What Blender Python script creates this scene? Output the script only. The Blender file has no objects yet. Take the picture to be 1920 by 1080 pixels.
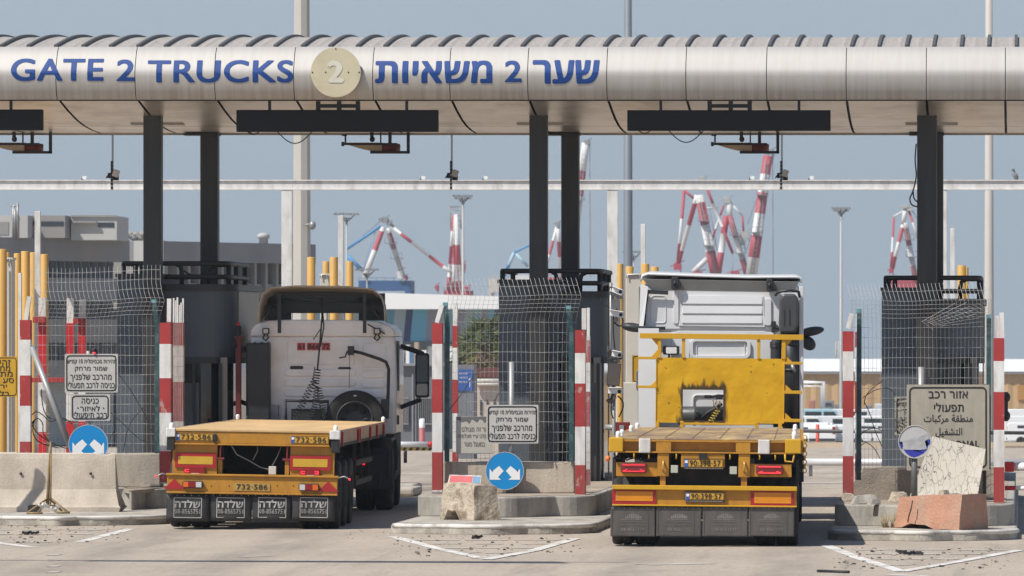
import bpy, bmesh, math, random
from mathutils import Vector, Matrix, noise as mnoise
from mathutils.geometry import delaunay_2d_cdt
random.seed(7)
R = math.radians
SC = bpy.context.scene
COL = SC.collection
# ---------------------------------------------------------------- measures
F, XV, YH, H = 12000.0, 1915.0, 655.0, 2.58     # long lens: focal length in pixels of a 1920 wide frame

def P(px, py, d):
    return Vector(((px - XV) * d / F, d, H - (py - YH) * d / F))
def PX(px, d): return (px - XV) * d / F
def PZ(py, d): return H - (py - YH) * d / F
def G(px, py, z=0.0):
    d = (H - z) * F / (py - YH)
    return Vector(((px - XV) * d / F, d, z))
def terrain(d):
    pts = [(-1e9, 0), (130, 0), (200, -.7), (260, -1.44), (460, -4.4), (600, -6.0), (1e9, -6.0)]
    for (a, za), (b, zb) in zip(pts, pts[1:]):
        if a <= d <= b:
            return za + (zb - za) * (d - a) / (b - a)

# ---------------------------------------------------------------- materials
MATS = {}
def mat(name, col, rough=.6, metal=0., var=.1, scale=3., bump=0., bscale=40., dirt=None, dirt_amt=.0, dirt_scale=2.,
        stretch=(1, 1, 1), spec=.5, coat=0., fine=0., dlo=.45, dhi=.72, low=None):
    """Principled material, its colour varied and soiled by noise in world space."""
    if name in MATS: return MATS[name]
    m = bpy.data.materials.new(name); m.use_nodes = True
    nt = m.node_tree; N = nt.nodes; L = nt.links
    b = N['Principled BSDF']
    b.inputs['Roughness'].default_value = rough
    b.inputs['Metallic'].default_value = metal
    b.inputs['Specular IOR Level'].default_value = spec
    b.inputs['Coat Weight'].default_value = coat
    geo = N.new('ShaderNodeNewGeometry')
    mp = N.new('ShaderNodeMapping'); mp.inputs['Scale'].default_value = stretch
    L.new(geo.outputs['Position'], mp.inputs['Vector'])
    n1 = N.new('ShaderNodeTexNoise'); n1.inputs['Scale'].default_value = scale; n1.inputs['Detail'].default_value = 6
    L.new(mp.outputs[0], n1.inputs['Vector'])
    r1 = N.new('ShaderNodeMapRange'); r1.inputs[1].default_value = .25; r1.inputs[2].default_value = .75
    r1.inputs[3].default_value = 1 - var; r1.inputs[4].default_value = 1 + var
    L.new(n1.outputs[0], r1.inputs[0])
    mx = N.new('ShaderNodeMix'); mx.data_type = 'RGBA'; mx.blend_type = 'MULTIPLY'; mx.inputs['Factor'].default_value = 1
    mx.inputs['A'].default_value = (*col, 1); L.new(r1.outputs[0], mx.inputs['B'])
    out = mx.outputs['Result']
    if dirt:
        n2 = N.new('ShaderNodeTexNoise'); n2.inputs['Scale'].default_value = dirt_scale; n2.inputs['Detail'].default_value = 8
        n2.inputs['Roughness'].default_value = .65
        L.new(mp.outputs[0], n2.inputs['Vector'])
        r2 = N.new('ShaderNodeMapRange'); r2.inputs[1].default_value = dlo; r2.inputs[2].default_value = dhi
        r2.inputs[3].default_value = 0; r2.inputs[4].default_value = dirt_amt; r2.clamp = True
        L.new(n2.outputs[0], r2.inputs[0])
        m2 = N.new('ShaderNodeMix'); m2.data_type = 'RGBA'
        L.new(r2.outputs[0], m2.inputs['Factor']); L.new(out, m2.inputs['A']); m2.inputs['B'].default_value = (*dirt, 1)
        out = m2.outputs['Result']
    if low:   # rain-washed grime that has run down to the foot of a panel: (z clean, z soiled, colour, amount)
        sz = N.new('ShaderNodeSeparateXYZ'); L.new(geo.outputs['Position'], sz.inputs[0])
        mp5 = N.new('ShaderNodeMapping'); mp5.inputs['Scale'].default_value = (16, 1, .5); L.new(geo.outputs['Position'], mp5.inputs['Vector'])
        n5 = N.new('ShaderNodeTexNoise'); n5.inputs['Scale'].default_value = 1.; n5.inputs['Detail'].default_value = 7; L.new(mp5.outputs[0], n5.inputs['Vector'])
        r5 = N.new('ShaderNodeMapRange'); r5.inputs[1].default_value = low[0]; r5.inputs[2].default_value = low[1]; L.new(sz.outputs['Z'], r5.inputs[0])
        r6 = N.new('ShaderNodeMapRange'); r6.inputs[1].default_value = .40; r6.inputs[2].default_value = .66; r6.inputs[3].default_value = .15; L.new(n5.outputs[0], r6.inputs[0])
        mm = N.new('ShaderNodeMath'); mm.operation = 'MULTIPLY'; L.new(r5.outputs[0], mm.inputs[0]); L.new(r6.outputs[0], mm.inputs[1])
        mk = N.new('ShaderNodeMath'); mk.operation = 'MULTIPLY'; L.new(mm.outputs[0], mk.inputs[0]); mk.inputs[1].default_value = low[3]
        m6 = N.new('ShaderNodeMix'); m6.data_type = 'RGBA'; L.new(mk.outputs[0], m6.inputs['Factor']); L.new(out, m6.inputs['A']); m6.inputs['B'].default_value = (*low[2], 1)
        out = m6.outputs['Result']
    if fine:
        n4 = N.new('ShaderNodeTexNoise'); n4.inputs['Scale'].default_value = 55; n4.inputs['Detail'].default_value = 3
        L.new(geo.outputs['Position'], n4.inputs['Vector'])
        r4 = N.new('ShaderNodeMapRange'); r4.inputs[1].default_value = .3; r4.inputs[2].default_value = .7
        r4.inputs[3].default_value = 1 - fine; r4.inputs[4].default_value = 1 + fine
        L.new(n4.outputs[0], r4.inputs[0])
        m4 = N.new('ShaderNodeMix'); m4.data_type = 'RGBA'; m4.blend_type = 'MULTIPLY'; m4.inputs['Factor'].default_value = 1
        L.new(out, m4.inputs['A']); L.new(r4.outputs[0], m4.inputs['B']); out = m4.outputs['Result']
    L.new(out, b.inputs['Base Color'])
    if bump:
        n3 = N.new('ShaderNodeTexNoise'); n3.inputs['Scale'].default_value = bscale; n3.inputs['Detail'].default_value = 5
        L.new(geo.outputs['Position'], n3.inputs['Vector'])
        bp = N.new('ShaderNodeBump'); bp.inputs['Strength'].default_value = bump; bp.inputs['Distance'].default_value = .02
        L.new(n3.outputs[0], bp.inputs['Height']); L.new(bp.outputs[0], b.inputs['Normal'])
    MATS[name] = m
    return m
def emit(name, col, strength, base=(.3, .02, .02)):
    if name in MATS: return MATS[name]
    m = bpy.data.materials.new(name); m.use_nodes = True
    b = m.node_tree.nodes['Principled BSDF']
    b.inputs['Base Color'].default_value = (*base, 1)
    b.inputs['Emission Color'].default_value = (*col, 1); b.inputs['Emission Strength'].default_value = strength
    MATS[name] = m
    return m

GRIME = (.09, .075, .06)
M_alu = mat('brushed_aluminium', (.475, .46, .435), .6, .3, .04, 1.2, dirt=(.36, .32, .28), dirt_amt=.22, dirt_scale=2.2, stretch=(7, 1, .35), spec=.4, bump=.12, bscale=2.2, low=(7.08, 6.55, (.26, .205, .155), .5))
M_soffit = mat('soffit_metal', (.70, .64, .58), .33, .75, .06, 1.5, bump=.12, bscale=1.6, dirt=(.2, .16, .12), dirt_amt=.6, dirt_scale=1.1)
M_roof = mat('roof_sheet', (.42, .385, .345), .6, .1, .12, 4, dirt=(.2, .18, .16), dirt_amt=.35, dirt_scale=3, stretch=(6, 1, 1))
M_rib = mat('roof_rib_grey', (.09, .088, .085), .6, 0, .1)
M_col = mat('column_dark_steel', (.030, .030, .030), .5, .0, .15, 2, dirt=(.07, .062, .055), dirt_amt=.3, dirt_scale=2, stretch=(4, 4, .5))
M_black = mat('black_metal', (.018, .018, .019), .55, 0, .2, 5)
M_board = mat('message_board_black', (.005, .005, .0052), .75, 0, .15, 3, stretch=(30, 1, .3))
M_blue = mat('letter_blue', (.010, .052, .22), .5, 0, .04, 3, spec=.3)
M_disc = mat('badge_cream', (.54, .49, .34), .5, .0, .06, 3, dirt=(.3, .25, .15), dirt_amt=.35, dirt_scale=2.5)
M_badgenum = mat('badge_number', (.62, .60, .51), .5)
M_white = mat('white_paint', (.72, .71, .685), .5, 0, .07, 4, dirt=(.34, .29, .235), dirt_amt=.6, dirt_scale=3.2, stretch=(2, 2, .7), low=(1.5, .45, (.22, .175, .13), .6))
M_whitec = mat('white_clean', (.80, .80, .79), .45, 0, .03, 4)
M_red = mat('red_paint', (.36, .035, .034), .55, 0, .16, 3, dirt=(.47, .33, .30), dirt_amt=.7, dirt_scale=8, dlo=.61, dhi=.65, stretch=(1, 1, .6), low=(1.5, .45, (.17, .10, .08), .6))
M_redbright = mat('red_bright', (.50, .018, .022), .45, 0, .08)
M_teal = mat('fence_post_teal', (.022, .07, .078), .5, 0, .15, 4, dirt=(.2, .28, .28), dirt_amt=.4, dirt_scale=7)
M_tealcap = mat('fence_cap_teal', (.12, .30, .34), .5)
M_wire = mat('galvanised_wire', (.46, .45, .43), .45, .3, .2, 6)
M_concrete = mat('concrete', (.39, .345, .285), .9, 0, .12, 2.5, bump=.35, bscale=30, dirt=(.2, .165, .13), dirt_amt=.6, dirt_scale=1.8, stretch=(2, 2, .6), fine=.1)
M_jersey = mat('barrier_concrete', (.50, .435, .355), .9, 0, .1, 2.2, bump=.3, bscale=35, dirt=(.25, .205, .16), dirt_amt=.5, dirt_scale=2, stretch=(1, 1, .7), fine=.08)
M_block = mat('rough_concrete', (.47, .40, .31), .95, 0, .18, 5, bump=1., bscale=22, dirt=(.17, .125, .085), dirt_amt=.85, dirt_scale=3.6, fine=.16, dlo=.5, dhi=.62)
M_orange = mat('orange_concrete', (.45, .235, .155), .9, 0, .12, 5, bump=.7, bscale=25, dirt=(.38, .30, .235), dirt_amt=.9, dirt_scale=2.2, fine=.12)
M_kerb = mat('kerb_concrete', (.43, .395, .34), .9, 0, .14, 4, bump=.4, bscale=30, dirt=(.1, .088, .075), dirt_amt=.8, dirt_scale=2.6, fine=.1)
M_dark_wall = mat('island_wall', (.37, .345, .305), .85, 0, .12, 3, bump=.3, bscale=25, dirt=(.1, .092, .08), dirt_amt=.6, dirt_scale=2, stretch=(2, 2, .7), fine=.08)
M_booth = mat('booth_panel', (.085, .103, .122), .55, .1, .1, 1.5, dirt=(.13, .13, .12), dirt_amt=.25, dirt_scale=2)
M_booth2 = mat('booth_trim', (.032, .033, .035), .5, 0, .12)
M_boothside = mat('booth_edge', (.26, .235, .205), .45, .3, .08, 2)
M_glass = mat('dark_glass', (.012, .015, .018), .06, 0, .02, spec=.8)
M_grey = mat('grey_metal', (.30, .30, .30), .45, .4, .12, 4)
M_greyp = mat('grey_pipe', (.33, .33, .325), .45, .3, .08, 4)
M_sign = mat('sign_face', (.50, .485, .455), .5, 0, .05, 4, dirt=(.3, .27, .23), dirt_amt=.35, dirt_scale=4)
M_signold = mat('sign_face_old', (.41, .375, .305), .5, 0, .07, 4, dirt=(.26, .22, .16), dirt_amt=.5, dirt_scale=3)
M_signdirty = mat('sign_face_big', (.37, .335, .27), .42, 0, .12, 3, dirt=(.47, .43, .34), dirt_amt=.5, dirt_scale=5, stretch=(3, 1, .8))
M_ink = mat('black_ink', (.016, .015, .015), .6, 0, .1)
M_signblue = mat('sign_blue', (.004, .235, .56), .35, 0, .05, 3)
M_yellowsign = mat('sign_yellow', (.58, .33, .018), .5, 0, .07, 3, dirt=(.3, .17, .03), dirt_amt=.35, dirt_scale=4)
M_pipey = mat('yellow_pipe', (.62, .36, .085), .5, 0, .08, 2, dirt=(.45, .3, .14), dirt_amt=.5, dirt_scale=3, stretch=(3, 3, .4))
M_beige = mat('cabinet_beige', (.56, .53, .47), .5, 0, .05, 3)
M_rust = mat('rusty_metal', (.26, .18, .085), .7, .2, .25, 9)
M_hazard = mat('hazard_yellow', (.45, .33, .05), .6)
M_truck_y = mat('truck_yellow', (.46, .215, .018), .5, 0, .1, 3, dirt=(.16, .085, .028), dirt_amt=.5, dirt_scale=3.5, stretch=(2, 2, 1), fine=.05)
M_truck_y2 = mat('truck_yellow_bright', (.60, .335, .012), .48, 0, .1, 3, dirt=(.33, .17, .02), dirt_amt=.4, dirt_scale=3, stretch=(2, 2, 1))
M_deckwood = mat('deck_plywood', (.60, .40, .19), .8, 0, .16, 2.5, dirt=(.42, .29, .15), dirt_amt=.6, dirt_scale=2.2, stretch=(1, .12, 1), fine=.08)
M_deckold = mat('deck_worn', (.42, .295, .125), .75, 0, .3, 1.8, dirt=(.21, .14, .105), dirt_amt=.95, dirt_scale=2.1, stretch=(1.4, .14, 1), fine=.16, dlo=.40, dhi=.62)
M_sidewood = mat('side_boards', (.52, .37, .25), .8, 0, .2, 4, dirt=(.26, .17, .11), dirt_amt=.5, dirt_scale=3)
M_chassis = mat('chassis_black', (.02, .019, .018), .7, 0, .25, 4, dirt=(.06, .05, .04), dirt_amt=.5, dirt_scale=4)
M_tyre = mat('tyre_rubber', (.016, .016, .016), .8, 0, .2, 6, bump=.25, bscale=50, dirt=(.07, .06, .05), dirt_amt=.5, dirt_scale=4)
M_flap = mat('mudflap_black', (.026, .026, .026), .55, 0, .15, 4, dirt=(.075, .068, .06), dirt_amt=.4, dirt_scale=3)
M_flap2 = mat('mudflap_grey', (.082, .075, .068), .6, 0, .12, 4, dirt=(.15, .13, .11), dirt_amt=.6, dirt_scale=3.5, stretch=(2, 2, .5))
M_flaptext = mat('flap_print', (.44, .43, .41), .6, 0, .15, 20)
M_flaptext2 = mat('flap_print_faded', (.20, .185, .17), .6, 0, .35, 12)
M_cab = mat('cab_white', (.85, .815, .785), .35, 0, .04, 3, dirt=(.50, .43, .37), dirt_amt=.35, dirt_scale=2, coat=.2)
M_cab2 = mat('cab_white_clean', (.66, .665, .67), .3, 0, .02, 3, dirt=(.55, .53, .5), dirt_amt=.25, dirt_scale=2, coat=.3)
M_spoiler = mat('spoiler_tan', (.46, .40, .335), .6, 0, .1, 3, dirt=(.2, .165, .13), dirt_amt=.4, dirt_scale=2.5)
M_plastic = mat('dark_plastic', (.024, .025, .027), .5, 0, .12, 4)
M_plastic2 = mat('grey_plastic', (.055, .057, .06), .45, 0, .1, 4)
M_plate = mat('plate_yellow', (.56, .30, .03), .45, 0, .05)
M_plateold = mat('plate_faded', (.40, .25, .055), .6, 0, .12, 12)
M_plateblue = mat('plate_blue', (.03, .10, .36), .5)
M_reflred = mat('reflector_red', (.36, .016, .02), .4, 0, .06)
M_reflyel = mat('reflector_yellow', (.55, .34, .03), .4, 0, .1, 6)
M_reflora = mat('reflector_orange', (.66, .235, .008), .4, 0, .08, 6)
M_lensred = mat('lens_red', (.24, .010, .012), .25, 0, .05)
M_lensor = mat('lens_orange', (.66, .13, .01), .3)
M_lenswh = mat('lens_white', (.55, .53, .51), .25)
M_redplate = mat('red_plate', (.55, .10, .10), .5, 0, .05)
M_lampglow = emit('tail_light_glow', (1, .03, .06), 1.3)
M_lampdim = emit('tail_light_dim', (1, .05, .07), .01, (.17, .018, .022))
M_chrome = mat('mirror_chrome', (.7, .7, .7), .1, 1)
M_bldg = mat('office_concrete', (.255, .255, .26), .85, 0, .08, .4, dirt=(.13, .13, .13), dirt_amt=.4, dirt_scale=.3, stretch=(1, 1, .3))
M_bldg2 = mat('office_light', (.46, .46, .44), .85, 0, .06, .5, dirt=(.33, .33, .31), dirt_amt=.5, dirt_scale=.4)
M_bldg3 = mat('office_grey', (.27, .26, .245), .85, 0, .06, .5)
M_win = mat('office_window', (.045, .05, .06), .15, 0, .3, .5)
M_tan = mat('warehouse_tan', (.50, .335, .17), .8, 0, .1, 1.4, stretch=(2.5, 1, .1), dirt=(.36, .25, .14), dirt_amt=.5, dirt_scale=.8)
M_roofwhite = mat('warehouse_roof', (.82, .82, .80), .5, 0, .02)
M_fargrey = mat('far_grey', (.25, .26, .27), .7, 0, .15, .3)
M_gatehouse = mat('gatehouse_grey', (.155, .16, .175), .7, 0, .08, .6)
M_st = [mat('stripe_%s' % n, c, .7, 0, .05, .3) for n, c in (('pale', (.25, .38, .43)), ('sky', (.13, .36, .48)), ('teal', (.10, .26, .33)), ('navy', (.035, .05, .12)), ('mauve', (.25, .24, .28)), ('grey', (.29, .36, .38)))]
M_cranered = mat('crane_red', (.40, .068, .085), .6, 0, .08, .2)  # red paled so the colour carries part of the distance haze
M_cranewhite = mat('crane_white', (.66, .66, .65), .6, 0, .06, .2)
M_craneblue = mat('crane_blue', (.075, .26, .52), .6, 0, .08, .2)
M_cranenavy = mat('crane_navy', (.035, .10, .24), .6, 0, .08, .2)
M_mast = mat('mast_galvanised', (.40, .40, .385), .6, .1, .08, .5)
M_mastdark = mat('mast_steel_dark', (.16, .18, .21), .6, .1, .08, .5)
M_leaf = mat('palm_green', (.085, .11, .03), .7, 0, .4, 1.2)
M_leafdry = mat('palm_dry', (.21, .155, .07), .8, 0, .35, 1.5)
M_bark = mat('bark', (.15, .11, .08), .9, 0, .25, 3)
M_shrub = mat('shrub_green', (.085, .09, .045), .8, 0, .5, .6)
M_van = mat('van_white', (.78, .79, .79), .35, 0, .03, .5)
M_vanglass = mat('van_glass', (.03, .042, .045), .15, 0, .1)
M_vanblue = mat('van_pale_blue', (.35, .55, .62), .4)
M_brown = mat('brown_roof', (.13, .045, .04), .7)
M_pink = mat('faded_pink', (.60, .20, .21), .5, 0, .1, 4)
M_crackpale = None

# ---------------------------------------------------------------- mesh building
class MB:
    """Collects shapes and builds ONE mesh object from them."""
    def __init__(s): s.v = []; s.f = []; s.m = []; s.c = 0; s.sm = []
    def mi(s, i): s.c = i; return s
    def raw(s, vs, fs, smooth=False):
        o = len(s.v); s.v += [Vector(v) for v in vs]
        for f in fs:
            s.f.append([i + o for i in f]); s.m.append(s.c); s.sm.append(smooth)
        return s
    def hexa(s, a):   # 8 corners: bottom 4 ccw seen from above, then top 4
        return s.raw(a, [(3, 2, 1, 0), (4, 5, 6, 7), (0, 1, 5, 4), (1, 2, 6, 5), (2, 3, 7, 6), (3, 0, 4, 7)])
    def box(s, x0, x1, y0, y1, z0, z1):
        return s.hexa([(x0, y0, z0), (x1, y0, z0), (x1, y1, z0), (x0, y1, z0), (x0, y0, z1), (x1, y0, z1), (x1, y1, z1), (x0, y1, z1)])
    def pbox(s, px0, py0, px1, py1, d, t):   # front face seen at d, runs back t metres
        a = P(px0, py1, d); b = P(px1, py0, d)
        return s.box(a.x, b.x, d, d + t, a.z, b.z)
    def obox(s, c, sx, sy, sz, rot=None):    # centre, sizes, optional 3x3 rotation
        c = Vector(c); out = []
        for z in (-.5, .5):
            for x, y in ((-.5, -.5), (.5, -.5), (.5, .5), (-.5, .5)):
                w = Vector((x * sx, y * sy, z * sz))
                out.append(c + (rot @ w if rot else w))
        return s.hexa(out)
    def prism(s, poly, y0, y1):              # polygon of (x, z), counter-clockwise seen from the front
        n = len(poly)
        vs = [(x, y0, z) for x, z in poly] + [(x, y1, z) for x, z in poly]
        return s.raw(vs, [tuple(range(n)), tuple(range(2 * n - 1, n - 1, -1))] + [(i + n, (i + 1) % n + n, (i + 1) % n, i) for i in range(n)])
    def slab(s, poly, z0, z1):               # polygon of (x, y), counter-clockwise seen from above
        n = len(poly)
        vs = [(x, y, z0) for x, y in poly] + [(x, y, z1) for x, y in poly]
        return s.raw(vs, [tuple(range(n - 1, -1, -1)), tuple(range(n, 2 * n))] + [(i, (i + 1) % n, (i + 1) % n + n, i + n) for i in range(n)])
    def tube(s, pts, r, n=6, r1=None, caps=True, smooth=True):
        pts = [Vector(p) for p in pts]; k = len(pts); rings = []
        up = None
        for i, p in enumerate(pts):
            t = (pts[min(i + 1, k - 1)] - pts[max(i - 1, 0)])
            if t.length < 1e-9: t = Vector((0, 0, 1))
            t.normalize()
            if up is None:
                up = Vector((0, 0, 1)) if abs(t.z) < .9 else Vector((0, 1, 0))
            a = t.cross(up)
            if a.length < 1e-4: a = t.cross(Vector((1, 0, 0)))
            a.normalize(); b = a.cross(t).normalized(); up = b
            rr = r if r1 is None else r + (r1 - r) * i / (k - 1)
            rings.append([p + a * math.cos(2 * math.pi * j / n + math.pi / n) * rr + b * math.sin(2 * math.pi * j / n + math.pi / n) * rr for j in range(n)])
        vs = [v for q in rings for v in q]; fs = []
        for i in range(k - 1):
            for j in range(n):
                a0 = i * n + j; a1 = i * n + (j + 1) % n
                fs.append((a0, a1, a1 + n, a0 + n))
        s.raw(vs, fs, smooth)
        if caps:
            s.raw(rings[0], [tuple(range(n - 1, -1, -1))]); s.raw(rings[-1], [tuple(range(n))])
        return s
    def lathe(s, c, axis, prof, n=24, smooth=True):  # prof: (radius, along axis)
        c = Vector(c); ax = Vector(axis).normalized()
        a = ax.orthogonal().normalized(); b = ax.cross(a)
        vs = []; fs = []
        for r, h in prof:
            for j in range(n):
                q = 2 * math.pi * j / n
                vs.append(c + ax * h + (a * math.cos(q) + b * math.sin(q)) * r)
        for i in range(len(prof) - 1):
            for j in range(n):
                a0 = i * n + j; a1 = i * n + (j + 1) % n
                fs.append((a0, a1, a1 + n, a0 + n))
        return s.raw(vs, fs, smooth)
    def ball(s, c, rx, ry, rz, n=10, rot=None):
        c = Vector(c); vs = []; fs = []; m = max(5, n // 2 + 1)
        for i in range(m + 1):
            t = math.pi * i / m
            for j in range(n):
                q = 2 * math.pi * j / n
                w = Vector((rx * math.sin(t) * math.cos(q), ry * math.sin(t) * math.sin(q), rz * math.cos(t)))
                vs.append(c + (rot @ w if rot else w))
        for i in range(m):
            for j in range(n):
                a0 = i * n + j; a1 = i * n + (j + 1) % n
                fs.append((a0 + n, a1 + n, a1, a0))
        return s.raw(vs, fs, True)
    def mesh_from(s, me_vs, me_fs, fn):
        return s.raw([fn(v) for v in me_vs], me_fs)
    def warp(s, fn):
        s.v = [Vector(fn(v)) for v in s.v]; return s

WM = {}
def thing(name, label, cat, loc, rotz=0., group=None):
    o = bpy.data.objects.new(name, None); COL.objects.link(o)
    o.empty_display_size = .2
    o.location = loc; o.rotation_euler = (0, 0, rotz)
    o['label'] = label; o['category'] = cat
    if group: o['group'] = group
    WM[o.name] = Matrix.Translation(Vector(loc)) @ Matrix.Rotation(rotz, 4, 'Z')
    return o
def _mesh(mb, name, mats, inv=None):
    me = bpy.data.meshes.new(name)
    vs = [inv @ v for v in mb.v] if inv is not None else mb.v
    me.from_pydata([tuple(v) for v in vs], [], mb.f)
    for m in (mats if isinstance(mats, (list, tuple)) else [mats]): me.materials.append(m)
    me.polygons.foreach_set('material_index', mb.m)
    me.polygons.foreach_set('use_smooth', mb.sm)
    bm = bmesh.new(); bm.from_mesh(me)
    bmesh.ops.remove_doubles(bm, verts=bm.verts, dist=1e-5)
    bmesh.ops.recalc_face_normals(bm, faces=bm.faces)
    bm.to_mesh(me); bm.free(); me.update()
    return me
def bevel(o, w, seg=2):
    b = o.modifiers.new('bevel', 'BEVEL'); b.width = w; b.segments = seg; b.limit_method = 'ANGLE'; b.angle_limit = R(35)
    b.harden_normals = False
    return o
def part(mb, name, mats, parent, world=True, bev=0., label=None):
    """One part: shapes given in world space (world=True) or in the parent's own space."""
    inv = WM[parent.name].inverted() if world else None
    o = bpy.data.objects.new(name, _mesh(mb, name, mats, inv)); COL.objects.link(o)
    o.parent = parent; WM[o.name] = WM[parent.name]
    if label: o['label'] = label
    if bev: bevel(o, bev)
    return o
def solo(mb, name, label, cat, mats, group=None, bev=0., kind=None):
    """A thing that is one mesh, its origin at its base."""
    xs = [v.x for v in mb.v]; ys = [v.y for v in mb.v]; zs = [v.z for v in mb.v]
    loc = Vector(((min(xs) + max(xs)) / 2, (min(ys) + max(ys)) / 2, min(zs)))
    o = bpy.data.objects.new(name, _mesh(mb, name, mats, Matrix.Translation(-loc))); COL.objects.link(o)
    o.location = loc; WM[o.name] = Matrix.Translation(loc)
    if kind: o['kind'] = kind
    if label: o['label'] = label
    if cat: o['category'] = cat
    if group: o['group'] = group
    if bev: bevel(o, bev)
    return o
def copy_tree(o, parent=None):
    c = o.copy(); COL.objects.link(c)
    if parent: c.parent = parent
    for ch in o.children: copy_tree(ch, c)
    return c

# ---------------------------------------------------------------- lettering
def heb(t):
    """Visual order of a right-to-left string; runs of digits keep their order."""
    out = []; run = ''
    for ch in reversed(t):
        if ch.isdigit() or ch in '-:·': run = ch + run
        else:
            out.append(run); run = ''; out.append(ch)
    out.append(run)
    return ''.join(out)
def glyphs(text, res=3):
    cu = bpy.data.curves.new('lettering', 'FONT'); cu.body = text; cu.size = 1.; cu.resolution_u = res; cu.space_character = 1.06
    cu.align_x = 'LEFT'
    ob = bpy.data.objects.new('lettering', cu); COL.objects.link(ob)
    cu.fill_mode = 'NONE'
    dg = bpy.context.evaluated_depsgraph_get(); dg.update()
    me = bpy.data.meshes.new_from_object(ob.evaluated_get(dg))
    pts = [Vector((v.co.x, v.co.y)) for v in me.vertices]
    # outlines in drawing order, then a fill by winding number (glyph outlines may overlap)
    nxt = {}
    for e in me.edges:
        a, b = e.vertices
        nxt.setdefault(a, []).append(b); nxt.setdefault(b, []).append(a)
    loops = []; seen = set()
    for i in range(len(pts)):
        if i in seen or i not in nxt: continue
        lp = [i]; seen.add(i); cur = i
        while True:
            c = sorted(j for j in nxt[cur] if j not in seen)
            if not c: break
            cur = c[0]; lp.append(cur); seen.add(cur)
        loops.append(lp)
    bpy.data.objects.remove(ob); bpy.data.curves.remove(cu); bpy.data.meshes.remove(me)
    ed = [(lp[k], lp[(k + 1) % len(lp)]) for lp in loops for k in range(len(lp))]
    if not ed: return [], []
    cv, _, cf, *_ = delaunay_2d_cdt(pts, ed, [], 0, 1e-5)
    boxes = [(min(pts[i].x for i in lp), max(pts[i].x for i in lp), lp) for lp in loops]
    fs = []
    for f in cf:
        cx = sum(cv[i].x for i in f) / len(f); cy = sum(cv[i].y for i in f) / len(f); wn = 0
        for lo, hi, lp in boxes:
            if not lo <= cx <= hi: continue
            for k in range(len(lp)):
                a = pts[lp[k]]; b = pts[lp[(k + 1) % len(lp)]]
                if (a.y <= cy) != (b.y <= cy):
                    if a.x + (cy - a.y) / (b.y - a.y) * (b.x - a.x) > cx: wn += 1 if b.y > a.y else -1
        if wn: fs.append(tuple(f))
    used = sorted({i for f in fs for i in f}); mp = {i: k for k, i in enumerate(used)}
    return [Vector((cv[i].x, cv[i].y, 0)) for i in used], [tuple(mp[i] for i in f) for f in fs]
GC = {}
def add_text(mb, text, x0, x1, z0, z1, y, bold=.012, fn=None):
    """Letters filling the box x0..x1, z0..z1 on the plane y, facing -y."""
    if text not in GC: GC[text] = glyphs(text)
    vs, fs = GC[text]
    if not vs: return
    ax = min(v.x for v in vs); bx = max(v.x for v in vs); az = min(v.y for v in vs); bz = max(v.y for v in vs)
    bo = bold * (z1 - z0) / (bz - az)
    for i, (dx, dz) in enumerate(((-1, 0), (1, 0), (0, .8), (0, -.8))):
        def t(v):
            w = Vector((x0 + bo + (v.x - ax) / (bx - ax) * (x1 - x0 - 2 * bo) + dx * bo, y - .0007 * i, z0 + bo * .8 + (v.y - az) / (bz - az) * (z1 - z0 - 1.6 * bo) + dz * bo))
            return fn(w) if fn else w
        mb.mesh_from(vs, fs, t)
def ptext(mb, text, px0, py0, px1, py1, d, bold=.012, fn=None):
    a = P(px0, py1, d); b = P(px1, py0, d)
    add_text(mb, text, a.x, b.x, a.z, b.z, d, bold, fn)
def rrect(x0, x1, z0, z1, r, n=4):
    out = []
    for cx, cz, a0 in ((x1 - r, z0 + r, -90), (x1 - r, z1 - r, 0), (x0 + r, z1 - r, 90), (x0 + r, z0 + r, 180)):
        for i in range(n + 1):
            a = R(a0 + 90 * i / n); out.append((cx + r * math.cos(a), cz + r * math.sin(a)))
    return out
def frame_line(mb, x0, x1, z0, z1, r, w, y, t=.003):
    o = rrect(x0, x1, z0, z1, r); i = rrect(x0 + w, x1 - w, z0 + w, z1 - w, max(r - w, .004)); n = len(o)
    vs = [(x, y, z) for x, z in o] + [(x, y, z) for x, z in i]
    mb.raw(vs, [(k, (k + 1) % n, (k + 1) % n + n, k + n) for k in range(n)])
def disc(mb, cx, cz, r, y, t, n=40):
    mb.prism([(cx + r * math.cos(2 * math.pi * i / n), cz + r * math.sin(2 * math.pi * i / n)) for i in range(n)], y, y + t)
# ================================================================ camera, sun, sky
cam_d = bpy.data.cameras.new('camera'); cam = bpy.data.objects.new('camera', cam_d); COL.objects.link(cam)
cam.location = (0, 0, H); cam.rotation_euler = (R(90), 0, 0)
cam_d.sensor_width = 36; cam_d.lens = 36 * F / 1920
cam_d.shift_x = (960 - XV) / 1920; cam_d.shift_y = (YH - 540) / 1920
cam_d.clip_start = 1; cam_d.clip_end = 30000
cam_d.dof.use_dof = True; cam_d.dof.focus_distance = 95; cam_d.dof.aperture_fstop = 9
SC.camera = cam
SUN_EL, SUN_AZ = R(53), R(50)      # azimuth measured from -y (behind the camera) towards -x
sdir = Vector((-math.sin(SUN_AZ) * math.cos(SUN_EL), -math.cos(SUN_AZ) * math.cos(SUN_EL), math.sin(SUN_EL)))
sl = bpy.data.lights.new('sun', 'SUN'); sun = bpy.data.objects.new('sun', sl); COL.objects.link(sun)
sl.energy = 4.75; sl.angle = R(.5); sl.color = (1, .95, .87)
sun.rotation_euler = sdir.to_track_quat('Z', 'Y').to_euler(); sun.location = (-40, 20, 60)
w = bpy.data.worlds.new('World'); SC.world = w; w.use_nodes = True
nt = w.node_tree; bg = nt.nodes['Background']
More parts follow.
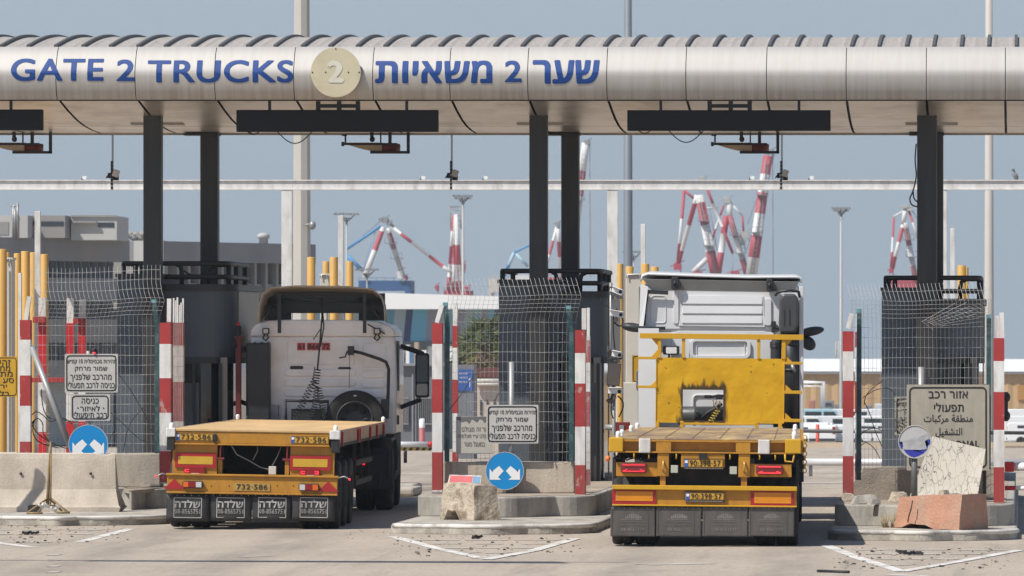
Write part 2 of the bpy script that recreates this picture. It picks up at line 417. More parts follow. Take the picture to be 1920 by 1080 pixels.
sky = nt.nodes.new('ShaderNodeTexSky'); sky.sky_type = 'NISHITA'; sky.sun_disc = False
sky.sun_elevation = SUN_EL; sky.sun_rotation = math.atan2(sdir.x, sdir.y)
sky.air_density = 1.0; sky.dust_density = 1.0; sky.ozone_density = 3.0
# a dull bank of sea haze low over the horizon, the same from every viewpoint
tc = nt.nodes.new('ShaderNodeTexCoord'); sp = nt.nodes.new('ShaderNodeSeparateXYZ'); nt.links.new(tc.outputs['Generated'], sp.inputs[0])
mr = nt.nodes.new('ShaderNodeMapRange'); mr.inputs[1].default_value = .05; mr.inputs[2].default_value = .30; mr.inputs[3].default_value = 1; mr.inputs[4].default_value = 0
nt.links.new(sp.outputs['Z'], mr.inputs[0])
mx = nt.nodes.new('ShaderNodeMix'); mx.data_type = 'RGBA'
nt.links.new(mr.outputs[0], mx.inputs['Factor']); nt.links.new(sky.outputs[0], mx.inputs['A']); mx.inputs['B'].default_value = (3.95, 4.72, 5.48, 1)
nt.links.new(mx.outputs['Result'], bg.inputs['Color']); bg.inputs['Strength'].default_value = .10
SC.view_settings.view_transform = 'Standard'; SC.view_settings.look = 'None'
SC.view_settings.exposure = .12; SC.view_settings.gamma = 1
SC.cycles.use_denoising = True
SC.cycles.max_bounces = 6; SC.cycles.volume_bounces = 0

# ================================================================ ground
def asphalt():
    m = bpy.data.materials.new('worn_asphalt'); m.use_nodes = True
    nt = m.node_tree; N = nt.nodes; L = nt.links; b = N['Principled BSDF']; b.inputs['Roughness'].default_value = .9
    b.inputs['Specular IOR Level'].default_value = .25
    g = N.new('ShaderNodeNewGeometry')
    def ns(scale, detail, st=(1, 1, 1), ro=.6):
        mp = N.new('ShaderNodeMapping'); mp.inputs['Scale'].default_value = st; L.new(g.outputs['Position'], mp.inputs[0])
        n = N.new('ShaderNodeTexNoise'); n.inputs['Scale'].default_value = scale; n.inputs['Detail'].default_value = detail; n.inputs['Roughness'].default_value = ro
        L.new(mp.outputs[0], n.inputs[0]); return n.outputs[0]
    def rng(s, a, c, lo, hi):
        r = N.new('ShaderNodeMapRange'); r.inputs[1].default_value = a; r.inputs[2].default_value = c; r.inputs[3].default_value = lo; r.inputs[4].default_value = hi
        L.new(s, r.inputs[0]); return r.outputs[0]
    def mix(a, bb, f, mode='MIX'):
        x = N.new('ShaderNodeMix'); x.data_type = 'RGBA'; x.blend_type = mode
        for sk, v in (('A', a), ('B', bb), ('Factor', f)):
            if hasattr(v, 'links'): L.new(v, x.inputs[sk])
            elif sk == 'Factor': x.inputs[sk].default_value = v
            else: x.inputs[sk].default_value = (*v, 1)
        return x.outputs['Result']
    c = mix((.425, .362, .293), (.36, .306, .25), rng(ns(.55, 5, (1, .35, 1)), .35, .65, 0, 1))
    c = mix(c, (.235, .20, .165), rng(ns(1.6, 7, (1.3, .07, 1)), .52, .75, 0, .65))
    c = mix(c, (.10, .085, .072), rng(ns(.9, 8, (1, .45, 1), .7), .66, .74, 0, .6))
    c = mix(c, (.49, .425, .35), rng(ns(1.1, 6, (1, .3, 1)), .58, .75, 0, .5))
    c = mix(c, rng(ns(60, 2), .3, .7, .82, 1.18), 1., 'MULTIPLY')
    c = mix(c, rng(ns(14, 4, (1, .3, 1)), .3, .7, .90, 1.10), 1., 'MULTIPLY')
    # tyre rubber laid down along the two lanes
    sx = N.new('ShaderNodeSeparateXYZ'); L.new(g.outputs['Position'], sx.inputs[0])
    def mt(op, a, b_):
        n = N.new('ShaderNodeMath'); n.operation = op
        for i, q in enumerate((a, b_)):
            if hasattr(q, 'links'): L.new(q, n.inputs[i])
            else: n.inputs[i].default_value = q
        return n.outputs[0]
    tt = mt('ADD', sx.outputs[0], mt('MULTIPLY', mt('SUBTRACT', sx.outputs[1], 88.), .0375))
    acc = None
    for cc in (-11.8, -10.0, -5.1, -3.2):
        q = rng(mt('ABSOLUTE', mt('SUBTRACT', tt, cc), 0.), .12, .55, 1, 0); acc = q if acc is None else mt('MAXIMUM', acc, q)
    c = mix(c, (.20, .17, .145), mt('MULTIPLY', acc, rng(ns(2.2, 6, (1, .2, 1)), .35, .7, .1, .6)))
    v = N.new('ShaderNodeTexVoronoi'); v.feature = 'DISTANCE_TO_EDGE'; v.inputs['Scale'].default_value = .33
    wv = N.new('ShaderNodeMapping'); L.new(g.outputs['Position'], wv.inputs[0])
    nn = N.new('ShaderNodeTexNoise'); nn.inputs['Scale'].default_value = 1.5; nn.inputs['Detail'].default_value = 4; L.new(g.outputs['Position'], nn.inputs[0])
    av = N.new('ShaderNodeVectorMath'); av.operation = 'ADD'; L.new(wv.outputs[0], av.inputs[0]); L.new(nn.outputs['Color'], av.inputs[1]); L.new(av.outputs[0], v.inputs['Vector'])
    c = mix(c, (.17, .145, .12), rng(v.outputs['Distance'], .0, .006, .55, 0))
    L.new(c, b.inputs['Base Color'])
    bp = N.new('ShaderNodeBump'); bp.inputs['Strength'].default_value = .35; bp.inputs['Distance'].default_value = .01
    L.new(ns(70, 3), bp.inputs['Height']); L.new(bp.outputs[0], b.inputs['Normal'])
    return m
mb = MB()
ds = [-150, 0, 40, 70, 100, 130, 150, 200, 260, 340, 460, 600, 900, 1500, 2600]
xs = [-1500, -900, -200, -60, -30, -20, -10, 0, 20, 60, 300, 1500]
vs = [(x, d, terrain(d)) for d in ds for x in xs]; n = len(xs)
mb.raw(vs, [(i * n + j, i * n + j + 1, (i + 1) * n + j + 1, (i + 1) * n + j) for i in range(len(ds) - 1) for j in range(n - 1)])
solo(mb, 'ground', None, None, asphalt(), kind='structure')

# painted lines: chevrons ahead of the islands, worn arrows
M_line = mat('road_paint', (.66, .64, .60), .8, 0, .08, 8, dirt=(.36, .31, .25), dirt_amt=1.0, dirt_scale=3.2, stretch=(1, .4, 1))
M_linefaint = mat('road_paint_faint', (.46, .415, .355), .85, 0, .12, 8, dirt=(.36, .31, .25), dirt_amt=1.0, dirt_scale=4, stretch=(1, .4, 1))
mb = MB()
def stroke(pts, wpx, z=.004, m=0):
    mb.mi(m)
    for (x0, y0), (x1, y1) in zip(pts, pts[1:]):
        a, b = G(x0, y0, z), G(x1, y1, z)
        # a line with real width on the ground: offset in the ground plane
        t = (b - a).normalized(); nrm = Vector((-t.y, t.x, 0)) * (wpx / 2)
        mb.raw([a + nrm, b + nrm, b - nrm, a - nrm], [(0, 1, 2, 3)])
for pts in ([(735, 1005), (820, 1028), (912, 1048)], [(912, 1048.5), (1000, 1032), (1080, 1009)], [(1548, 1022), (1610, 1046), (1690, 1071)], [(1690, 1071), (1800, 1052), (1912, 1031)],
            [(-60, 1008), (0, 1018), (62, 1026)], [(150, 1016), (200, 1003), (246, 991)]):
    stroke(pts, .16, .008 if pts[0][1] > 1047 else .004)
for a, b, y in ((770, 1060, 1012), (800, 1045, 1019), (830, 1010, 1027), (870, 965, 1036), (1590, 1900, 1030), (1610, 1860, 1038), (1640, 1800, 1048), (1665, 1740, 1059), (-40, 200, 993), (-40, 190, 1001), (20, 90, 1017)):
    for k in range(3):
        x0 = a + (b - a) * k / 3 + random.uniform(2, 14); x1 = a + (b - a) * (k + 1) / 3 - random.uniform(2, 20)
        stroke([(x0, y + random.uniform(-.3, .3)), (x1, y + random.uniform(-.3, .3))], .42, .005, 1)
for y in (1040, 1050, 1061, 1072): stroke([(90, y), (112, y)], .5, .005, 1)
stroke([(1405 - 210, 1057.5), (1250, 1056)], .12, .005, 1); stroke([(1250, 1056), (1283, 1058)], .9, .004, 1)
stroke([(905, 1047), (940, 1040)], .3, .005, 1)
stroke([(450, 1044), (505, 1042)], .22, .005, 1)
stroke([(1690, 1079), (1715, 1078)], .6, .004)
# lane edge lines beyond the booths
for a, b, y in ((740, 830, 887), (1500, 1600, 883), (1500, 1660, 905)):
    stroke([(a, y), (b, y)], .35)
solo(mb, 'road_markings', None, None, [M_line, M_linefaint], kind='structure')

# ================================================================ traffic islands
def arc_plan(x0, x1, yf, yb, r, bulge=.25, n=8):
    """Plan of an island: round front corners, slightly bowed front."""
    pts = []
    for i in range(n + 1):
        a = R(180 + 90 * i / n); pts.append((x0 + r + r * math.cos(a), yf + r + r * math.sin(a)))
    m = 18
    for i in range(1, m):
        t = i / m; pts.append((x0 + r + (x1 - x0 - 2 * r) * t, yf - bulge * math.sin(math.pi * t)))
    for i in range(n + 1):
        a = R(270 + 90 * i / n); pts.append((x1 - r + r * math.cos(a), yf + r + r * math.sin(a)))
    return pts + [(x1, yb), (x0, yb)]
M_sand = mat('sandy_dirt', (.36, .30, .235), .95, 0, .2, 4, bump=.6, bscale=25, dirt=(.22, .18, .14), dirt_amt=.7, dirt_scale=3)
M_kerbpaint = mat('kerb_paint', (.62, .595, .55), .8, 0, .1, 5, dirt=(.16, .14, .115), dirt_amt=.9, dirt_scale=1.6, dlo=.5, dhi=.66, fine=.1)
def island(label, kx, kd, wx, wd, wtop, kr=.9, wr=.55, back=113):
    x0, x1 = PX(kx[0], kd + .5), PX(kx[1], kd + .5)
    t = thing('traffic_island', label, 'traffic island', ((x0 + x1) / 2, kd + 1, 0))
    k = MB(); k.slab(arc_plan(x0, x1, kd, back, kr), -.03, .13)
    part(k, 'kerb', M_kerb, t, bev=.04)
    pl = arc_plan(x0, x1, kd, back, kr)[:-2]
    k = MB(); k.tube([(x, y + .022, .112) for x, y in pl[2:]], .034, 8)
    part(k, 'painted_edge', M_kerbpaint, t)
    a0, a1 = PX(wx[0], wd + .3), PX(wx[1], wd + .3)
    k = MB(); k.slab(arc_plan(a0, a1, wd + .3, back - .3, wr, .75), .12, wtop)
    part(k, 'raised_base', M_dark_wall, t, bev=.025)
    k = MB(); k.slab(arc_plan(a0 + .12, a1 - .12, wd + .44, back - .5, wr, .75), wtop - .05, wtop + .006)
    part(k, 'fill', M_sand, t)
    return t
island('rounded concrete island under the blue round arrow sign and rough block, between the two trucks', (728, 1113), 89.2, (777, 1112), 93.6, .43)
island('concrete island at right carrying the big cracked sign sheet and orange block', (1550, 1908), 86.2, (1563, 1902), 88.4, .43)
island('pale kerbed island at left under the long jersey barrier and tripod', (-70, 306), 93.6, (205, 312), 98.0, .43, 1.2)

# ================================================================ canopy
DF, DR = 101.7, 106.5
ZF, ZR = PZ(187, DF), PZ(250, DR)
seams = [-188, -40, 108, 256, 405, 553, 701, 845, 991, 1139, 1287, 1438, 1587, 1737, 1885, 2035, 2185]
can = thing('gate_canopy', 'long silver canopy spanning the lanes with blue gate lettering and ribbed roof', 'canopy', (PX(1009, 103.5), 104, 0))
ztop = PZ(87, DF); zc = (ZF + ztop) / 2; hz = (ztop - ZF) / 2; yc = DF + .22; hy = .42
def fascia_y(z):
    u = max(-1, min(1, (z - zc) / hz)); return yc - hy + hy * (.60 * u ** 1.22 + .2 * u ** 8 if u > 0 else .30 * abs(u) ** 1.9 + .1 * abs(u) ** 8)
NS = 22
prof = []
for i in range(NS + 1):
    u = -math.cos(math.pi * i / NS); z = zc + hz * u; prof.append((fascia_y(z), z))
for a, b in zip(seams, seams[1:]):
    x0, x1 = PX(a, DF) + .006, PX(b, DF) - .006
    vs = [(x, y, z) for y, z in prof for x in (x0, x1)]
    fs = [(2 * i, 2 * i + 1, 2 * i + 3, 2 * i + 2) for i in range(NS)]
    m = MB(); m.raw(vs, fs, True)
    fp = part(m, 'fascia_panel', M_alu, can); so = fp.modifiers.new('sheet', 'SOLIDIFY'); so.thickness = .015; so.offset = -1; so.use_rim = False
    # soffit panel: two flats with a fold, dark joint left open either side
    m = MB(); gz = .02
    def sp_(t): return (DF + .2 + (DR - DF - .2) * t, ZF + (ZR - ZF) * t - .10 * math.sin(math.pi * t) * (1 if t > 0 else 0))
    xa, xb = PX(a, DF) + .02, PX(b, DF) - .02
    for t0, t1 in ((0, .2), (.2, .4), (.4, .6), (.606, .8), (.8, 1.)):
        (ya, za), (yb, zb) = sp_(t0), sp_(t1)
        m.raw([(xa, ya, za), (xb, ya, za), (xb, yb, zb), (xa, yb, zb)], [(0, 1, 2, 3)])
    part(m, 'soffit_panel', M_soffit, can)
xl, xr = PX(-190, DF), PX(2190, DF)
# inner carcass, dark, seen only in the joints
m = MB(); m.raw([(xl, DF + .05, ZF + .06), (xr, DF + .05, ZF + .06), (xr, DR, ZR + .06), (xl, DR, ZR + .06), (xl, DF + .12, ztop - .06), (xr, DF + .12, ztop - .06), (xr, DR, ztop), (xl, DR, ztop)],
                [(0, 1, 2, 3), (4, 5, 6, 7), (0, 1, 5, 4), (2, 3, 7, 6), (0, 3, 7, 4), (1, 2, 6, 5)])
part(m, 'carcass', M_black, can)
m = MB(); m.box(xl, xr, DF + .12, DF + .22, ZF - .012, ZF + .004); part(m, 'drip_edge', M_booth2, can)
m = MB(); m.box(xl, xr, DR - .03, DR + .03, ZR - .03, ZR + .12); part(m, 'rear_edge_trim', M_roof, can)
m = MB(); m.raw([(xl, DR + .03, ZR + .02), (xr, DR + .03, ZR + .02), (xr, DF + 6.86, ztop - .62), (xl, DF + 6.86, ztop - .62)], [(0, 1, 2, 3)]); part(m, 'rear_soffit', M_roof, can)
# barrel roof
zcrest = PZ(71.5, 105.5)
def roof_pt(t): return (DF + .26 + 6.6 * t, ztop - .01 + (zcrest - ztop + .01) * (math.sin(math.pi / 2 * min(1, t / .56)) if t < .62 else 1 - ((t - .62) / .38) ** 2 * 4.2))
rp = [roof_pt(i / 16) for i in range(17)]
m = MB()
cw = .06; nx = int((xr - xl) / cw)
vs = []; fs = []
for i in range(nx + 1):
    h = .012 if (i % 5) == 0 else 0.
    vs += [(xl + cw * i, y, z + h) for y, z in rp]
for i in range(nx):
    for j in range(16): fs.append((i * 17 + j, (i + 1) * 17 + j, (i + 1) * 17 + j + 1, i * 17 + j + 1))
m.raw(vs, fs); part(m, 'roof', M_roof, can)
m = MB(); hw = .025
for (y0, z0), (y1, z1) in zip(rp, rp[1:]):
    m.hexa([(-hw, y0, z0 - .02), (hw, y0, z0 - .02), (hw, y1, z1 - .02), (-hw, y1, z1 - .02), (-hw, y0, z0 + .048), (hw, y0, z0 + .048), (hw, y1, z1 + .048), (-hw, y1, z1 + .048)])
rib0 = None
for k in range(-3, 42):
    px = -4 + 51.6 * k
    if rib0 is None:
        m2 = MB(); m2.v = [v + Vector((PX(px, DF), 0, 0)) for v in m.v]; m2.f = m.f; m2.m = m.m; m2.sm = m.sm
        rib0 = part(m2, 'roof_rib', M_rib, can); xr0 = PX(px, DF)
    else:
        c = rib0.copy(); COL.objects.link(c); c.parent = can; c.location.x += PX(px, DF) - xr0
# columns
for px in (285, 1009, 1738):
    m = MB(); x = PX(px, 103.3); wd_ = .145 if px < 1700 else .16
    m.box(x - wd_, x + wd_, 103.3, 103.58, .4, PZ(209, 103.3) + .2)
    part(m, 'column', M_col, can, bev=.03)
for px in (391.5, 1068.5, 1752):
    m = MB(); x = PX(px, 106.15); m.box(x - .147, x + .147, 106.15, 106.43, .4, PZ(250, 106.15) + .25)
    part(m, 'column', M_col, can, bev=.03)
    m = MB(); m.box(x - .42, x + .16, 106.1, 106.47, ZR - .045, ZR - .015); part(m, 'head_plate', M_booth2, can)
for px in (285, 1009, 1738):  # hatch plates set into the soffit beside the front columns
    m = MB(); x = PX(px, 104.2); m.box(x - .35, x + .5, 104.2, 104.5, PZ(232, 104.3) - .02, PZ(232, 104.3) + .02); part(m, 'soffit_hatch', M_roof, can)
# lettering
def curved(v): return Vector((v.x, fascia_y(v.z) - .003, v.z))
def sub_text(texts):
    m = MB()
    for tx, px0, py0, px1, py1, b in texts:
        vs, fs = glyphs(tx, 6)
        bm = bmesh.new(); bv = [bm.verts.new(v) for v in vs]
        for f in fs:
            try: bm.faces.new([bv[i] for i in f])
            except ValueError: pass
        ys = [v.y for v in vs]
        for i in range(1, 12):
            yy = min(ys) + (max(ys) - min(ys)) * i / 12
            bmesh.ops.bisect_plane(bm, geom=bm.verts[:] + bm.edges[:] + bm.faces[:], plane_co=(0, yy, 0), plane_no=(0, 1, 0))
        bm.verts.index_update()
        vv = [v.co.copy() for v in bm.verts]; ff = [tuple(x.index for x in f.verts) for f in bm.faces]; bm.free()
        ax = min(v.x for v in vv); bx = max(v.x for v in vv); az = min(v.y for v in vv); bz = max(v.y for v in vv)
        a = P(px0, py1, DF - .2); b2 = P(px1, py0, DF - .2)
        bo = b * (b2.z - a.z) / (bz - az)
        for i, (dx, dz) in enumerate(((-1, 0), (1, 0), (-.7, .5), (.7, -.5), (-.7, -.5), (.7, .5))):
            def tf(v):
                q = curved(Vector((a.x + bo + dx * bo + (v.x - ax) / (bx - ax) * (b2.x - a.x - 2 * bo), 0, a.z + .5 * bo + dz * bo + (v.y - az) / (bz - az) * (b2.z - a.z - bo)))); q.y -= .0008 * i; return q
            m.mesh_from(vv, ff, tf)
    return m
for tt in (('GATE', 20, 109, 194, 152, .03), ('2', 218, 111, 253, 152, .03), ('TRUCKS', 276, 112, 550, 155, .03), (heb('משאיות'), 703, 113, 923, 156, .036), ('2', 946, 113, 978, 154, .03), (heb('שער'), 998, 112, 1124, 157, .036)):
    part(sub_text([tt]), 'lettering', M_blue, can)
# round badge standing off the fascia
m = MB(); c = P(629.5, 135.5, DF - .26); disc(m, c.x, c.z, .395, c.y, .02, 56); bd = part(m, 'badge', M_disc, can)
m = MB(); ptext(m, '2', 613, 113, 645, 155, DF - .266, .045); nb = part(m, 'badge_number', M_badgenum, bd)
m = MB()
for dx, dz in ((-.37, 0), (.37, 0), (-.16, .0), (.2, .0), (0, .37)): m.ball((c.x + dx, c.y - .004, c.z + dz), .012, .006, .012, 8)
part(m, 'badge_bolts', M_black, bd)

# ---------------------------------------------------------------- dark message boards under the canopy edge
def board(px0, px1, py0, py1, label, sm=True):
    d = 101.9
    t = thing('message_board', label, 'message board', tuple(P((px0 + px1) / 2, py1, d)), 0, 'message boards under the canopy')
    m = MB(); m.pbox(px0, py0, px1, py1, d, .16); part(m, 'cabinet', M_board, t, bev=.008)
    for fx in (.165, .845):
        px = px0 + (px1 - px0) * fx
        m = MB(); m.pbox(px - 2.6, 186, px + 2.6, py0 + 1, d + .05, .05); m.pbox(px - 6, 186, px + 6, 189, d + .03, .09); part(m, 'hanger', M_booth2, t)
    if sm:
        m = MB(); a = px0 + (px1 - px0) * .395; b = px0 + (px1 - px0) * .613
        for q in (a, (a + b) / 2 - 2, b - 8): m.pbox(q, 187, q + 8, py0 + 1, d + .1, .07)
        m.pbox(a, 195, b, 202, d + .12, .04); part(m, 'bracket_frame', M_booth2, t)
        for q, e in ((.2, .38), (.05, .12)):
            m = MB(); x0, x1 = px0 + (px1 - px0) * q, px0 + (px1 - px0) * e
            m.tube([P(x0 + (x1 - x0) * k / 10, py1 - 2 + (24 if q > .1 else 7) * math.sin(math.pi * k / 10), d + .1) for k in range(11)], .009, 5); part(m, 'loose_cable', M_black, t)
    return t
board(443, 821, 206, 247, 'long black message board hung over the lane of the left truck')
board(1176, 1557, 206.5, 245, 'long black message board hung over the white cab of the right truck')
board(-300, 79, 205, 244, 'black message board at the left edge of the picture, cut off by it')

# ---------------------------------------------------------------- red saucer lamps on black frames, behind the rear edge
def saucer(px, label):
    d = DR - .35; s = F / d
    t = thing('lane_signal', label, 'lane signal', tuple(P(px + 55, 288, d)), 0, 'lane signals under the canopy')
    m = MB(); c = P(px + 81, 284.5, d)
    m.lathe((c.x, d + .26, c.z), (.03, -.05, 1), [(.0, .0), (.22, .0), (.235, .02), (.235, .13), (.22, .145), (.0, .15)], 28)
    part(m, 'lamp_housing', mat('lamp_housing_red', (.17, .032, .02), .5, 0, .3, 5), t)
    m = MB(); c2 = P(px + 45, 273, d)
    vs = []; k = 14
    m.prism([(c2.x - .34 + .02 * 0, c2.z + .05)] + [(c2.x - .34 + .62 * i / k, c2.z + .03 - .13 * math.sin(math.pi * .5 * i / k)) for i in range(k + 1)] + [(c2.x + .28, c2.z + .05)], d - .02, d + .3)
    part(m, 'lens', mat('lamp_lens_pale', (.40, .30, .20), .4, 0, .2, 3), t)
    m = MB(); m.pbox(px, 268, px + 105, 272, d - .03, .04)
    m.pbox(px + 54, 283, px + 128, 288, d - .05, .05); m.pbox(px + 122.5, 248, px + 128, 288, d - .05, .05)
    m.pbox(px + 88, 248, px + 94, 270, d, .05); m.pbox(px + 54, 248, px + 60, 262, d, .05); m.pbox(px + 72.5, 248, px + 75, 270, d, .03)
    m.ball(P(px + 58, 261, d - .02), .045, .045, .05, 10)
    m.pbox(px + 1, 252, px + 10, 255, d, .04); m.pbox(px + 6, 252, px + 9, 268, d, .04); m.pbox(px, 266, px + 5, 274, d - .04, .05)
    part(m, 'frame', M_black, t)
    return t
saucer(640, 'red lane signal on a black frame under the canopy above the left cab')
saucer(1333, 'red lane signal on a black frame under the canopy above the right cab')
saucer(-31, 'red lane signal on a black frame, leftmost under the canopy')

# ---------------------------------------------------------------- hanging sensor rods
def rod(px, label):
    d = 108.3
    t = thing('hanging_sensor', label, 'sensor', tuple(P(px, 356, d)), 0, 'sensor rods hanging from the canopy')
    m = MB()
    for k in range(18):
        y0 = 244 + k * 5.2; m.pbox(px - 1.6, y0, px - .5, y0 + 5.2, d, .03); m.pbox(px + .5, y0, px + 1.6, y0 + 5.2, d, .03); m.pbox(px - 1.6, y0, px + 1.6, y0 + 1.6, d + .004, .02)
    part(m, 'perforated_rail', M_grey, t)
    m = MB()
    for k in range(8): m.pbox(px - 3.5, 302 + k * 6.8, px + .5, 306.5 + k * 6.8, d - .04, .04)
    m.pbox(px - 3.5, 302, px - 2.5, 356, d - .05, .05); m.pbox(px - .5, 302, px + .5, 356, d - .05, .05)
    part(m, 'slotted_rail', M_booth2, t)
    m = MB(); c = P(px + 6.5, 325, d - .02); m.obox(c, .1, .12, .12, Matrix.Rotation(.35, 3, 'Y')); part(m, 'sensor_head', M_white, t, bev=.015)
    m = MB(); m.pbox(px + 2, 328, px + 11, 338, d, .06); m.pbox(px - 9, 324, px - 4, 334, d, .05); m.tube([P(px - 12 + 18 * k / 8, 334 - 9 * math.sin(math.pi * k / 8), d - .05) for k in range(9)], .012, 5)
    part(m, 'cable_box', M_black, t)
rod(211, 'sensor rod hanging left of the left dark column'); rod(847, 'sensor rod hanging left of the middle dark column'); rod(1466, 'sensor rod hanging over the right cab, before the red and white crane jib')

# ---------------------------------------------------------------- white portal beam behind
DB = 120.0
t = thing('portal_frame', 'white steel portal frame with a long beam crossing behind the canopy columns', 'portal frame', tuple(P(848, 905, DB)))
m = MB(); m.pbox(-400, 338.5, 2400, 354.5, DB, .17); m.pbox(-400, 337, 2400, 339, DB - .03, .23); m.pbox(-400, 354, 2400, 356, DB - .03, .23)
part(m, 'beam', M_white, t)
for px in (538, 1149, 1766, -75):
    m = MB(); a = P(px - 9, 355, DB); b = P(px + 9, 355, DB); m.box(a.x, b.x, DB, DB + .17, 0, a.z); m.box(a.x - .01, b.x + .01, DB - .02, DB, 0, a.z - .01) ; part(m, 'post', M_white, t, bev=.01)
for i, (px, lab) in enumerate(((156, 'left of the first hanging rod'), (791, 'left of the middle hanging rod'), (908, 'right of the middle hanging rod'), (1408, 'left of the right hanging rod'), (1519, 'right of the right hanging rod'))):
    t = thing('beam_sensor', 'tiny white sensor on the white beam, ' + lab, 'sensor', tuple(P(px, 337, DB)), 0, 'small sensors on the portal beam')
    m = MB(); m.obox(P(px + 3, 333, DB + .05), .075, .1, .06, Matrix.Rotation(.3, 3, 'Y')); part(m, 'case', M_whitec, t)
    m = MB(); m.tube([P(px - 3 + 5 * math.sin(k * .4), 337 - 8 * math.sin(math.pi * k / 8), DB + .02) for k in range(9)], .011, 5); part(m, 'cable', M_black, t)
# pigeon on the beam
m = MB(); c = P(1903, 328.5, DB + .02)
rot = Matrix.Rotation(R(58), 3, 'Y')
m.mi(0).ball(c, .105, .045, .05, 10, rot)
h = P(1900, 319, DB + .02); m.mi(1).ball(h, .028, .026, .032, 8); m.tube([c + Vector((-.02, 0, .05)), h], .036, 8, .024)
m.mi(0).hexa([P(1906, 331, DB), P(1909, 337, DB), P(1909, 337, DB + .05), P(1906, 331, DB + .05), P(1907, 330, DB), P(1910.5, 336, DB), P(1910.5, 336, DB + .05), P(1907, 330, DB + .05)])
m.mi(2).tube([h + Vector((-.025, -.005, -.004)), h + Vector((-.05, -.01, -.012))], .007, 5, .002)
for dx in (-.012, .018): m.tube([c + Vector((dx, 0, -.06)), Vector((c.x + dx, c.y, PZ(337, DB)))], .005, 5)
solo(m, 'pigeon', 'grey pigeon perched on the white beam at far right', 'bird', [mat('pigeon_grey', (.25, .26, .28), .7, 0, .35, 22), mat('pigeon_head', (.08, .11, .11), .5), mat('pigeon_pink', (.35, .12, .1), .6)])

# ================================================================ booths
def booth(name_label, xl, xm, xr, yl, yr, rail, chain=False):
    d0 = 103.75; zb = .40
    xL, xM, xR = PX(xl, d0), PX(xm, d0), PX(xr, d0)
    zl, zr = PZ(yl, d0), PZ(yr, d0 + 1)
    t = thing('toll_booth', name_label, 'booth', ((xL + xR) / 2, d0 + 1, zb))
    m = MB(); m.box(xL, xM, d0, 107.2, zb, zl); part(m, 'flat_wing', M_booth, t, bev=.02)
    m = MB(); m.box(xL - .02, xM + .02, d0 - .03, 107.25, zl, zl + .06); part(m, 'wing_cap', M_booth2, t)
    # rounded cabin
    r = min(.55, (xR - xM) * .8); pl = [(xM + .003, d0 + .35)]
    n = 10
    for i in range(n + 1):
        a = R(-90 + 90 * i / n); pl.append((xR - r + r * math.cos(a), d0 + .35 + r + r * math.sin(a)))
    pl += [(xR, 107.6), (xM + .003, 107.6)]
    zd = zb + 2.05
    m = MB(); m.slab(pl, zd, zr); part(m, 'cabin_wall', M_booth, t)
    def grow(p, k): cx, cy = (xM + xR) / 2, 106; return [(x + (k if x > cx else -k * .2), y + (-k if y < cy else k)) for x, y in p]
    m = MB(); m.slab(grow(pl, .05), zr, zr + .1); part(m, 'roof_slab', M_booth2, t)
    m = MB(); m.slab(grow(pl, .02), zd - .1, zd); part(m, 'lintel', M_booth2, t)
    m = MB(); m.slab(grow(pl, -.06), zb, zd - .1); part(m, 'glazing', M_glass, t)
    m = MB()
    for q in (.02, .42, .8):
        x = xM + (xR - xM) * q; m.box(x, x + .05, d0 + .34, d0 + .42, zb, zd - .1)
    m.box(xM + .02, xR - r, d0 + .34, d0 + .42, zb, zb + .5)
    part(m, 'window_frame', M_booth2, t)
    m = MB(); m.box(xR - .01, xR + .025, d0 + .35 + r + .1, 107.5, zd, zr - .01); m.box(xR - .004, xR + .02, d0 + .95, d0 + 1.0, zb, zd); part(m, 'side_cladding', M_boothside, t)
    m = MB(); m.box(xR - .2, xR - .09, d0 + .38, d0 + .46, zb, zd); part(m, 'door_post', M_boothside, t)
    m = MB(); m.box(xM + .30, xM + .58, d0 + .37, d0 + .385, zb + .45, zd - .42); part(m, 'window_pane', mat('pane_reflection_grey', (.085, .095, .10), .15, 0, .2, 1.5), t)  # reflection and view through the glass put in as a paler grey
    m = MB(); m.box(xM + .46, xM + .51, d0 + .362, d0 + .368, zb + .95, zb + 1.15); part(m, 'notice', mat('notice_blue', (.12, .22, .40), .5), t)
    # roof railing
    a, b, yt, ym = rail
    m = MB(); rr = .042
    za, zm = PZ(yt, d0 + .5), PZ(ym, d0 + .5)
    XA, XB = PX(a, d0 + .5), PX(b, d0 + .5)
    for z in (za, zm):
        m.tube([(XA, 107, z), (XA, d0 + .55, z), (XA + .06, d0 + .5, z), (XB - .25, d0 + .5, z), (XB - .06, d0 + .6, z), (XB, d0 + .9, z), (XB, 107, z)], rr, 8)
    for x, y in ((XA, d0 + .52), (XA + .14, d0 + .9), (XB - .02, d0 + .85), (XB, 105.4), (XB, 106.6), (XA, 106.4)):
        m.tube([(x, y, min(zl, zr)), (x, y, za)], rr, 8)
    xi = XA + (XB - XA) * .56
    m.tube([(xi - .4, d0 + .5, za), (xi - .1, d0 + .5, za), (xi - .02, d0 + .5, za - .05), (xi, d0 + .5, za - .13), (xi, d0 + .5, zr)], rr * .9, 8)
    xi = XB - .33
    m.tube([(XB - .05, d0 + .8, za - .02), (xi + .1, d0 + .75, za - .02), (xi + .02, d0 + .75, za - .07), (xi, d0 + .75, za - .16), (xi, d0 + .75, zr)], rr * .9, 8)
    part(m, 'roof_railing', M_black, t)
    if chain:
        m = MB(); x0 = XA + (XB - XA) * .58; x1 = x0 + .5
        m.tube([(x0 + (x1 - x0) * k / 12, d0 + .5, za - .12 - .1 * math.sin(math.pi * k / 12)) for k in range(13)], .014, 5); part(m, 'chain', M_black, t)
    return t
booth('dark grey booth behind the fence with two stacked white signs, left of the left truck', 219, 301, 431, 520, 545, (232, 426, 494, 519), True)
booth('dark grey booth with rounded cabin and roof railing in the middle between the trucks', 935, 1047, 1133, 531, 558, (942, 1124, 508, 531))
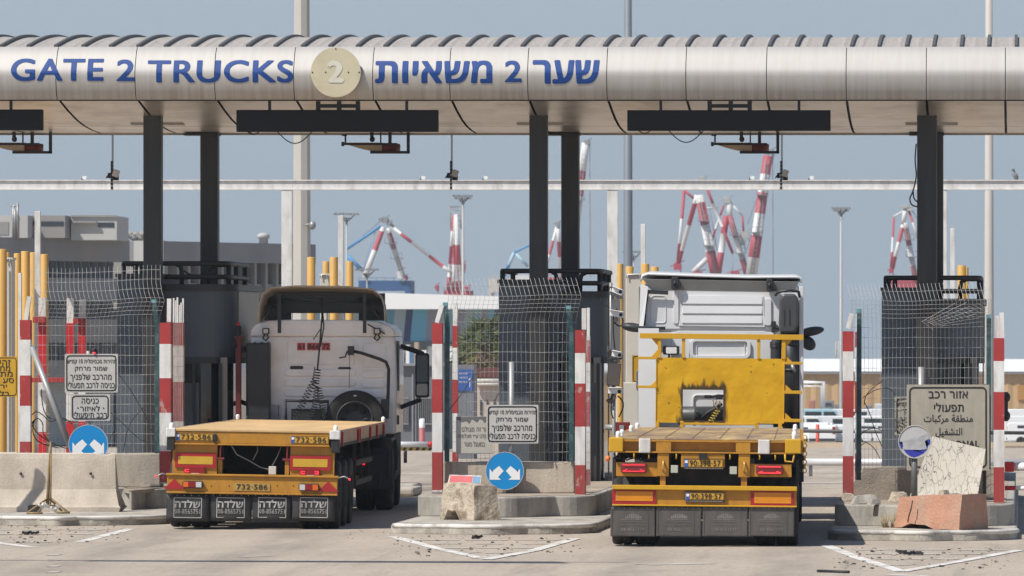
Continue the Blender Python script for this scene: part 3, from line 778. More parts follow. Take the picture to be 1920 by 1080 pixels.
booth('dark grey booth at right behind the big trilingual sign', 1653, 1722, 1842, 546, 572, (1661, 1838, 521, 546))
# small floodlight on the middle booth corner
t = thing('wall_lamp', 'small drum shaped lamp on the corner of the middle booth', 'lamp', tuple(P(1130, 660, 104.6)))
m = MB(); m.lathe(P(1124, 654, 104.6), (1, 0, 0), [(0, 0), (.06, 0), (.06, .09), (0, .09)], 14); part(m, 'lamp_base', M_black, t)
m = MB(); m.lathe(P(1134, 654, 104.6), (1, 0, 0), [(0, 0), (.058, 0), (.055, .05), (.05, .055), (0, .055)], 14); part(m, 'lamp_glass', M_lenswh, t)
# ================================================================ trucks
def ring(mb, x0, x1, z0, z1, r, w, y0, y1):
    """Rounded rectangular rim standing off a wall: front at y0, foot at y1."""
    o = rrect(x0, x1, z0, z1, r); i = rrect(x0 + w, x1 - w, z0 + w, z1 - w, max(r - w, .006)); n = len(o)
    vs = [(x, y0, z) for x, z in o] + [(x, y0, z) for x, z in i] + [(x, y1, z) for x, z in o] + [(x, y1, z) for x, z in i]
    fs = []
    for k in range(n):
        q = (k + 1) % n
        fs += [(k, q, q + n, k + n), (k, k + 2 * n, q + 2 * n, q), (k + n, q + n, q + 3 * n, k + 3 * n)]
    mb.raw(vs, fs)
def tyre_prof(r, w):
    h = w / 2
    return [(r * .58, -h * .8), (r * .8, -h), (r * .93, -h * .97), (r * .985, -h * .82), (r, -h * .6), (r, -h * .1), (r * .985, -h * .07), (r * .985, h * .07), (r, h * .1), (r, h * .6), (r * .985, h * .82), (r * .93, h * .97), (r * .8, h), (r * .58, h * .8)]
def wheel(parent, cx, cy, r=.5, dual=True, side=1):
    m = MB(); w = .285
    offs = (-.15, .15) if dual else (0,)
    for o in offs: m.lathe((cx + o, cy, r), (1, 0, 0), tyre_prof(r, w), 28)
    tw = part(m, 'wheel', M_tyre, parent, world=False)
    m = MB(); xo = cx + side * ((.16 if dual else 0) + .06)
    m.lathe((xo, cy, r), (side, 0, 0), [(r * .58, -.1), (r * .58, .06), (r * .52, .06), (r * .48, -.03), (r * .25, -.03), (r * .22, .06), (0, .07)], 20)
    part(m, 'rim', M_chassis, tw, world=False)
    return tw
def coil(mb, a, b, r, turns, t=.009, grow=1.0):
    a, b = Vector(a), Vector(b); ax = (b - a); n = int(turns * 10)
    u = ax.orthogonal().normalized(); v = ax.normalized().cross(u)
    mb.tube([a + ax * (k / n) + (u * math.cos(k * .628) + v * math.sin(k * .628)) * r * (1 + (grow - 1) * k / n) for k in range(n + 1)], t, 5)

# ---------------------------------------------------------------- left trailer: yellow flatbed with plywood deck
s1 = 131.0; d1 = F / s1; LX = PX(472, d1); yaw1 = math.atan(.0413); th1 = R(1.0)
tr = thing('flatbed_trailer', 'yellow flatbed trailer with pale plywood deck and black mudflaps lettered in white', 'trailer', (LX, d1, 0), yaw1)
tr.rotation_euler = (0, th1, yaw1)
def lx(X): return (290 + X / 4 - 472) / s1
def lz(Y, X=640): return (223 - Y / 4) / s1 + lx(X) * math.sin(th1)
LEN = 11.9
HW = 1.21
def lpart(m, n, mt, bev=0., p=None, label=None): return part(m, n, mt, p or tr, world=False, bev=bev, label=label)
zdk = 1.43
m = MB(); m.box(-HW + .06, HW - .06, -.02, LEN, zdk - .035, zdk); lpart(m, 'deck', M_deckwood, .006)
m = MB(); m.box(-HW + .09, HW - .13, -.005, .14, 1.225, zdk - .037)
m.box(-HW + .08, HW - .12, -.03, .14, 1.2, 1.224)
lpart(m, 'rear_beam', M_truck_y, .006)
# chassis rails and cross members
m = MB()
for x in (-.5, .5): m.box(x - .06, x + .06, .3, LEN - .2, .85, 1.38)
for k in range(12): m.box(-HW + .12, HW - .12, .5 + k * .98, .6 + k * .98, 1.2, 1.39)
m.box(-.45, .45, 1.2, 1.3, .5, 1.2)
lpart(m, 'chassis', M_chassis)
for sd in (-1, 1):
    # boards let into the side rails, with red stakes
    for a, b in ((.15, 5.6), (5.66, LEN)):
        m = MB(); x = sd * (HW - .02); m.box(min(x, x - sd * .035), max(x, x - sd * .035), a, b, 1.235, zdk + .002); lpart(m, 'side_board', M_sidewood)
    for y in (.9, 4.6, 5.0, 7.6, 9.4, 11.2):
        m = MB(); x = sd * (HW - .005); m.box(x - .02, x + .02, y, y + .1, 1.2, zdk - .02); lpart(m, 'stake_pocket', M_reflred)
    m = MB(); m.box(sd * HW - .09 * (sd > 0), sd * HW + .09 * (sd < 0), .0, LEN, 1.2, 1.233); lpart(m, 'side_rail', M_chassis)
    # side guard and mudguards
    m = MB(); m.box(sd * 1.17 - .02, sd * 1.17 + .02, 4.6, 8.6, .55, .63); m.box(sd * 1.17 - .02, sd * 1.17 + .02, 4.6, 8.6, .85, .93)
    for y in (4.8, 6.5, 8.3): m.box(sd * 1.15 - .03, sd * 1.15 + .01, y, y + .06, .5, 1.2)
    lpart(m, 'side_guard', M_chassis)
    for k in range(3): wheel(tr, sd * .92, .66 + 1.31 * k, .5, True, sd)
    m = MB(); cx = sd * HW
    m.box(cx - .03 if sd < 0 else cx - .12, cx + .10 if sd < 0 else cx + .03, -.06, .1, 1.31, 1.435); lpart(m, 'corner_casting', M_white, .01)
    m = MB(); m.box(cx - .02 if sd < 0 else cx - .1, cx + .09 if sd < 0 else cx + .02, -.04, .12, 1.12, 1.305); lpart(m, 'corner_hook', M_black, .01)
    for y in (.03, LEN - .2):
        m = MB(); m.lathe((cx - sd * .04, y, 1.43), (0, 0, 1), [(.03, 0), (.032, .03), (.034, .05), (.026, .075), (0, .085)], 12); lpart(m, 'twist_lock', M_whitec)
    # end panel with reflector board and lamp
    x0, x1 = (lx(125), lx(458)) if sd < 0 else (lx(1005), lx(1335))
    zt, zb = (lz(262, 290), lz(478, 290)) if sd < 0 else (lz(272, 1170), lz(500, 1170))
    m = MB(); m.box(x0, x1, .06, .12, zb, 1.2); lpart(m, 'end_panel', M_truck_y, .004)
    m = MB(); q0, q1 = (lx(145), lx(450)) if sd < 0 else (lx(1003), lx(1308))
    r0, r1 = (lz(425, 290), lz(316, 290)) if sd < 0 else (lz(447, 1155), lz(337, 1155))
    m.box(q0, q1, .035, .058, r0, r1); rb = lpart(m, 'reflector_board', M_reflred)
    m = MB(); b = .045; m.box(q0 + b, q1 - b, .03, .0345, r0 + .045, r1 - .05); lpart(m, 'reflector_centre', M_reflyel, p=rb)
    a0, a1 = (lx(215), lx(370)) if sd < 0 else (lx(1080), lx(1228))
    b0, b1 = (lz(476, 290), lz(424, 290)) if sd < 0 else (lz(492, 1155), lz(438, 1155))
    m = MB(); m.prism(rrect(a0, a1, b0, b1, .025), .0, .06); lm = lpart(m, 'tail_lamp', M_lensred, .006)
    m = MB()
    lit = [(a0 + .01, 1)] if sd < 0 else [(a0 + .012, 1), (a1 - .012, -1)]
    for xx, dr in lit:
        for z0, z1 in ((b0 + .058, b0 + .072), (b0 + .027, b0 + .041)): m.box(min(xx, xx + dr * .06), max(xx, xx + dr * .06), -.004, -.001, z0, z1)
        m.box(min(xx, xx + dr * .016), max(xx, xx + dr * .016), -.004, -.001, b0 + .027, b0 + .072)
    lpart(m, 'lit_band', M_lampglow, p=lm)
    m = MB(); m.box(a0 + .1, a1 - .08, -.004, -.001, b0 + .006, b0 + .016); lpart(m, 'clear_strip', M_lenswh, p=lm)
    # lower lamps and triangles on the bumper
    u0, u1 = (lx(208), lx(362)) if sd < 0 else (lx(1076), lx(1228))
    v0, v1 = (lz(580, 285), lz(526, 285)) if sd < 0 else (lz(603, 1150), lz(547, 1150))
    m = MB(); m.prism(rrect(u0, u1, v0, v1, .025), -.085, -.03); lm = lpart(m, 'lamp_cluster', M_plastic, .005)
    wd = (u1 - u0 - .03) / 3.3; cols = [M_lensor, M_lensred, M_lenswh]; ws = [.9, 1.35, 1.0] if sd < 0 else [1.0, 1.35, 1.0]
    x = u0 + .013
    for mt, ww in zip(cols if sd < 0 else cols[::-1], ws):
        m = MB(); m.box(x, x + wd * ww, -.094, -.086, v0 + .013, v1 - .013); lpart(m, 'lens', mt, .003, p=lm); x += wd * ww
    m = MB(); c = lx(147) if sd < 0 else lx(1295); zq = lz(587, 147) if sd < 0 else lz(608, 1295)
    m.prism([(c - .15, zq), (c + .15, zq), (c, zq + .135 * 1.1)], -.045, -.031); lpart(m, 'triangle_reflector', M_reflred)
    # marker on a stalk
    m = MB(); e = sd * 1.38; m.tube([(sd * 1.2, .1, .75), (sd * 1.3, .08, .78), (e, .05, .74 if sd > 0 else .735)], .011, 5); st = lpart(m, 'marker_stalk', M_greyp)
    m = MB(); m.ball((e, .04, .74), .017, .017, .018, 10); lpart(m, 'marker_lamp', M_lampglow, p=st)
    # ratchet posts between the panels
    xx = lx(478) if sd < 0 else lx(978)
    m = MB(); m.box(xx - .028, xx + .032, .1, .16, lz(488), lz(372)); lpart(m, 'post', M_truck_y)
    m = MB(); m.box(xx - .06, xx + .06, .07, .1, lz(368), lz(354)); m.tube([(xx, .09, lz(360)), (xx + .005, .09, 1.2)], .012, 5); lpart(m, 'pin', M_redplate)
# licence plates of the trailer
def plate(parent, text, x0, x1, z0, z1, y, mt, blue=True, ink=M_ink, sub=True, bord=True):
    m = MB(); m.prism(rrect(x0, x1, z0, z1, .01, 2), y - .008, y); pl = part(m, 'licence_plate', mt, parent, world=False)
    hb = (z1 - z0)
    if blue:
        m = MB(); m.box(x0 + .006, x0 + .055, y - .0115, y - .009, z0 + .006, z1 - .006); part(m, 'plate_strip', M_plateblue, pl, world=False)
        m = MB(); m.box(x0 + .012, x0 + .05, y - .0145, y - .012, z1 - .055, z1 - .022); part(m, 'plate_flag', M_whitec, pl, world=False)
    m = MB(); ox = .075 if blue else .045
    add_text(m, text, x0 + ox, x1 - .035, z0 + hb * .18, z0 + hb * .84, y - .012, .007)
    if bord: frame_line(m, x0 + .004, x1 - .004, z0 + .004, z1 - .004, .009, .007, y - .0095)
    part(m, 'plate_number', ink, pl, world=False)
    return pl
plate(tr, '732·586', lx(150), lx(430), lz(226, 290), lz(168, 290), -.008, M_plate)
plate(tr, '732·586', lx(1008), lx(1292), lz(250, 1150), lz(190, 1150), -.008, M_plate)
m = MB(); m.prism(rrect(lx(424), lx(457), lz(236, 440), lz(172, 440), .03), -.05, -.006); lpart(m, 'plate_lamp', M_black, .008)
# bumper with folded edges
zb0, zb1 = lz(612), lz(493)
m = MB(); m.box(-1.215, 1.21, -.03, .03, zb0, zb1); m.box(-1.23, 1.225, -.06, .04, zb1, zb1 + .03); m.box(-1.22, 1.215, -.055, .03, zb0 - .028, zb0)
m.box(-.9, -.8, .03, .5, zb0 + .02, zb1); m.box(.8, .9, .03, .5, zb0 + .02, zb1)
bp = lpart(m, 'bumper', M_truck_y, .006)
m = MB()
for X in (420, 552, 912, 1032): m.ball((lx(X), -.032, lz(560, X)), .012, .008, .012, 8)
lpart(m, 'bumper_bolts', M_rust, p=bp)
plate(tr, '732·586', lx(588), lx(860), lz(600), lz(541), -.034, M_plateold, False, bord=False)
# four mudflaps with the printed phone number
for a, b in ((88, 408), (410, 726), (730, 1026), (1030, 1350)):
    m = MB(); x0, x1 = lx(a), lx(b); k = 6; cx = (a + b) / 2
    zt, zl = lz(628, cx), lz(830, cx)
    pts = []
    vs = []; n = 5
    for i in range(n + 1):
        for j in range(k + 1):
            u = j / k; v = i / n
            vs.append((x0 + (x1 - x0) * u, .0 + .02 * math.sin(u * 6.3 + a) * v - .015 * v, zt + (zl - zt) * v))
    fs = [(i * (k + 1) + j, i * (k + 1) + j + 1, (i + 1) * (k + 1) + j + 1, (i + 1) * (k + 1) + j) for i in range(n) for j in range(k)]
    m.raw(vs, fs, True); fl = lpart(m, 'mudflap', M_flap)
    so = fl.modifiers.new('thick', 'SOLIDIFY'); so.thickness = .008; so.offset = 1
    m = MB(); fx0, fx1 = cx - 108 + 3, cx + 105
    def bend(vv, x0=x0, x1=x1, zt=zt, zl=zl, a=a):
        u = (vv.x - x0) / (x1 - x0); v = (vv.z - zt) / (zl - zt)
        return Vector((vv.x, .02 * math.sin(u * 6.3 + a) * v - .015 * v - .016, vv.z))
    i0 = len(m.v)
    frame_line(m, lx(fx0), lx(fx1), lz(803, cx), lz(652, cx), .008, .009, 0)
    add_text(m, heb('שלדה'), lx(cx - 96), lx(cx + 94), lz(728, cx), lz(668, cx), 0, .024)
    add_text(m, '08-8565751', lx(cx - 97), lx(cx + 95), lz(772, cx), lz(737, cx), 0, .012)
    m.v = [bend(v) for v in m.v]
    lpart(m, 'flap_print', M_flaptext, p=fl)
    m = MB()
    for j in range(6): m.ball((x0 + (x1 - x0) * (j + .5) / 6, -.012, zt - .012), .009, .008, .009, 6)
    lpart(m, 'flap_bolts', M_grey, p=fl)
# cables and junction box in the dark gap
m = MB()
m.tube([(lx(560), .1, 1.2), (lx(600), .15, lz(330)), (lx(700), .18, lz(380)), (lx(780), .16, lz(425)), (lx(850), .1, lz(440))], .009, 5)
m.tube([(lx(750), .2, 1.2), (lx(755), .2, lz(300)), (lx(720), .2, lz(370))], .008, 5)
m.tube([(lx(935), .15, 1.2), (lx(900), .12, lz(350)), (lx(868), .1, lz(410))], .008, 5)
lpart(m, 'loose_cables', M_grey)
m = MB(); m.box(lx(845), lx(900), .04, .1, lz(476), lz(414)); lpart(m, 'junction_box', M_beige, .005)

# ---------------------------------------------------------------- left tractor
s2 = 115.0; d2 = F / s2
tk = thing('tractor_unit', 'dirty white cab tractor with a hollow tan roof spoiler and a spare wheel', 'truck', (PX(605.5, d2), d2, 0), yaw1)
def tx(X): return (280 + X / 3.552 - 605.5) / s2
def tz(Y): return 2.58 + (135 - Y / 3.552) / s2
def kpart(m, n, mt, bev=0., p=None): return part(m, n, mt, p or tk, world=False, bev=bev)
HWc = 1.187
m = MB(); m.prism([(-HWc, 1.2), (HWc, 1.2), (HWc + .012, 2.0), (HWc - .01, 2.80), (-HWc + .01, 2.80), (-HWc - .012, 2.0)], 0, 2.15); kpart(m, 'cab_body', M_cab, .05)
roof = [(-HWc + .005, 2.79), (HWc - .005, 2.79), (HWc - .02, 2.88), (HWc - .10, 2.97), (HWc - .3, 3.03), (.5, 3.06), (-.5, 3.065), (-HWc + .3, 3.05), (-HWc + .1, 2.99), (-HWc + .02, 2.9)]
m = MB(); m.prism(roof, -.035, 2.0); kpart(m, 'cab_roof', M_cab, .03)
m = MB()
ring(m, tx(920), tx(1366), tz(582), tz(418), .05, .012, -.009, .004); ring(m, tx(1420), tx(1576), tz(602), tz(434), .05, .012, -.009, .004)
for i in range(3):
    for a, b, o in ((903, 1372, 0), (1416, 1570, 10)):
        y0 = 612 + 67 * i + o
        m.prism(rrect(tx(a), tx(b), tz(y0 + 46), tz(y0), .05), -.022, .004)
kpart(m, 'back_panel_pressings', M_cab, .012)
m = MB(); m.prism(rrect(tx(938), tx(1026), tz(614), tz(590), .025), -.02, .0); kpart(m, 'vent_slot', M_plastic, .005); m = MB(); m.prism(rrect(tx(1256), tx(1343), tz(621), tz(597), .025), -.02, 0); kpart(m, 'vent_slot', M_plastic, .005)
for gx, w_, tx_, b in ((985, 54, '61', 0), (1050, 90, '866', 0), (1148, 56, '72', 0)):
    m = MB(); m.box(tx(gx), tx(gx + w_), -.016, -.010, tz(486), tz(436)); rp_ = kpart(m, 'number_tile', M_redplate)
    m = MB(); add_text(m, tx_, tx(gx + 6), tx(gx + w_ - 5), tz(480), tz(442), -.019, .03); kpart(m, 'tile_number', M_ink, p=rp_)
# air intake stack
m = MB(); m.prism(rrect(tx(655), tx(812), tz(1010), tz(436), .04), -.3, -.02)
for k in range(3): m.box(tx(700 + 45 * k), tx(722 + 45 * k), -.32, -.05, tz(450), tz(436) + .012)
kpart(m, 'air_intake', M_plastic, .03)
# lower rear wall pieces
m = MB(); m.box(tx(805), tx(865), -.12, -.01, tz(960), tz(850)); kpart(m, 'battery_cover', M_grey, .01)
m = MB(); m.tube([(tx(920), -.35, tz(1000)), (tx(920), -.35, tz(820)), (tx(1200), -.35, tz(826)), (tx(1200), -.35, tz(1000))], .03, 6); m.box(tx(955), tx(1170), -.3, -.05, tz(985), tz(875)); kpart(m, 'hose_rack', M_plastic)
# spoiler: hollow shell open to the rear
def arch(y, hw, zt, zb, sl):
    return [(-hw, y, zb), (-hw + .015, y, zb + (zt - zb) * .45), (-hw + .07, y, zt - .13), (-hw + .22, y, zt - .03), (-hw * .4, y, zt), (hw * .4, y, zt - sl), (hw - .22, y, zt - .04 - sl), (hw - .07, y, zt - .15 - sl), (hw - .015, y, zb + (zt - zb) * .43), (hw, y, zb)]
A = [arch(-.32, 1.04, 3.62, 3.03, .01), arch(.2, 1.03, 3.60, 3.03, .01), arch(.9, .98, 3.5, 3.2, .01), arch(1.6, .9, 3.3, 3.2, .01)]
vs = [v for a in A for v in a]; n = 10
m = MB(); m.raw(vs, [(i * n + j, i * n + j + 1, (i + 1) * n + j + 1, (i + 1) * n + j) for i in range(3) for j in range(n - 1)], True)
sp_o = kpart(m, 'roof_spoiler', M_spoiler); so = sp_o.modifiers.new('t', 'SOLIDIFY'); so.thickness = .02
m = MB(); zz = 3.05
for X in (877, 1441): m.box(tx(X) - .028, tx(X) + .028, -.34, -.29, tz(372), tz(108))
m.tube([(tx(880), -.3, tz(125)), (tx(1160), -.28, tz(165)), (tx(1440), -.3, tz(130))], .014, 5)
m.box(tx(890), tx(1440), .28, .33, tz(238), tz(168))
for sd in (-1, 1):
    x = sd * .93; m.tube([(x, -.2, 3.06), (x - sd * .1, -.1, 3.24), (x - sd * .0, -.05, 3.16), (x - sd * .16, .0, 3.07)], .018, 5); m.tube([(x, -.25, 3.06), (x - sd * .14, -.25, 3.33)], .014, 5)
m.tube([(tx(1441), -.05, tz(200)), (tx(1530), .1, tz(240))], .02, 5); m.tube([(tx(877), -.05, tz(220)), (tx(800), .1, tz(180))], .02, 5)
kpart(m, 'spoiler_struts', M_plastic)
m = MB(); m.box(-.98, -.55, .5, .54, 3.05, 3.42); m.box(.55, .98, .5, .54, 3.05, 3.42); m.box(-.98, .98, .5, .54, 3.32, 3.5); kpart(m, 'spoiler_lining', M_plastic2)
# work lamps
for X in (780, 1518):
    m = MB(); m.prism(rrect(tx(X - 22), tx(X + 23), tz(380), tz(338), .012), -.13, -.05); m.tube([(tx(X - 8), -.07, tz(380)), (tx(X - 20), -.08, tz(405)), (tx(X), -.08, tz(422)), (tx(X + 18), -.08, tz(400)), (tx(X + 8), -.07, tz(382))], .014, 5); wl = kpart(m, 'work_lamp', M_plastic)
    m = MB(); m.box(tx(X - 14), tx(X + 15), -.136, -.131, tz(373), tz(345)); kpart(m, 'lamp_glass', M_lenswh, p=wl)
# aerial cable and coiled hoses
m = MB(); m.tube([(tx(1158), -.33, tz(140)), (tx(1160), -.35, tz(260)), (tx(1150), -.36, tz(390)), (tx(1135), -.36, tz(560)), (tx(1130), -.36, tz(612))], .015, 6)
m.tube([(tx(1150), -.36, tz(345)), (tx(1103), -.36, tz(415))], .008, 5); m.tube([(tx(1165), -.35, tz(230)), (tx(1172), -.36, tz(330)), (tx(1150), -.36, tz(460))], .012, 5); m.tube([(tx(1140), -.34, tz(140)), (tx(1168), -.35, tz(300))], .012, 5)
kpart(m, 'hose_hanger', M_black)
for a, b, q, r0, g in (((1132, 605), (1120, 720), 5, .055, 1.0), ((1115, 680), (985, 940), 10, .05, 1.1), ((1128, 720), (1105, 940), 9, .042, 1.1), ((1140, 730), (1180, 940), 10, .045, 1.1)):
    m = MB(); coil(m, (tx(a[0]), -.42, tz(a[1])), (tx(b[0]), -.5, tz(b[1])), r0, q * 1.3, .0075, g); kpart(m, 'coiled_hose', M_black)
# crane arm for the spare wheel
m = MB(); m.tube([(tx(1345), -.2, tz(488)), (tx(1420), -.2, tz(505)), (tx(1540), -.2, tz(545)), (tx(1580), -.2, tz(565)), (tx(1597), -.2, tz(610)), (tx(1594), -.2, tz(760)), (tx(1588), -.2, tz(930))], .028, 8)
m.box(tx(1548), tx(1598), -.28, -.1, tz(940), tz(810)); kpart(m, 'winch_arm', M_plastic)
m = MB(); m.obox((tx(1347), -.22, tz(488)), .1, .1, .15); m.lathe((tx(1328), -.22, tz(488)), (1, 0, 0), [(0, 0), (.06, 0), (.06, .02), (.03, .02), (.03, .08), (.06, .08), (.06, .1), (0, .1)], 12)
m.tube([(tx(1325), -.24, tz(490)), (tx(1310), -.24, tz(530)), (tx(1272), -.24, tz(537))], .014, 5); m.tube([(tx(1340), -.2, tz(500)), (tx(1335), -.2, tz(738))], .006, 4); kpart(m, 'winch', M_booth2)
# spare wheel
m = MB(); cx, cz = tx(1378), tz(945); m.lathe((cx, -.26, cz), (0, -1, 0), tyre_prof(.475, .28), 40); sw = kpart(m, 'spare_wheel', M_tyre)
m = MB(); m.lathe((cx, -.3, cz), (0, -1, 0), [(.30, .02), (.30, .09), (.285, .1), (.27, .07), (.26, -.02), (.1, -.03), (0, -.03)], 36); rm = kpart(m, 'rim', M_plastic2, p=sw)
m = MB()
for k in range(8):
    a = k * math.pi / 4; m.ball((cx + .18 * math.cos(a), -.29, cz + .18 * math.sin(a)), .03, .01, .045, 8, Matrix.Rotation(-a + math.pi / 2, 3, 'Y'))
kpart(m, 'rim_holes', M_black, p=sw)
m = MB(); m.box(cx - .02, cx + .025, -.405, -.40, cz + .375, cz + .395); kpart(m, 'valve_tag', M_white, p=sw)
# mirrors
for sd in (-1, 1):
    m = MB(); x0 = sd * HWc
    m.tube([(x0, 1.3, 2.63), (x0 + sd * .2, 1.32, 2.57), (x0 + sd * .38, 1.3, 2.5)], .045, 8); m.tube([(x0, 1.3, 1.62), (x0 + sd * .1, 1.3, 1.66), (x0 + sd * .34, 1.3, 1.75)], .04, 8); am = kpart(m, 'mirror_arm', M_plastic)
    m = MB(); c = x0 + sd * .36; m.prism(rrect(c - .115, c + .115, 1.78, 2.52, .05), 1.25, 1.4); mh = kpart(m, 'mirror', M_plastic, .03)
    m = MB(); m.prism(rrect(c - .09, c + .09, 2.04, 2.48, .03), 1.242, 1.249); kpart(m, 'mirror_glass', M_glass, p=mh)
    m = MB(); m.prism(rrect(c - .09, c + .09, 1.82, 2.01, .03), 1.242, 1.249); kpart(m, 'mirror_glass', mat('mirror_dull', (.2, .2, .2), .15, .8), p=mh)
    m = MB(); xw = sd * (HWc + .002); m.raw([(xw, .9, 2.05), (xw, 1.95, 2.05), (xw - sd * .01, 1.8, 2.68), (xw - sd * .01, .9, 2.7)], [(0, 1, 2, 3)]); kpart(m, 'side_window', M_glass)
    m = MB(); xw = sd * (HWc + .016); m.box(xw - .008, xw + .008, .25, .6, 1.9, 2.72); kpart(m, 'door_seal', M_plastic)
    m = MB(); m.box(xw - .02, xw + .015, .3, .42, 1.35, 1.5); kpart(m, 'side_marker_recess', M_plastic)
m = MB(); m.tube([(tx(1455), -.1, tz(312)), (tx(1560), -.06, tz(370)), (HWc - .02, .3, 2.66), (HWc + .05, 1.25, 2.58)], .011, 5); kpart(m, 'guy_cable', M_black)
m = MB(); m.box(-1.05, 1.05, 2.152, 2.17, 1.95, 2.75); kpart(m, 'windscreen', M_glass)
m = MB(); m.box(-1.1, 1.1, 2.155, 2.2, .55, 1.6); kpart(m, 'grille', M_plastic)
# chassis, fifth wheel, wheels, mudguards and lights under the deck
m = MB()
for x in (-.42, .42): m.box(x - .05, x + .05, -2.9, 1.8, .75, 1.02)
m.box(-.6, .6, -1.9, -.9, 1.0, 1.16); m.box(-1.15, 1.15, .1, 2.1, .5, 1.2); kpart(m, 'chassis', M_chassis)
for sd in (-1, 1):
    wheel(tk, sd * .93, -1.4, .51, True, sd); wheel(tk, sd * 1.02, 1.4, .51, False, sd)
    m = MB(); pts = [(-.75 + .0, .62), (-.66, .98), (-.4, 1.13), (.4, 1.13), (.66, .98), (.75, .62)]
    for (ya, za), (yb, zb_) in zip(pts, pts[1:]):
        m.hexa([(sd * .95 - .3, -1.4 + ya, za), (sd * .95 + .3, -1.4 + ya, za), (sd * .95 + .3, -1.4 + yb, zb_), (sd * .95 - .3, -1.4 + yb, zb_)] + [(sd * .95 - .3, -1.4 + ya, za + .02), (sd * .95 + .3, -1.4 + ya, za + .02), (sd * .95 + .3, -1.4 + yb, zb_ + .02), (sd * .95 - .3, -1.4 + yb, zb_ + .02)])
    m.box(sd * .95 - .3, sd * .95 + .3, -2.17, -2.15, .35, .9)
    kpart(m, 'mudguard', M_plastic, .01)
    m = MB(); m.box(sd * .78 - .13, sd * .78 + .13, -2.95, -2.88, .72, .86); lt = kpart(m, 'tail_lamp', M_lensred)
    m = MB()
    for k in range(4): m.box(sd * .78 + .0 + .022 * k, sd * .78 + .016 + .022 * k, -2.956, -2.951, .75, .83)
    kpart(m, 'lit_band', M_lampglow, p=lt)
    m = MB(); m.tube([(sd * 1.19, -2.2, .5), (sd * 1.2, -2.2, 1.0), (sd * 1.2, -1.0, 1.15)], .02, 6); kpart(m, 'mudguard_stay', M_plastic)
    m = MB(); m.lathe((sd * .9, -.5, .62), (0, 1, 0), [(0, 0), (.3, 0), (.31, .03), (.31, .9), (.3, .93), (0, .93)], 20); kpart(m, 'fuel_tank', M_chassis)
plate(tk, '61·866·72', .28, .82, .46, .58, -2.9, M_plateold, False)
m = MB(); m.box(-1.1, 1.1, -2.89, -2.85, .4, .66); kpart(m, 'rear_crossbar', M_chassis)

# ---------------------------------------------------------------- right trailer
s3 = 143.5; d3 = F / s3; yaw3 = math.atan(.034); th3 = R(.6)
tq = thing('flatbed_trailer', 'worn yellow flatbed trailer with faded grey mudflaps and a scorched front bulkhead', 'trailer', (PX(1321, d3), d3, 0), yaw3)
tq.rotation_euler = (0, th3, yaw3)
def rx(X): return (1100 + X / 4 - 1321) / s3
def rz(Y, X=880): return (275 - Y / 4) / s3 + rx(X) * math.sin(th3)
def qpart(m, n, mt, bev=0., p=None): return part(m, n, mt, p or tq, world=False, bev=bev)
HQ = 1.255; zq = rz(290, 880)
m = MB(); m.box(-HQ + .02, HQ - .02, -.01, 11.7, zq - .02, zq)
for k in range(1, 6): pass
dk = qpart(m, 'deck', M_deckold, .005)
m = MB()
for k in range(1, 7): x = -HQ + 2 * HQ * k / 7; m.box(x - .004, x + .004, .02, 11.6, zq + .002, zq + .005)
for y, a_, b_ in ((2.2, -1.1, .1), (5.8, -.3, 1.1)): m.box(a_, b_, y, y + .03, zq + .002, zq + .006)
qpart(m, 'deck_seams', mat('deck_seam_rust', (.16, .09, .05), .8, 0, .3, 6), p=dk)
zf0, zf1 = rz(400, 880), rz(388, 880)
m = MB(); m.box(-HQ + .18, HQ - .18, .09, .12, zf1, zq - .02); m.box(-HQ + .1, HQ - .1, -.02, .16, zf0, zf1); m.box(-HQ + .1, HQ - .1, -.022, .1, zq - .045, zq - .021)
qpart(m, 'rear_beam', M_truck_y, .004)
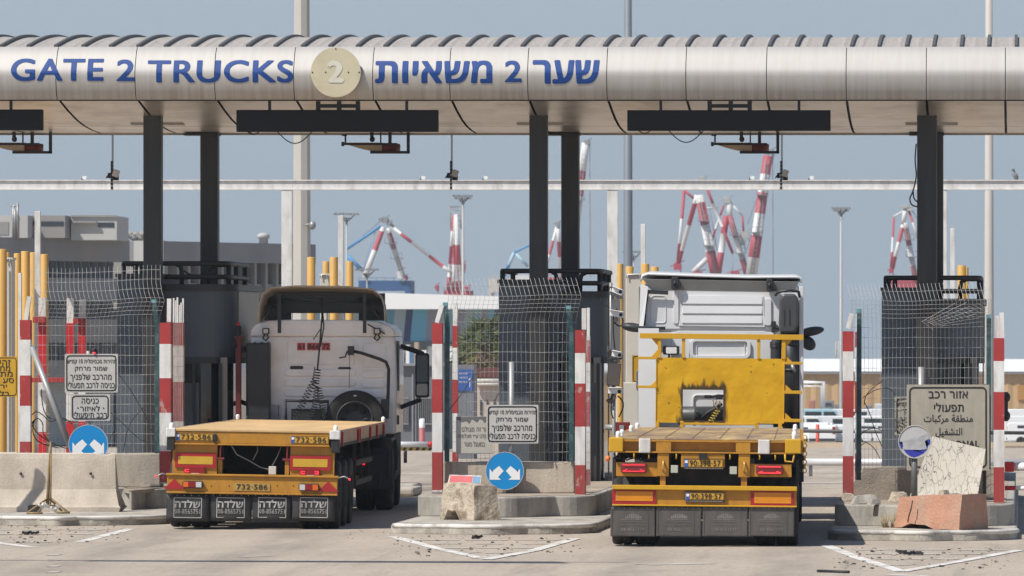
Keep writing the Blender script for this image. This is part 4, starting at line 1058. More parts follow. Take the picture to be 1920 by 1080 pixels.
for sd in (-1, 1):
    m = MB(); a, b = (rx(163), rx(267)) if sd < 0 else (rx(1480), rx(1600))
    m.box(a, b, -.05, .3, zf0 + .01, zq + .005); qpart(m, 'corner_casting', M_truck_y2, .012)
    m = MB(); a, b = (rx(385), rx(472)) if sd < 0 else (rx(1278), rx(1365)); m.box(a, b, -.045, .1, zf0 - .0, zq - .004); qpart(m, 'white_block', M_white, .012)
    m = MB(); a, b = (rx(514), rx(627)) if sd < 0 else (rx(1111), rx(1220)); m.box(a, b, -.018, .12, zf1, zq - .046); qpart(m, 'stiffener', M_truck_y, .004)
    a, b = (rx(525), rx(611)) if sd < 0 else (rx(1132), rx(1219))
    m = MB(); m.box(a, b, .0, .15, rz(571, 567) if sd < 0 else rz(580, 1175), zf0); lg = qpart(m, 'leg', M_truck_y, .008)
    m = MB(); c = (a + b) / 2; m.tube([(c - .005, -.0, rz(530, 567)), (c, -.04, rz(515, 567)), (c + .004, -.045, rz(480, 567)), (c, -.03, rz(462, 567)), (c, 0, rz(458, 567))], .014, 6); qpart(m, 'handle', mat('brass_handle', (.6, .38, .1), .4, .4), p=lg)
    a, b = (rx(545), rx(586)) if sd < 0 else (rx(1152), rx(1196)); m = MB(); m.box(a, b, .03, .13, rz(650, 567), rz(570, 567)); qpart(m, 'stub', M_truck_y)
    a, b, y0, y1, xc = (rx(215), rx(524), 466, 572, 370) if sd < 0 else (rx(1220), rx(1531), 480, 577, 1375)
    m = MB(); m.box(a, b, .05, .09, rz(y1, xc), rz(y0, xc)); qpart(m, 'lamp_carrier', M_truck_y, .004)
    a, b, y0, y1, xc = (rx(248), rx(446), 472, 546, 350) if sd < 0 else (rx(1264), rx(1468), 487, 560, 1365)
    m = MB(); m.prism(rrect(a, b, rz(y1, xc), rz(y0, xc), .035), -.02, .048); lm = qpart(m, 'tail_lamp', M_lampdim, .012)
    m = MB(); z0, z1 = rz(y1, xc), rz(y0, xc); w_ = b - a
    q = .012
    for x0, x1, za, zb_ in ((a + .03, b - .03, z1 - .028, z1 - .018), (a + .03, b - .03, z0 + .018, z0 + .028)):
        m.box(x0, x1, -.034, -.0325, za, zb_)
    for xe, dr in ((a + .03, 1), (b - .03, -1)):
        m.prism([(xe, z0 + .02), (xe + dr * .06, z0 + .045), (xe + dr * .06, z0 + .052), (xe, z0 + .03)] if dr > 0 else [(xe, z0 + .03), (xe + dr * .06, z0 + .052), (xe + dr * .06, z0 + .045), (xe, z0 + .02)], -.034, -.0325)
    qpart(m, 'lit_band', M_lampglow if sd < 0 else emit('tail_light_mid', (1, .05, .06), 1.6), p=lm)
    m = MB(); a, b = (rx(626), rx(679)) if sd < 0 else (rx(1067), rx(1121)); y0 = 488 if sd < 0 else 498; m.box(a, b, .0, .03, rz(y0 + 58, 650 if sd < 0 else 1090), rz(y0, 650 if sd < 0 else 1090)); qpart(m, 'marker_lens', mat('marker_greyish', (.42, .44, .36), .35), .006)
    # reflector boards
    a, b, y0, y1, xc = (rx(188), rx(516), 674, 778, 350) if sd < 0 else (rx(1226), rx(1552), 684, 797, 1390)
    m = MB(); m.box(a, b, -.012, .004, rz(y1, xc), rz(y0, xc)); rb = qpart(m, 'reflector_board', M_reflred)
    m = MB(); m.box(a + .047, b - .04, -.018, -.0125, rz(y1 - 22, xc), rz(y0 + 10, xc)); qpart(m, 'reflector_centre', M_reflora, p=rb)
    m = MB()
    for u in (.12, .88): m.ball((a + (b - a) * u, -.02, rz((y0 + y1) / 2, xc)), .008, .006, .008, 6)
    qpart(m, 'rivets', M_grey, p=rb)
    for k in range(3): wheel(tq, sd * .93, .62 + 1.31 * k, .5, True, sd)
    m = MB(); m.box(sd * 1.2 - .02, sd * 1.2 + .02, .3, 4.6, .52, 1.15); m.box(sd * 1.22 - .02, sd * 1.22 + .02, 5., 9., .5, .62); m.box(sd * 1.22 - .02, sd * 1.22 + .02, 5., 9., .8, .9); qpart(m, 'side_guard', M_chassis)
    m = MB(); m.box(sd * HQ - .02, sd * HQ + .02, .3, 11.7, zf0, zq - .005); qpart(m, 'side_rail', M_truck_y, .004)
    for y in (.4, 2.0, 6.2, 9.2):
        m = MB(); xx = sd * (HQ - .1); m.lathe((xx, y * 1.1, zq), (0, 0, 1), [(.03, 0), (.03, .03), (.034, .05), (.028, .075), (0, .088)], 12); qpart(m, 'twist_lock', M_whitec)
    m = MB()
    if sd > 0:
        for k in range(9): m.lathe((HQ + .04, .2 + .03 * k, zq + .03 - .055 * k), ((1, .3, 0) if k % 2 else (.2, 1, 0)), [(.022, -.008), (.034, -.008), (.034, .008), (.022, .008), (.022, -.008)], 10)
        qpart(m, 'lashing_chain', M_truck_y2)
        m = MB(); m.tube([(1.04, -.02, zf0), (1.04, -.03, zf0 - .09), (1.14, -.03, zf0 - .1), (1.16, -.02, zf0)], .014, 5); qpart(m, 'rope_hook', M_truck_y2)
    else:
        m.ball((-HQ - .02, .02, rz(438, 155)), .035, .04, .04, 10); qpart(m, 'marker_lamp', mat('marker_orange', (.7, .18, .02), .3))
        m = MB()
        for k in range(6): m.tube([(-HQ + .05 + .05 * k, .3, zf0 - .02), (-HQ + .1 + .06 * k, .25, rz(440 + 6 * (k % 3), 200)), (-HQ + .25 + .05 * k, .35, rz(420, 200))], .012, 5)
        qpart(m, 'air_lines', M_black)
m = MB()
for x in (-.5, .5): m.box(x - .06, x + .06, .2, 11.3, .8, zq - .03)
for k in range(12): m.box(-HQ + .1, HQ - .1, .5 + k * .95, .58 + k * .95, 1.15, zq - .03)
m.box(-1.1, 1.1, .32, .36, .4, 1.05)
qpart(m, 'chassis', M_chassis)
for X in (347, 458, 664, 1066, 1288, 1405):
    m = MB(); c = rx(X); m.tube([(c, .0, zf0), (c + .005, -.02, zf0 - .04), (c, 0, zf0 - .075)], .01, 5); qpart(m, 'load_hook', M_truck_y2)
m = MB(); m.box(rx(702), rx(1030), .0, .05, rz(505), rz(404)); ph = qpart(m, 'plate_holder', M_truck_y, .006)
m = MB(); m.prism(rrect(rx(836), rx(896), rz(442), rz(404), .01), -.06, .0); qpart(m, 'plate_lamp', M_black)
M_ink2 = mat('plate_frame_black', (.03, .03, .032), .5)
m = MB(); m.box(rx(720), rx(1022), -.012, .0, rz(518), rz(438)); pf = qpart(m, 'plate_frame', M_ink2)
plate(tq, '90:398·57', rx(723), rx(1018), rz(506), rz(441), -.014, M_plate)
m = MB(); m.box(rx(734), rx(1032), -.03, -.0, rz(764), rz(688)); pf = qpart(m, 'plate_frame', M_ink2)
plate(tq, '90:398·57', rx(737), rx(1028), rz(750), rz(691), -.032, M_plate)
m = MB()
for y_, yy in ((-.0135, 512), (-.0315, 757)):
    for k in range(22):
        c = rx(735 + k * 13); m.box(c, c + rx(8) - rx(0), y_ - .003, y_ - .001, rz(yy + 3), rz(yy - 2))
qpart(m, 'dealer_print', M_flaptext)
# bumper
zt0, zt1, zb0, zb1 = rz(675), rz(642), rz(798), rz(786)
m = MB(); m.box(-1.2, 1.195, .005, .03, zb1, zt0); qpart(m, 'bumper', M_truck_y, .004)
m = MB(); m.box(-1.21, 1.2, -.06, .06, zt0, zt1); m.box(-1.21, 1.2, -.04, .05, zb0, zb1); qpart(m, 'bumper_flanges', M_truck_y2, .006)
for i, (a, b) in enumerate(((178, 513), (521, 858), (868, 1206), (1213, 1555))):
    m = MB(); cx = (a + b) / 2; x0, x1 = rx(a), rx(b); zt, zl = rz(803, cx), rz(1022, cx)
    m.box(x0, x1, -.01, .0, zl, zt)
    fl = qpart(m, 'mudflap', M_flap2, .004)
    m = MB(); ring(m, x0 + .012, x1 - .012, zl + .012, zt - .02, .02, .01, -.016, -.009); m.box(x1 - .1, x1 - .09, -.014, -.0105, zl + .03, zt - .03); qpart(m, 'flap_rim', M_flap2, p=fl)
    m = MB()
    c = rx(cx); q = rx(4) - rx(0)
    # faded lorry emblem: cab, box and two wheels in broken strokes
    ez = rz(890, cx)
    for k in range(9):
        hgt = .05 * math.sin(math.pi * (k + 1) / 10) + .02
        m.box(c - .1 + k * .024, c - .084 + k * .024, -.0125, -.0108, ez + (.004 * (k % 3)), ez + hgt)
    m.box(c - .16, c + .12, -.0125, -.0108, ez - .012, ez - .006)
    add_text(m, heb('א.ט אחזקות בע״מ'), c - .17, c + .15, rz(921, cx), rz(906, cx), -.0125, .02)
    add_text(m, heb('הובלות בכל הארץ'), c - .19, c + .17, rz(943, cx), rz(930, cx), -.0125, .01)
    add_text(m, '08-8561122', c - .15, c + .15, rz(982, cx), rz(958, cx), -.0125, .02)
    qpart(m, 'flap_print', M_flaptext2, p=fl)
    m = MB()
    for j in range(8): m.ball((x0 + (x1 - x0) * (j + .5) / 8, -.012, zt - .012), .008, .006, .008, 6)
    qpart(m, 'flap_bolts', M_grey, p=fl)
# ---- bulkhead at the front of the right trailer
s4 = F / (d3 + 11.6); CX4 = 1344.5
def hx(X): return (1130 + X / 4.5 - CX4) / s4
def hz(Y): return 2.58 + (655 - (640 + Y / 4.5)) / s4
yb = 11.6
def burn_mat():
    m = bpy.data.materials.new('bulkhead_yellow_scorched'); m.use_nodes = True
    nt = m.node_tree; N = nt.nodes; L = nt.links; b = N['Principled BSDF']; b.inputs['Roughness'].default_value = .55; b.inputs['Specular IOR Level'].default_value = .3
    tc = N.new('ShaderNodeTexCoord'); sp = N.new('ShaderNodeSeparateXYZ'); L.new(tc.outputs['Object'], sp.inputs[0])
    def mth(op, a, b_=None, c=None):
        n = N.new('ShaderNodeMath'); n.operation = op
        for i, v in enumerate((a, b_, c)):
            if v is None: continue
            if hasattr(v, 'links'): L.new(v, n.inputs[i])
            else: n.inputs[i].default_value = v
        return n.outputs[0]
    cx, cz = (hx(670) + hx(1010)) / 2, (hz(410) + hz(670)) / 2; bx, bz = (hx(1010) - hx(670)) / 2, (hz(410) - hz(670)) / 2
    dx = mth('MAXIMUM', mth('SUBTRACT', mth('ABSOLUTE', mth('SUBTRACT', sp.outputs[0], cx)), bx), 0.)
    dz = mth('MAXIMUM', mth('SUBTRACT', mth('ABSOLUTE', mth('SUBTRACT', sp.outputs[2], cz)), bz), 0.)
    dist = mth('SQRT', mth('ADD', mth('MULTIPLY', dx, dx), mth('MULTIPLY', mth('MULTIPLY', dz, dz), .45)))
    mp = N.new('ShaderNodeMapping'); mp.inputs['Scale'].default_value = (14, 1, 3.2); L.new(tc.outputs['Object'], mp.inputs[0])
    n1 = N.new('ShaderNodeTexNoise'); n1.inputs['Scale'].default_value = 1; n1.inputs['Detail'].default_value = 5; L.new(mp.outputs[0], n1.inputs[0])
    reach = mth('MULTIPLY', mth('POWER', n1.outputs[0], 2.4), .42)
    r = N.new('ShaderNodeMapRange'); r.interpolation_type = 'SMOOTHSTEP'; L.new(mth('DIVIDE', dist, reach), r.inputs[0]); r.inputs[1].default_value = .25; r.inputs[2].default_value = 1.; r.inputs[3].default_value = .93; r.inputs[4].default_value = 0
    n2 = N.new('ShaderNodeTexNoise'); n2.inputs['Scale'].default_value = 3; n2.inputs['Detail'].default_value = 7; L.new(tc.outputs['Object'], n2.inputs[0])
    cr = N.new('ShaderNodeValToRGB'); cr.color_ramp.elements[0].position = .3; cr.color_ramp.elements[0].color = (.54, .30, .010, 1); cr.color_ramp.elements[1].position = .6; cr.color_ramp.elements[1].color = (.62, .355, .012, 1)
    L.new(n2.outputs[0], cr.inputs[0])
    n5 = N.new('ShaderNodeTexNoise'); n5.inputs['Scale'].default_value = 13; n5.inputs['Detail'].default_value = 6; L.new(tc.outputs['Object'], n5.inputs[0])
    r5 = N.new('ShaderNodeMapRange'); L.new(n5.outputs[0], r5.inputs[0]); r5.inputs[1].default_value = .68; r5.inputs[2].default_value = .71; r5.inputs[3].default_value = 0; r5.inputs[4].default_value = .75
    m1 = N.new('ShaderNodeMix'); m1.data_type = 'RGBA'; L.new(r5.outputs[0], m1.inputs['Factor']); L.new(cr.outputs[0], m1.inputs['A']); m1.inputs['B'].default_value = (.10, .055, .02, 1)
    m2 = N.new('ShaderNodeMix'); m2.data_type = 'RGBA'; L.new(r.outputs[0], m2.inputs['Factor']); L.new(m1.outputs['Result'], m2.inputs['A']); m2.inputs['B'].default_value = (.03, .02, .014, 1)
    L.new(m2.outputs['Result'], b.inputs['Base Color'])
    n3 = N.new('ShaderNodeTexNoise'); n3.inputs['Scale'].default_value = 3.5; n3.inputs['Detail'].default_value = 3; L.new(tc.outputs['Object'], n3.inputs[0])
    bp = N.new('ShaderNodeBump'); bp.inputs['Strength'].default_value = .5; bp.inputs['Distance'].default_value = .05; L.new(n3.outputs[0], bp.inputs['Height']); L.new(bp.outputs[0], b.inputs['Normal'])
    return m
m = MB(); X = [hx(440), hx(670), hx(1010), hx(1520)]; Z = [hz(690), hz(670), hz(410), hz(142)]
for i in range(3):
    for j in range(3):
        if i == 1 and j == 1: continue
        m.raw([(X[i], yb, Z[j]), (X[i + 1], yb, Z[j]), (X[i + 1], yb, Z[j + 1]), (X[i], yb, Z[j + 1])], [(0, 1, 2, 3)])
bh = qpart(m, 'bulkhead', burn_mat()); so = bh.modifiers.new('t', 'SOLIDIFY'); so.thickness = .012; so.offset = 1 if False else -1
def fpx(px): return (px - CX4) / s4
def fpz(py): return 2.58 + (655 - py) / s4
m = MB()
m.box(fpx(1197), fpx(1504), yb - .05, yb + .03, fpz(636), fpz(626))
for a, b in ((1231, 1237.5), (1276, 1282), (1417, 1423), (1463, 1470.5)): m.box(fpx(a), fpx(b), yb - .03, yb + .03, fpz(672), fpz(636))
for y0, y1 in ((670, 675), (724, 729)): m.box(fpx(1194), fpx(1230), yb - .04, yb + .02, fpz(y1), fpz(y0))
for y0, y1 in ((677, 682), (731, 737), (784, 790)): m.box(fpx(1468), fpx(1502), yb - .04, yb + .02, fpz(y1), fpz(y0))
for x0, x1, ya, yb2 in ((1219, 1231, 670, 656), (1219, 1231, 724, 711), (1219, 1231, 636, 650)): m.prism([(fpx(x0), fpz(ya)), (fpx(x1), fpz(ya)), (fpx(x1), fpz(yb2))] if yb2 < ya else [(fpx(x0), fpz(ya)), (fpx(x1), fpz(yb2)), (fpx(x1), fpz(ya))], yb - .01, yb + .005)
for ya, yb2 in ((677, 665), (731, 719), (784, 772)): m.prism([(fpx(1470), fpz(ya)), (fpx(1483), fpz(ya)), (fpx(1470), fpz(yb2))], yb - .01, yb + .005)
m.prism([(fpx(1470), fpz(636)), (fpx(1470), fpz(650)), (fpx(1483), fpz(636))], yb - .01, yb + .005)
for a in (1228, 1274, 1414, 1458): m.box(fpx(a), fpx(a + 7), yb - .02, yb + .05, zq, fpz(790))
m.box(fpx(1274), fpx(1420), yb - .02, yb + .03, fpz(797), fpz(793))
for px0, px1 in ((1228, 1229.5), (1467, 1469)): m.box(fpx(px0), fpx(px1), yb - .025, yb + .02, fpz(793), fpz(672))
qpart(m, 'bulkhead_frame', M_truck_y2, .004)
m = MB()   # dripping weld scar low on the sheet
m.ball((hx(1228), yb - .006, hz(640)), .03, .006, .07, 10); m.ball((hx(1240), yb - .006, hz(665)), .02, .006, .05, 8); m.ball((hx(1005), yb - .006, hz(183)), .022, .005, .014, 8)
qpart(m, 'burn_scar', mat('burn_black', (.03, .022, .016), .8), p=bh)

# ---------------------------------------------------------------- right tractor
s5 = 124.0; d5 = F / s5
tw = thing('tractor_unit', 'clean white high cab tractor with a dark intake stack at its right rear', 'truck', (PX(1352, d5), d5, 0), yaw3)
def ux(X): return (1100 + X / 4 - 1352) / s5
def uz(Y): return 2.58 + (655 - (500 + Y / 4)) / s5
def wpart(m, n, mt, bev=0., p=None): return part(m, n, mt, p or tw, world=False, bev=bev)
m = MB(); m.prism([(-1.2, 1.0), (1.2, 1.0), (1.2, 3.45), (1.15, 3.58), (-1.15, 3.58), (-1.2, 3.45)], 0, 2.25); wpart(m, 'cab_body', M_cab2, .05)
# roof with a rear lip rising over the back wall
def ra(y, z, hw): return [(-hw, y, z - .10), (-hw + .03, y, z - .02), (-hw + .12, y, z + .01), (-.3, y, z - .02), (.4, y, z - .04), (hw - .1, y, z - .035), (hw - .01, y, z - .05), (hw, y, z - .14)]
A = [ra(-.06, 3.72, 1.225), ra(0.05, 3.735, 1.225), ra(.6, 3.76, 1.2), ra(1.6, 3.68, 1.1), ra(2.2, 3.45, 1.0)]
vs = [v for a in A for v in a]; n = 8
m = MB(); m.raw(vs, [(i * n + j, i * n + j + 1, (i + 1) * n + j + 1, (i + 1) * n + j) for i in range(4) for j in range(n - 1)], True)
rf = wpart(m, 'roof_fairing', M_cab2); so = rf.modifiers.new('t', 'SOLIDIFY'); so.thickness = .03; so.offset = -1
m = MB(); m.raw([(-1.18, -.05, 3.64), (1.18, -.05, 3.60), (1.1, -.006, 3.45), (-1.05, -.006, 3.48)], [(0, 1, 2, 3)])
un = wpart(m, 'roof_underside', mat('fairing_shade_grey', (.22, .22, .215), .55)); so = un.modifiers.new('t', 'SOLIDIFY'); so.thickness = .015  # grey darkened to put the overhang's shade into the colour
# back wall pressings
m = MB()
m.prism([(ux(690), uz(445)), (ux(1338), uz(455)), (ux(1325), uz(222)), (ux(745), uz(212))], -.02, .002)
for y0, y1, k in ((216, 284, 0), (290, 356, 1), (362, 428, 2)):
    x0, x1 = ux(722 - 3 * k), ux(1316)
    z0, z1 = uz(y1), uz(y0)
    m.raw([(x0, -.02, z1), (x1, -.02, z1 - .006), (x1, -.036, z0 + .006), (x0, -.036, z0 + .012), (x0, -.02, z0 - .004), (x1, -.02, z0 - .01)], [(0, 1, 2, 3), (3, 2, 5, 4), (0, 3, 4), (1, 5, 2)])
m.prism(rrect(ux(650), ux(690), uz(428), uz(190), .03), -.022, .002)
m.prism(rrect(ux(1335), ux(1385), uz(442), uz(238), .03), -.03, .002)
ring(m, ux(482), ux(596), uz(425), uz(215), .05, .012, -.012, .004)
wpart(m, 'back_panel_pressings', M_cab2, .008)
m = MB(); m.box(ux(440), ux(1440), -.012, .002, uz(478), uz(464)); wpart(m, 'back_seam', mat('seam_grey', (.22, .22, .22), .6))
m = MB(); m.prism([(ux(630), uz(700)), (ux(1400), uz(700)), (ux(1395), uz(505)), (ux(1330), uz(484)), (ux(690), uz(480)), (ux(640), uz(500))], -.03, .0)
ring(m, ux(775), ux(1230), uz(690), uz(538), .09, .05, -.07, -.028); ring(m, ux(822), ux(1187), uz(676), uz(562), .04, .012, -.045, -.028)
m.prism([(ux(735), uz(700)), (ux(770), uz(700)), (ux(775), uz(560)), (ux(730), uz(520))], -.04, -.02)
m.box(ux(640), ux(1400), -.03, .0, 1.5, uz(702))
wpart(m, 'lower_back_panel', M_cab2, .014)
m = MB(); ring(m, ux(790), ux(1200), 1.55, uz(955), .08, .03, -.06, -.028); wpart(m, 'hatch_rim', M_cab2, .01)
# fairings either side
m = MB()
m.raw([(ux(396), -.10, uz(445)), (ux(406), -.10, uz(130)), (ux(462), -.12, uz(150)), (ux(428), -.13, uz(445)), (-1.2, .1, uz(445)), (-1.2, .1, uz(130))], [(0, 3, 2, 1), (0, 1, 5, 4)])
fr = wpart(m, 'upper_fairing', M_cab2); so = fr.modifiers.new('t', 'SOLIDIFY'); so.thickness = .012; m = MB()
m.raw([(ux(392), -.26, .8), (ux(392), -.26, uz(462)), (ux(545), -.3, uz(462)), (ux(545), -.3, .8), (-1.205, .1, uz(462)), (-1.205, .1, .8)], [(0, 3, 2, 1), (0, 1, 4, 5)])
fr = wpart(m, 'lower_fairing', M_cab2); so = fr.modifiers.new('t', 'SOLIDIFY'); so.thickness = .012
m = MB(); m.box(ux(1592), ux(1626), -.24, .05, .8, uz(150)); wpart(m, 'edge_fairing', M_cab2, .01)
m = MB(); m.tube([(ux(455), -.05, uz(200)), (ux(440), -.06, uz(300)), (ux(428), -.05, uz(440))], .03, 6); m.box(ux(412), ux(592), -.16, -.08, uz(474), uz(450)); wpart(m, 'fairing_seal', M_plastic)
m = MB(); m.obox((ux(526), -.08, uz(192)), .35, .03, .06, Matrix.Rotation(R(3), 3, 'Y'))
wpart(m, 'fairing_strut', M_plastic)
for X0, X1, Y0, Y1 in ((636, 690, 78, 172), (1348, 1397, 92, 188)):
    m = MB(); m.prism(rrect(ux(X0), ux(X1), uz(Y1), uz(Y0), .03), -.13, -.03); m.ball((ux((X0 + X1) / 2), -.135, uz((Y0 + Y1) / 2)), .03, .03, .04, 8); m.box(ux(X1) - .02, ux(X1) + .03, -.12, -.01, uz(Y1 - 10), uz(Y1 - 50)); wpart(m, 'hinge_bracket', M_plastic, .01)
# intake stack
m = MB(); m.prism([(ux(1448), uz(500)), (ux(1560), uz(500)), (ux(1588), uz(440)), (ux(1590), uz(240)), (ux(1560), uz(205)), (ux(1470), uz(205)), (ux(1448), uz(240)), (ux(1440), uz(420))], -.42, -.02); st = wpart(m, 'intake_stack', M_plastic2, .035)
m = MB(); m.tube([(ux(1415), -.25, uz(215)), (ux(1440), -.32, uz(190)), (ux(1530), -.34, uz(178)), (ux(1590), -.3, uz(190)), (ux(1600), -.2, uz(240))], .022, 6)
for X in (1480, 1518): m.box(ux(X), ux(X) + .012, -.43, -.41, uz(440), uz(322))
wpart(m, 'stack_hood', M_plastic, p=st)
m = MB(); m.tube([(ux(1520), -.2, uz(470)), (ux(1500), -.22, uz(500)), (ux(1440), -.22, uz(520)), (ux(1420), -.22, uz(580)), (ux(1420), -.22, uz(900)), (ux(1440), -.2, uz(1200))], .085, 12)
for k in range(4): m.lathe((ux(1420), -.22, uz(575 + 12 * k)), (0, 0, 1), [(.088, 0), (.1, .012), (.088, .024)], 14)
m.tube([(ux(1530), -.2, uz(500)), (ux(1535), -.2, uz(760)), (ux(1530), -.2, uz(1300))], .12, 12)
m.lathe((ux(1533), -.2, uz(590)), (0, 0, 1), [(.122, 0), (.14, .02), (.122, .04)], 14); m.lathe((ux(1533), -.2, uz(785)), (0, 0, 1), [(.122, 0), (.14, .02), (.122, .04)], 14)
m.box(ux(1470), ux(1588), -.08, -.02, 1.2, uz(500))
wpart(m, 'intake_pipe', M_plastic, p=st)
m = MB(); m.tube([(ux(1540), -.36, uz(735)), (ux(1560), -.37, uz(790))], .03, 8); wpart(m, 'pipe_clamp', M_grey, p=st)
m = MB(); m.prism(rrect(ux(1382), ux(1420), uz(450), uz(408), .02), -.15, -.02); m.prism(rrect(ux(1386), ux(1440), uz(495), uz(456), .02), -.13, -.02); m.tube([(ux(1398), -.1, uz(455)), (ux(1392), -.1, uz(480))], .02, 6); wpart(m, 'rear_camera', M_plastic, .008)
# work lamp
m = MB(); m.prism(rrect(ux(575), ux(697), uz(660), uz(594), .02), -.22, -.08); m.tube([(ux(620), -.1, uz(660)), (ux(618), -.05, uz(685))], .02, 6); wl = wpart(m, 'work_lamp', M_plastic, .012)
m = MB(); m.prism(rrect(ux(598), ux(678), uz(651), uz(604), .015), -.228, -.221); wpart(m, 'lamp_glass', mat('lamp_glass_bright', (.75, .75, .73), .25), p=wl)
# mirrors and cameras
for c, r0, tl in (((342, 455), (.18, .1, .07), 8), ((1685, 485), (.2, .1, .07), -10), ((1660, 573), (.13, .1, .1), 40)):
    sd = -1 if c[0] < 800 else 1
    m = MB(); p = Vector((ux(c[0]), .5, uz(c[1]))); m.ball(p, r0[0], r0[1], r0[2], 14, Matrix.Rotation(R(tl), 3, 'Y')); m.tube([p, (sd * 1.19, .6, p.z - .03)], .03, 6); wpart(m, 'mirror_arm_camera', M_plastic)
for sd in (-1, 1):
    m = MB(); xw = sd * 1.203; m.raw([(xw, 1.0, 2.2), (xw, 2.1, 2.2), (xw, 1.95, 2.85), (xw, 1.0, 2.9)], [(0, 1, 2, 3)]); wpart(m, 'side_window', M_glass)
    wheel(tw, sd * .93, -1.5, .51, True, sd); wheel(tw, sd * 1.02, 1.3, .51, False, sd)
    m = MB(); pts = [(-.72, .62), (-.62, .98), (-.38, 1.12), (.38, 1.12), (.62, .98), (.72, .62)]
    for (ya, za), (yb_, zb_) in zip(pts, pts[1:]):
        m.hexa([(sd * .95 - .3, -1.5 + ya, za), (sd * .95 + .3, -1.5 + ya, za), (sd * .95 + .3, -1.5 + yb_, zb_), (sd * .95 - .3, -1.5 + yb_, zb_)] + [(sd * .95 - .3, -1.5 + ya, za + .02), (sd * .95 + .3, -1.5 + ya, za + .02), (sd * .95 + .3, -1.5 + yb_, zb_ + .02), (sd * .95 - .3, -1.5 + yb_, zb_ + .02)])
    wpart(m, 'mudguard', M_plastic)
m = MB()
for x in (-.42, .42): m.box(x - .05, x + .05, -2.9, 2., .75, 1.02)
m.box(-.6, .6, -1.9, -1.0, 1.0, 1.14); m.box(-1.15, 1.15, .1, 2.1, .4, 1.0); wpart(m, 'chassis', M_chassis)
m = MB(); m.box(-1.1, 1.1, 2.252, 2.27, 2.1, 3.1); wpart(m, 'windscreen', M_glass)
m = MB(); m.box(-1.15, 1.15, 2.255, 2.3, .4, 1.9); wpart(m, 'grille', M_plastic)
# tank and hoses seen through the hole in the bulkhead
def vx(X): return (1130 + X / 4.5 - 1352) / s5
def vz(Y): return 2.58 + (655 - (640 + Y / 4.5)) / s5
m = MB(); m.lathe((vx(640), -.35, vz(625)), (1, 0, 0), [(0, 0), (.13, 0), (.14, .02), (.14, .22), (.15, .23), (.15, .27), (.14, .28), (.14, .75), (.12, .78), (0, .78)], 18)
m.lathe((vx(840), -.35, vz(575)), (0, 0, 1), [(.07, -.03), (.07, .02), (.05, .03), (0, .035)], 12); m.obox((vx(745), -.4, vz(578)), .05, .05, .04); wpart(m, 'air_tank', M_plastic2)
m = MB(); m.tube([(vx(835), -.5, vz(650)), (vx(890), -.52, vz(600)), (vx(960), -.52, vz(560)), (vx(1010), -.5, vz(525))], .024, 7)
m.tube([(vx(790), -.5, vz(580)), (vx(825), -.5, vz(610)), (vx(832), -.5, vz(660))], .012, 5)
m.tube([(vx(900), -.3, vz(470)), (vx(980), -.3, vz(455)), (vx(1030), -.3, vz(460))], .02, 6); m.obox((vx(890), -.32, vz(466)), .1, .06, .05); m.obox((vx(985), -.33, vz(470)), .1, .08, .07); wpart(m, 'connector_bar', M_black)
m = MB(); coil(m, (vx(985), -.55, vz(570)), (vx(905), -.55, vz(690)), .035, 6, .009)
wpart(m, 'coiled_hose', M_hazard)
m = MB(); coil(m, (vx(930), -.5, vz(520)), (vx(1000), -.5, vz(530)), .05, 2.5, .007); wpart(m, 'coiled_hose', M_rust)
# ================================================================ striped posts
def striped(px0, px1, bands, d, dep, label, group='red and white striped posts'):
    """bands: list of (y0, y1, 'r' | 'w'), top to bottom"""
    t = thing('striped_post', label, 'post', tuple(P((px0 + px1) / 2, bands[-1][1], d)), 0, group)
    m = MB()
    for y0, y1, c in bands:
        m.mi(0 if c == 'r' else 1).pbox(px0, y0, px1, y1, d, dep)
    part(m, 'post_body', [M_red, M_white], t)
    m = MB(); m.pbox(px0 - .5, bands[-1][1] - 3, px1 + .5, bands[-1][1], d - .01, dep + .02); part(m, 'base_plate', M_grey, t)
    return t
striped(37, 57, [(600, 637, 'r'), (637, 704, 'w'), (704, 761, 'r'), (761, 828, 'w'), (828, 910, 'r')], 99.3, .16, 'striped post leaning a grey diagonal strut, left end of the left fence')
striped(299, 320, [(605, 645, 'r'), (645, 709, 'w'), (709, 774, 'r'), (774, 846, 'w'), (846, 907, 'r')], 99.3, .17, 'striped post just left of the plywood deck trailer')
striped(810, 829, [(606, 645, 'r'), (645, 711, 'w'), (711, 774, 'r'), (774, 848, 'w'), (848, 919, 'r'), (919, 925, 'w')], 95.0, .16, 'striped post at the left end of the middle fence')
striped(1078, 1097, [(619, 662, 'r'), (662, 719, 'w'), (719, 800, 'r'), (800, 872, 'w'), (872, 930, 'r')], 94.6, .16, 'striped post at the right end of the middle fence')
striped(1580, 1600, [(621, 659, 'r'), (659, 714, 'w'), (714, 783, 'r'), (783, 855, 'w'), (855, 937, 'r')], 90.6, .16, 'striped post right of the right trailer, left end of the right fence')
striped(1863, 1883, [(634, 677, 'r'), (677, 735, 'w'), (735, 806, 'r'), (806, 876, 'w'), (876, 948, 'r')], 89.4, .16, 'striped post at the far right beside the red barrier arm')
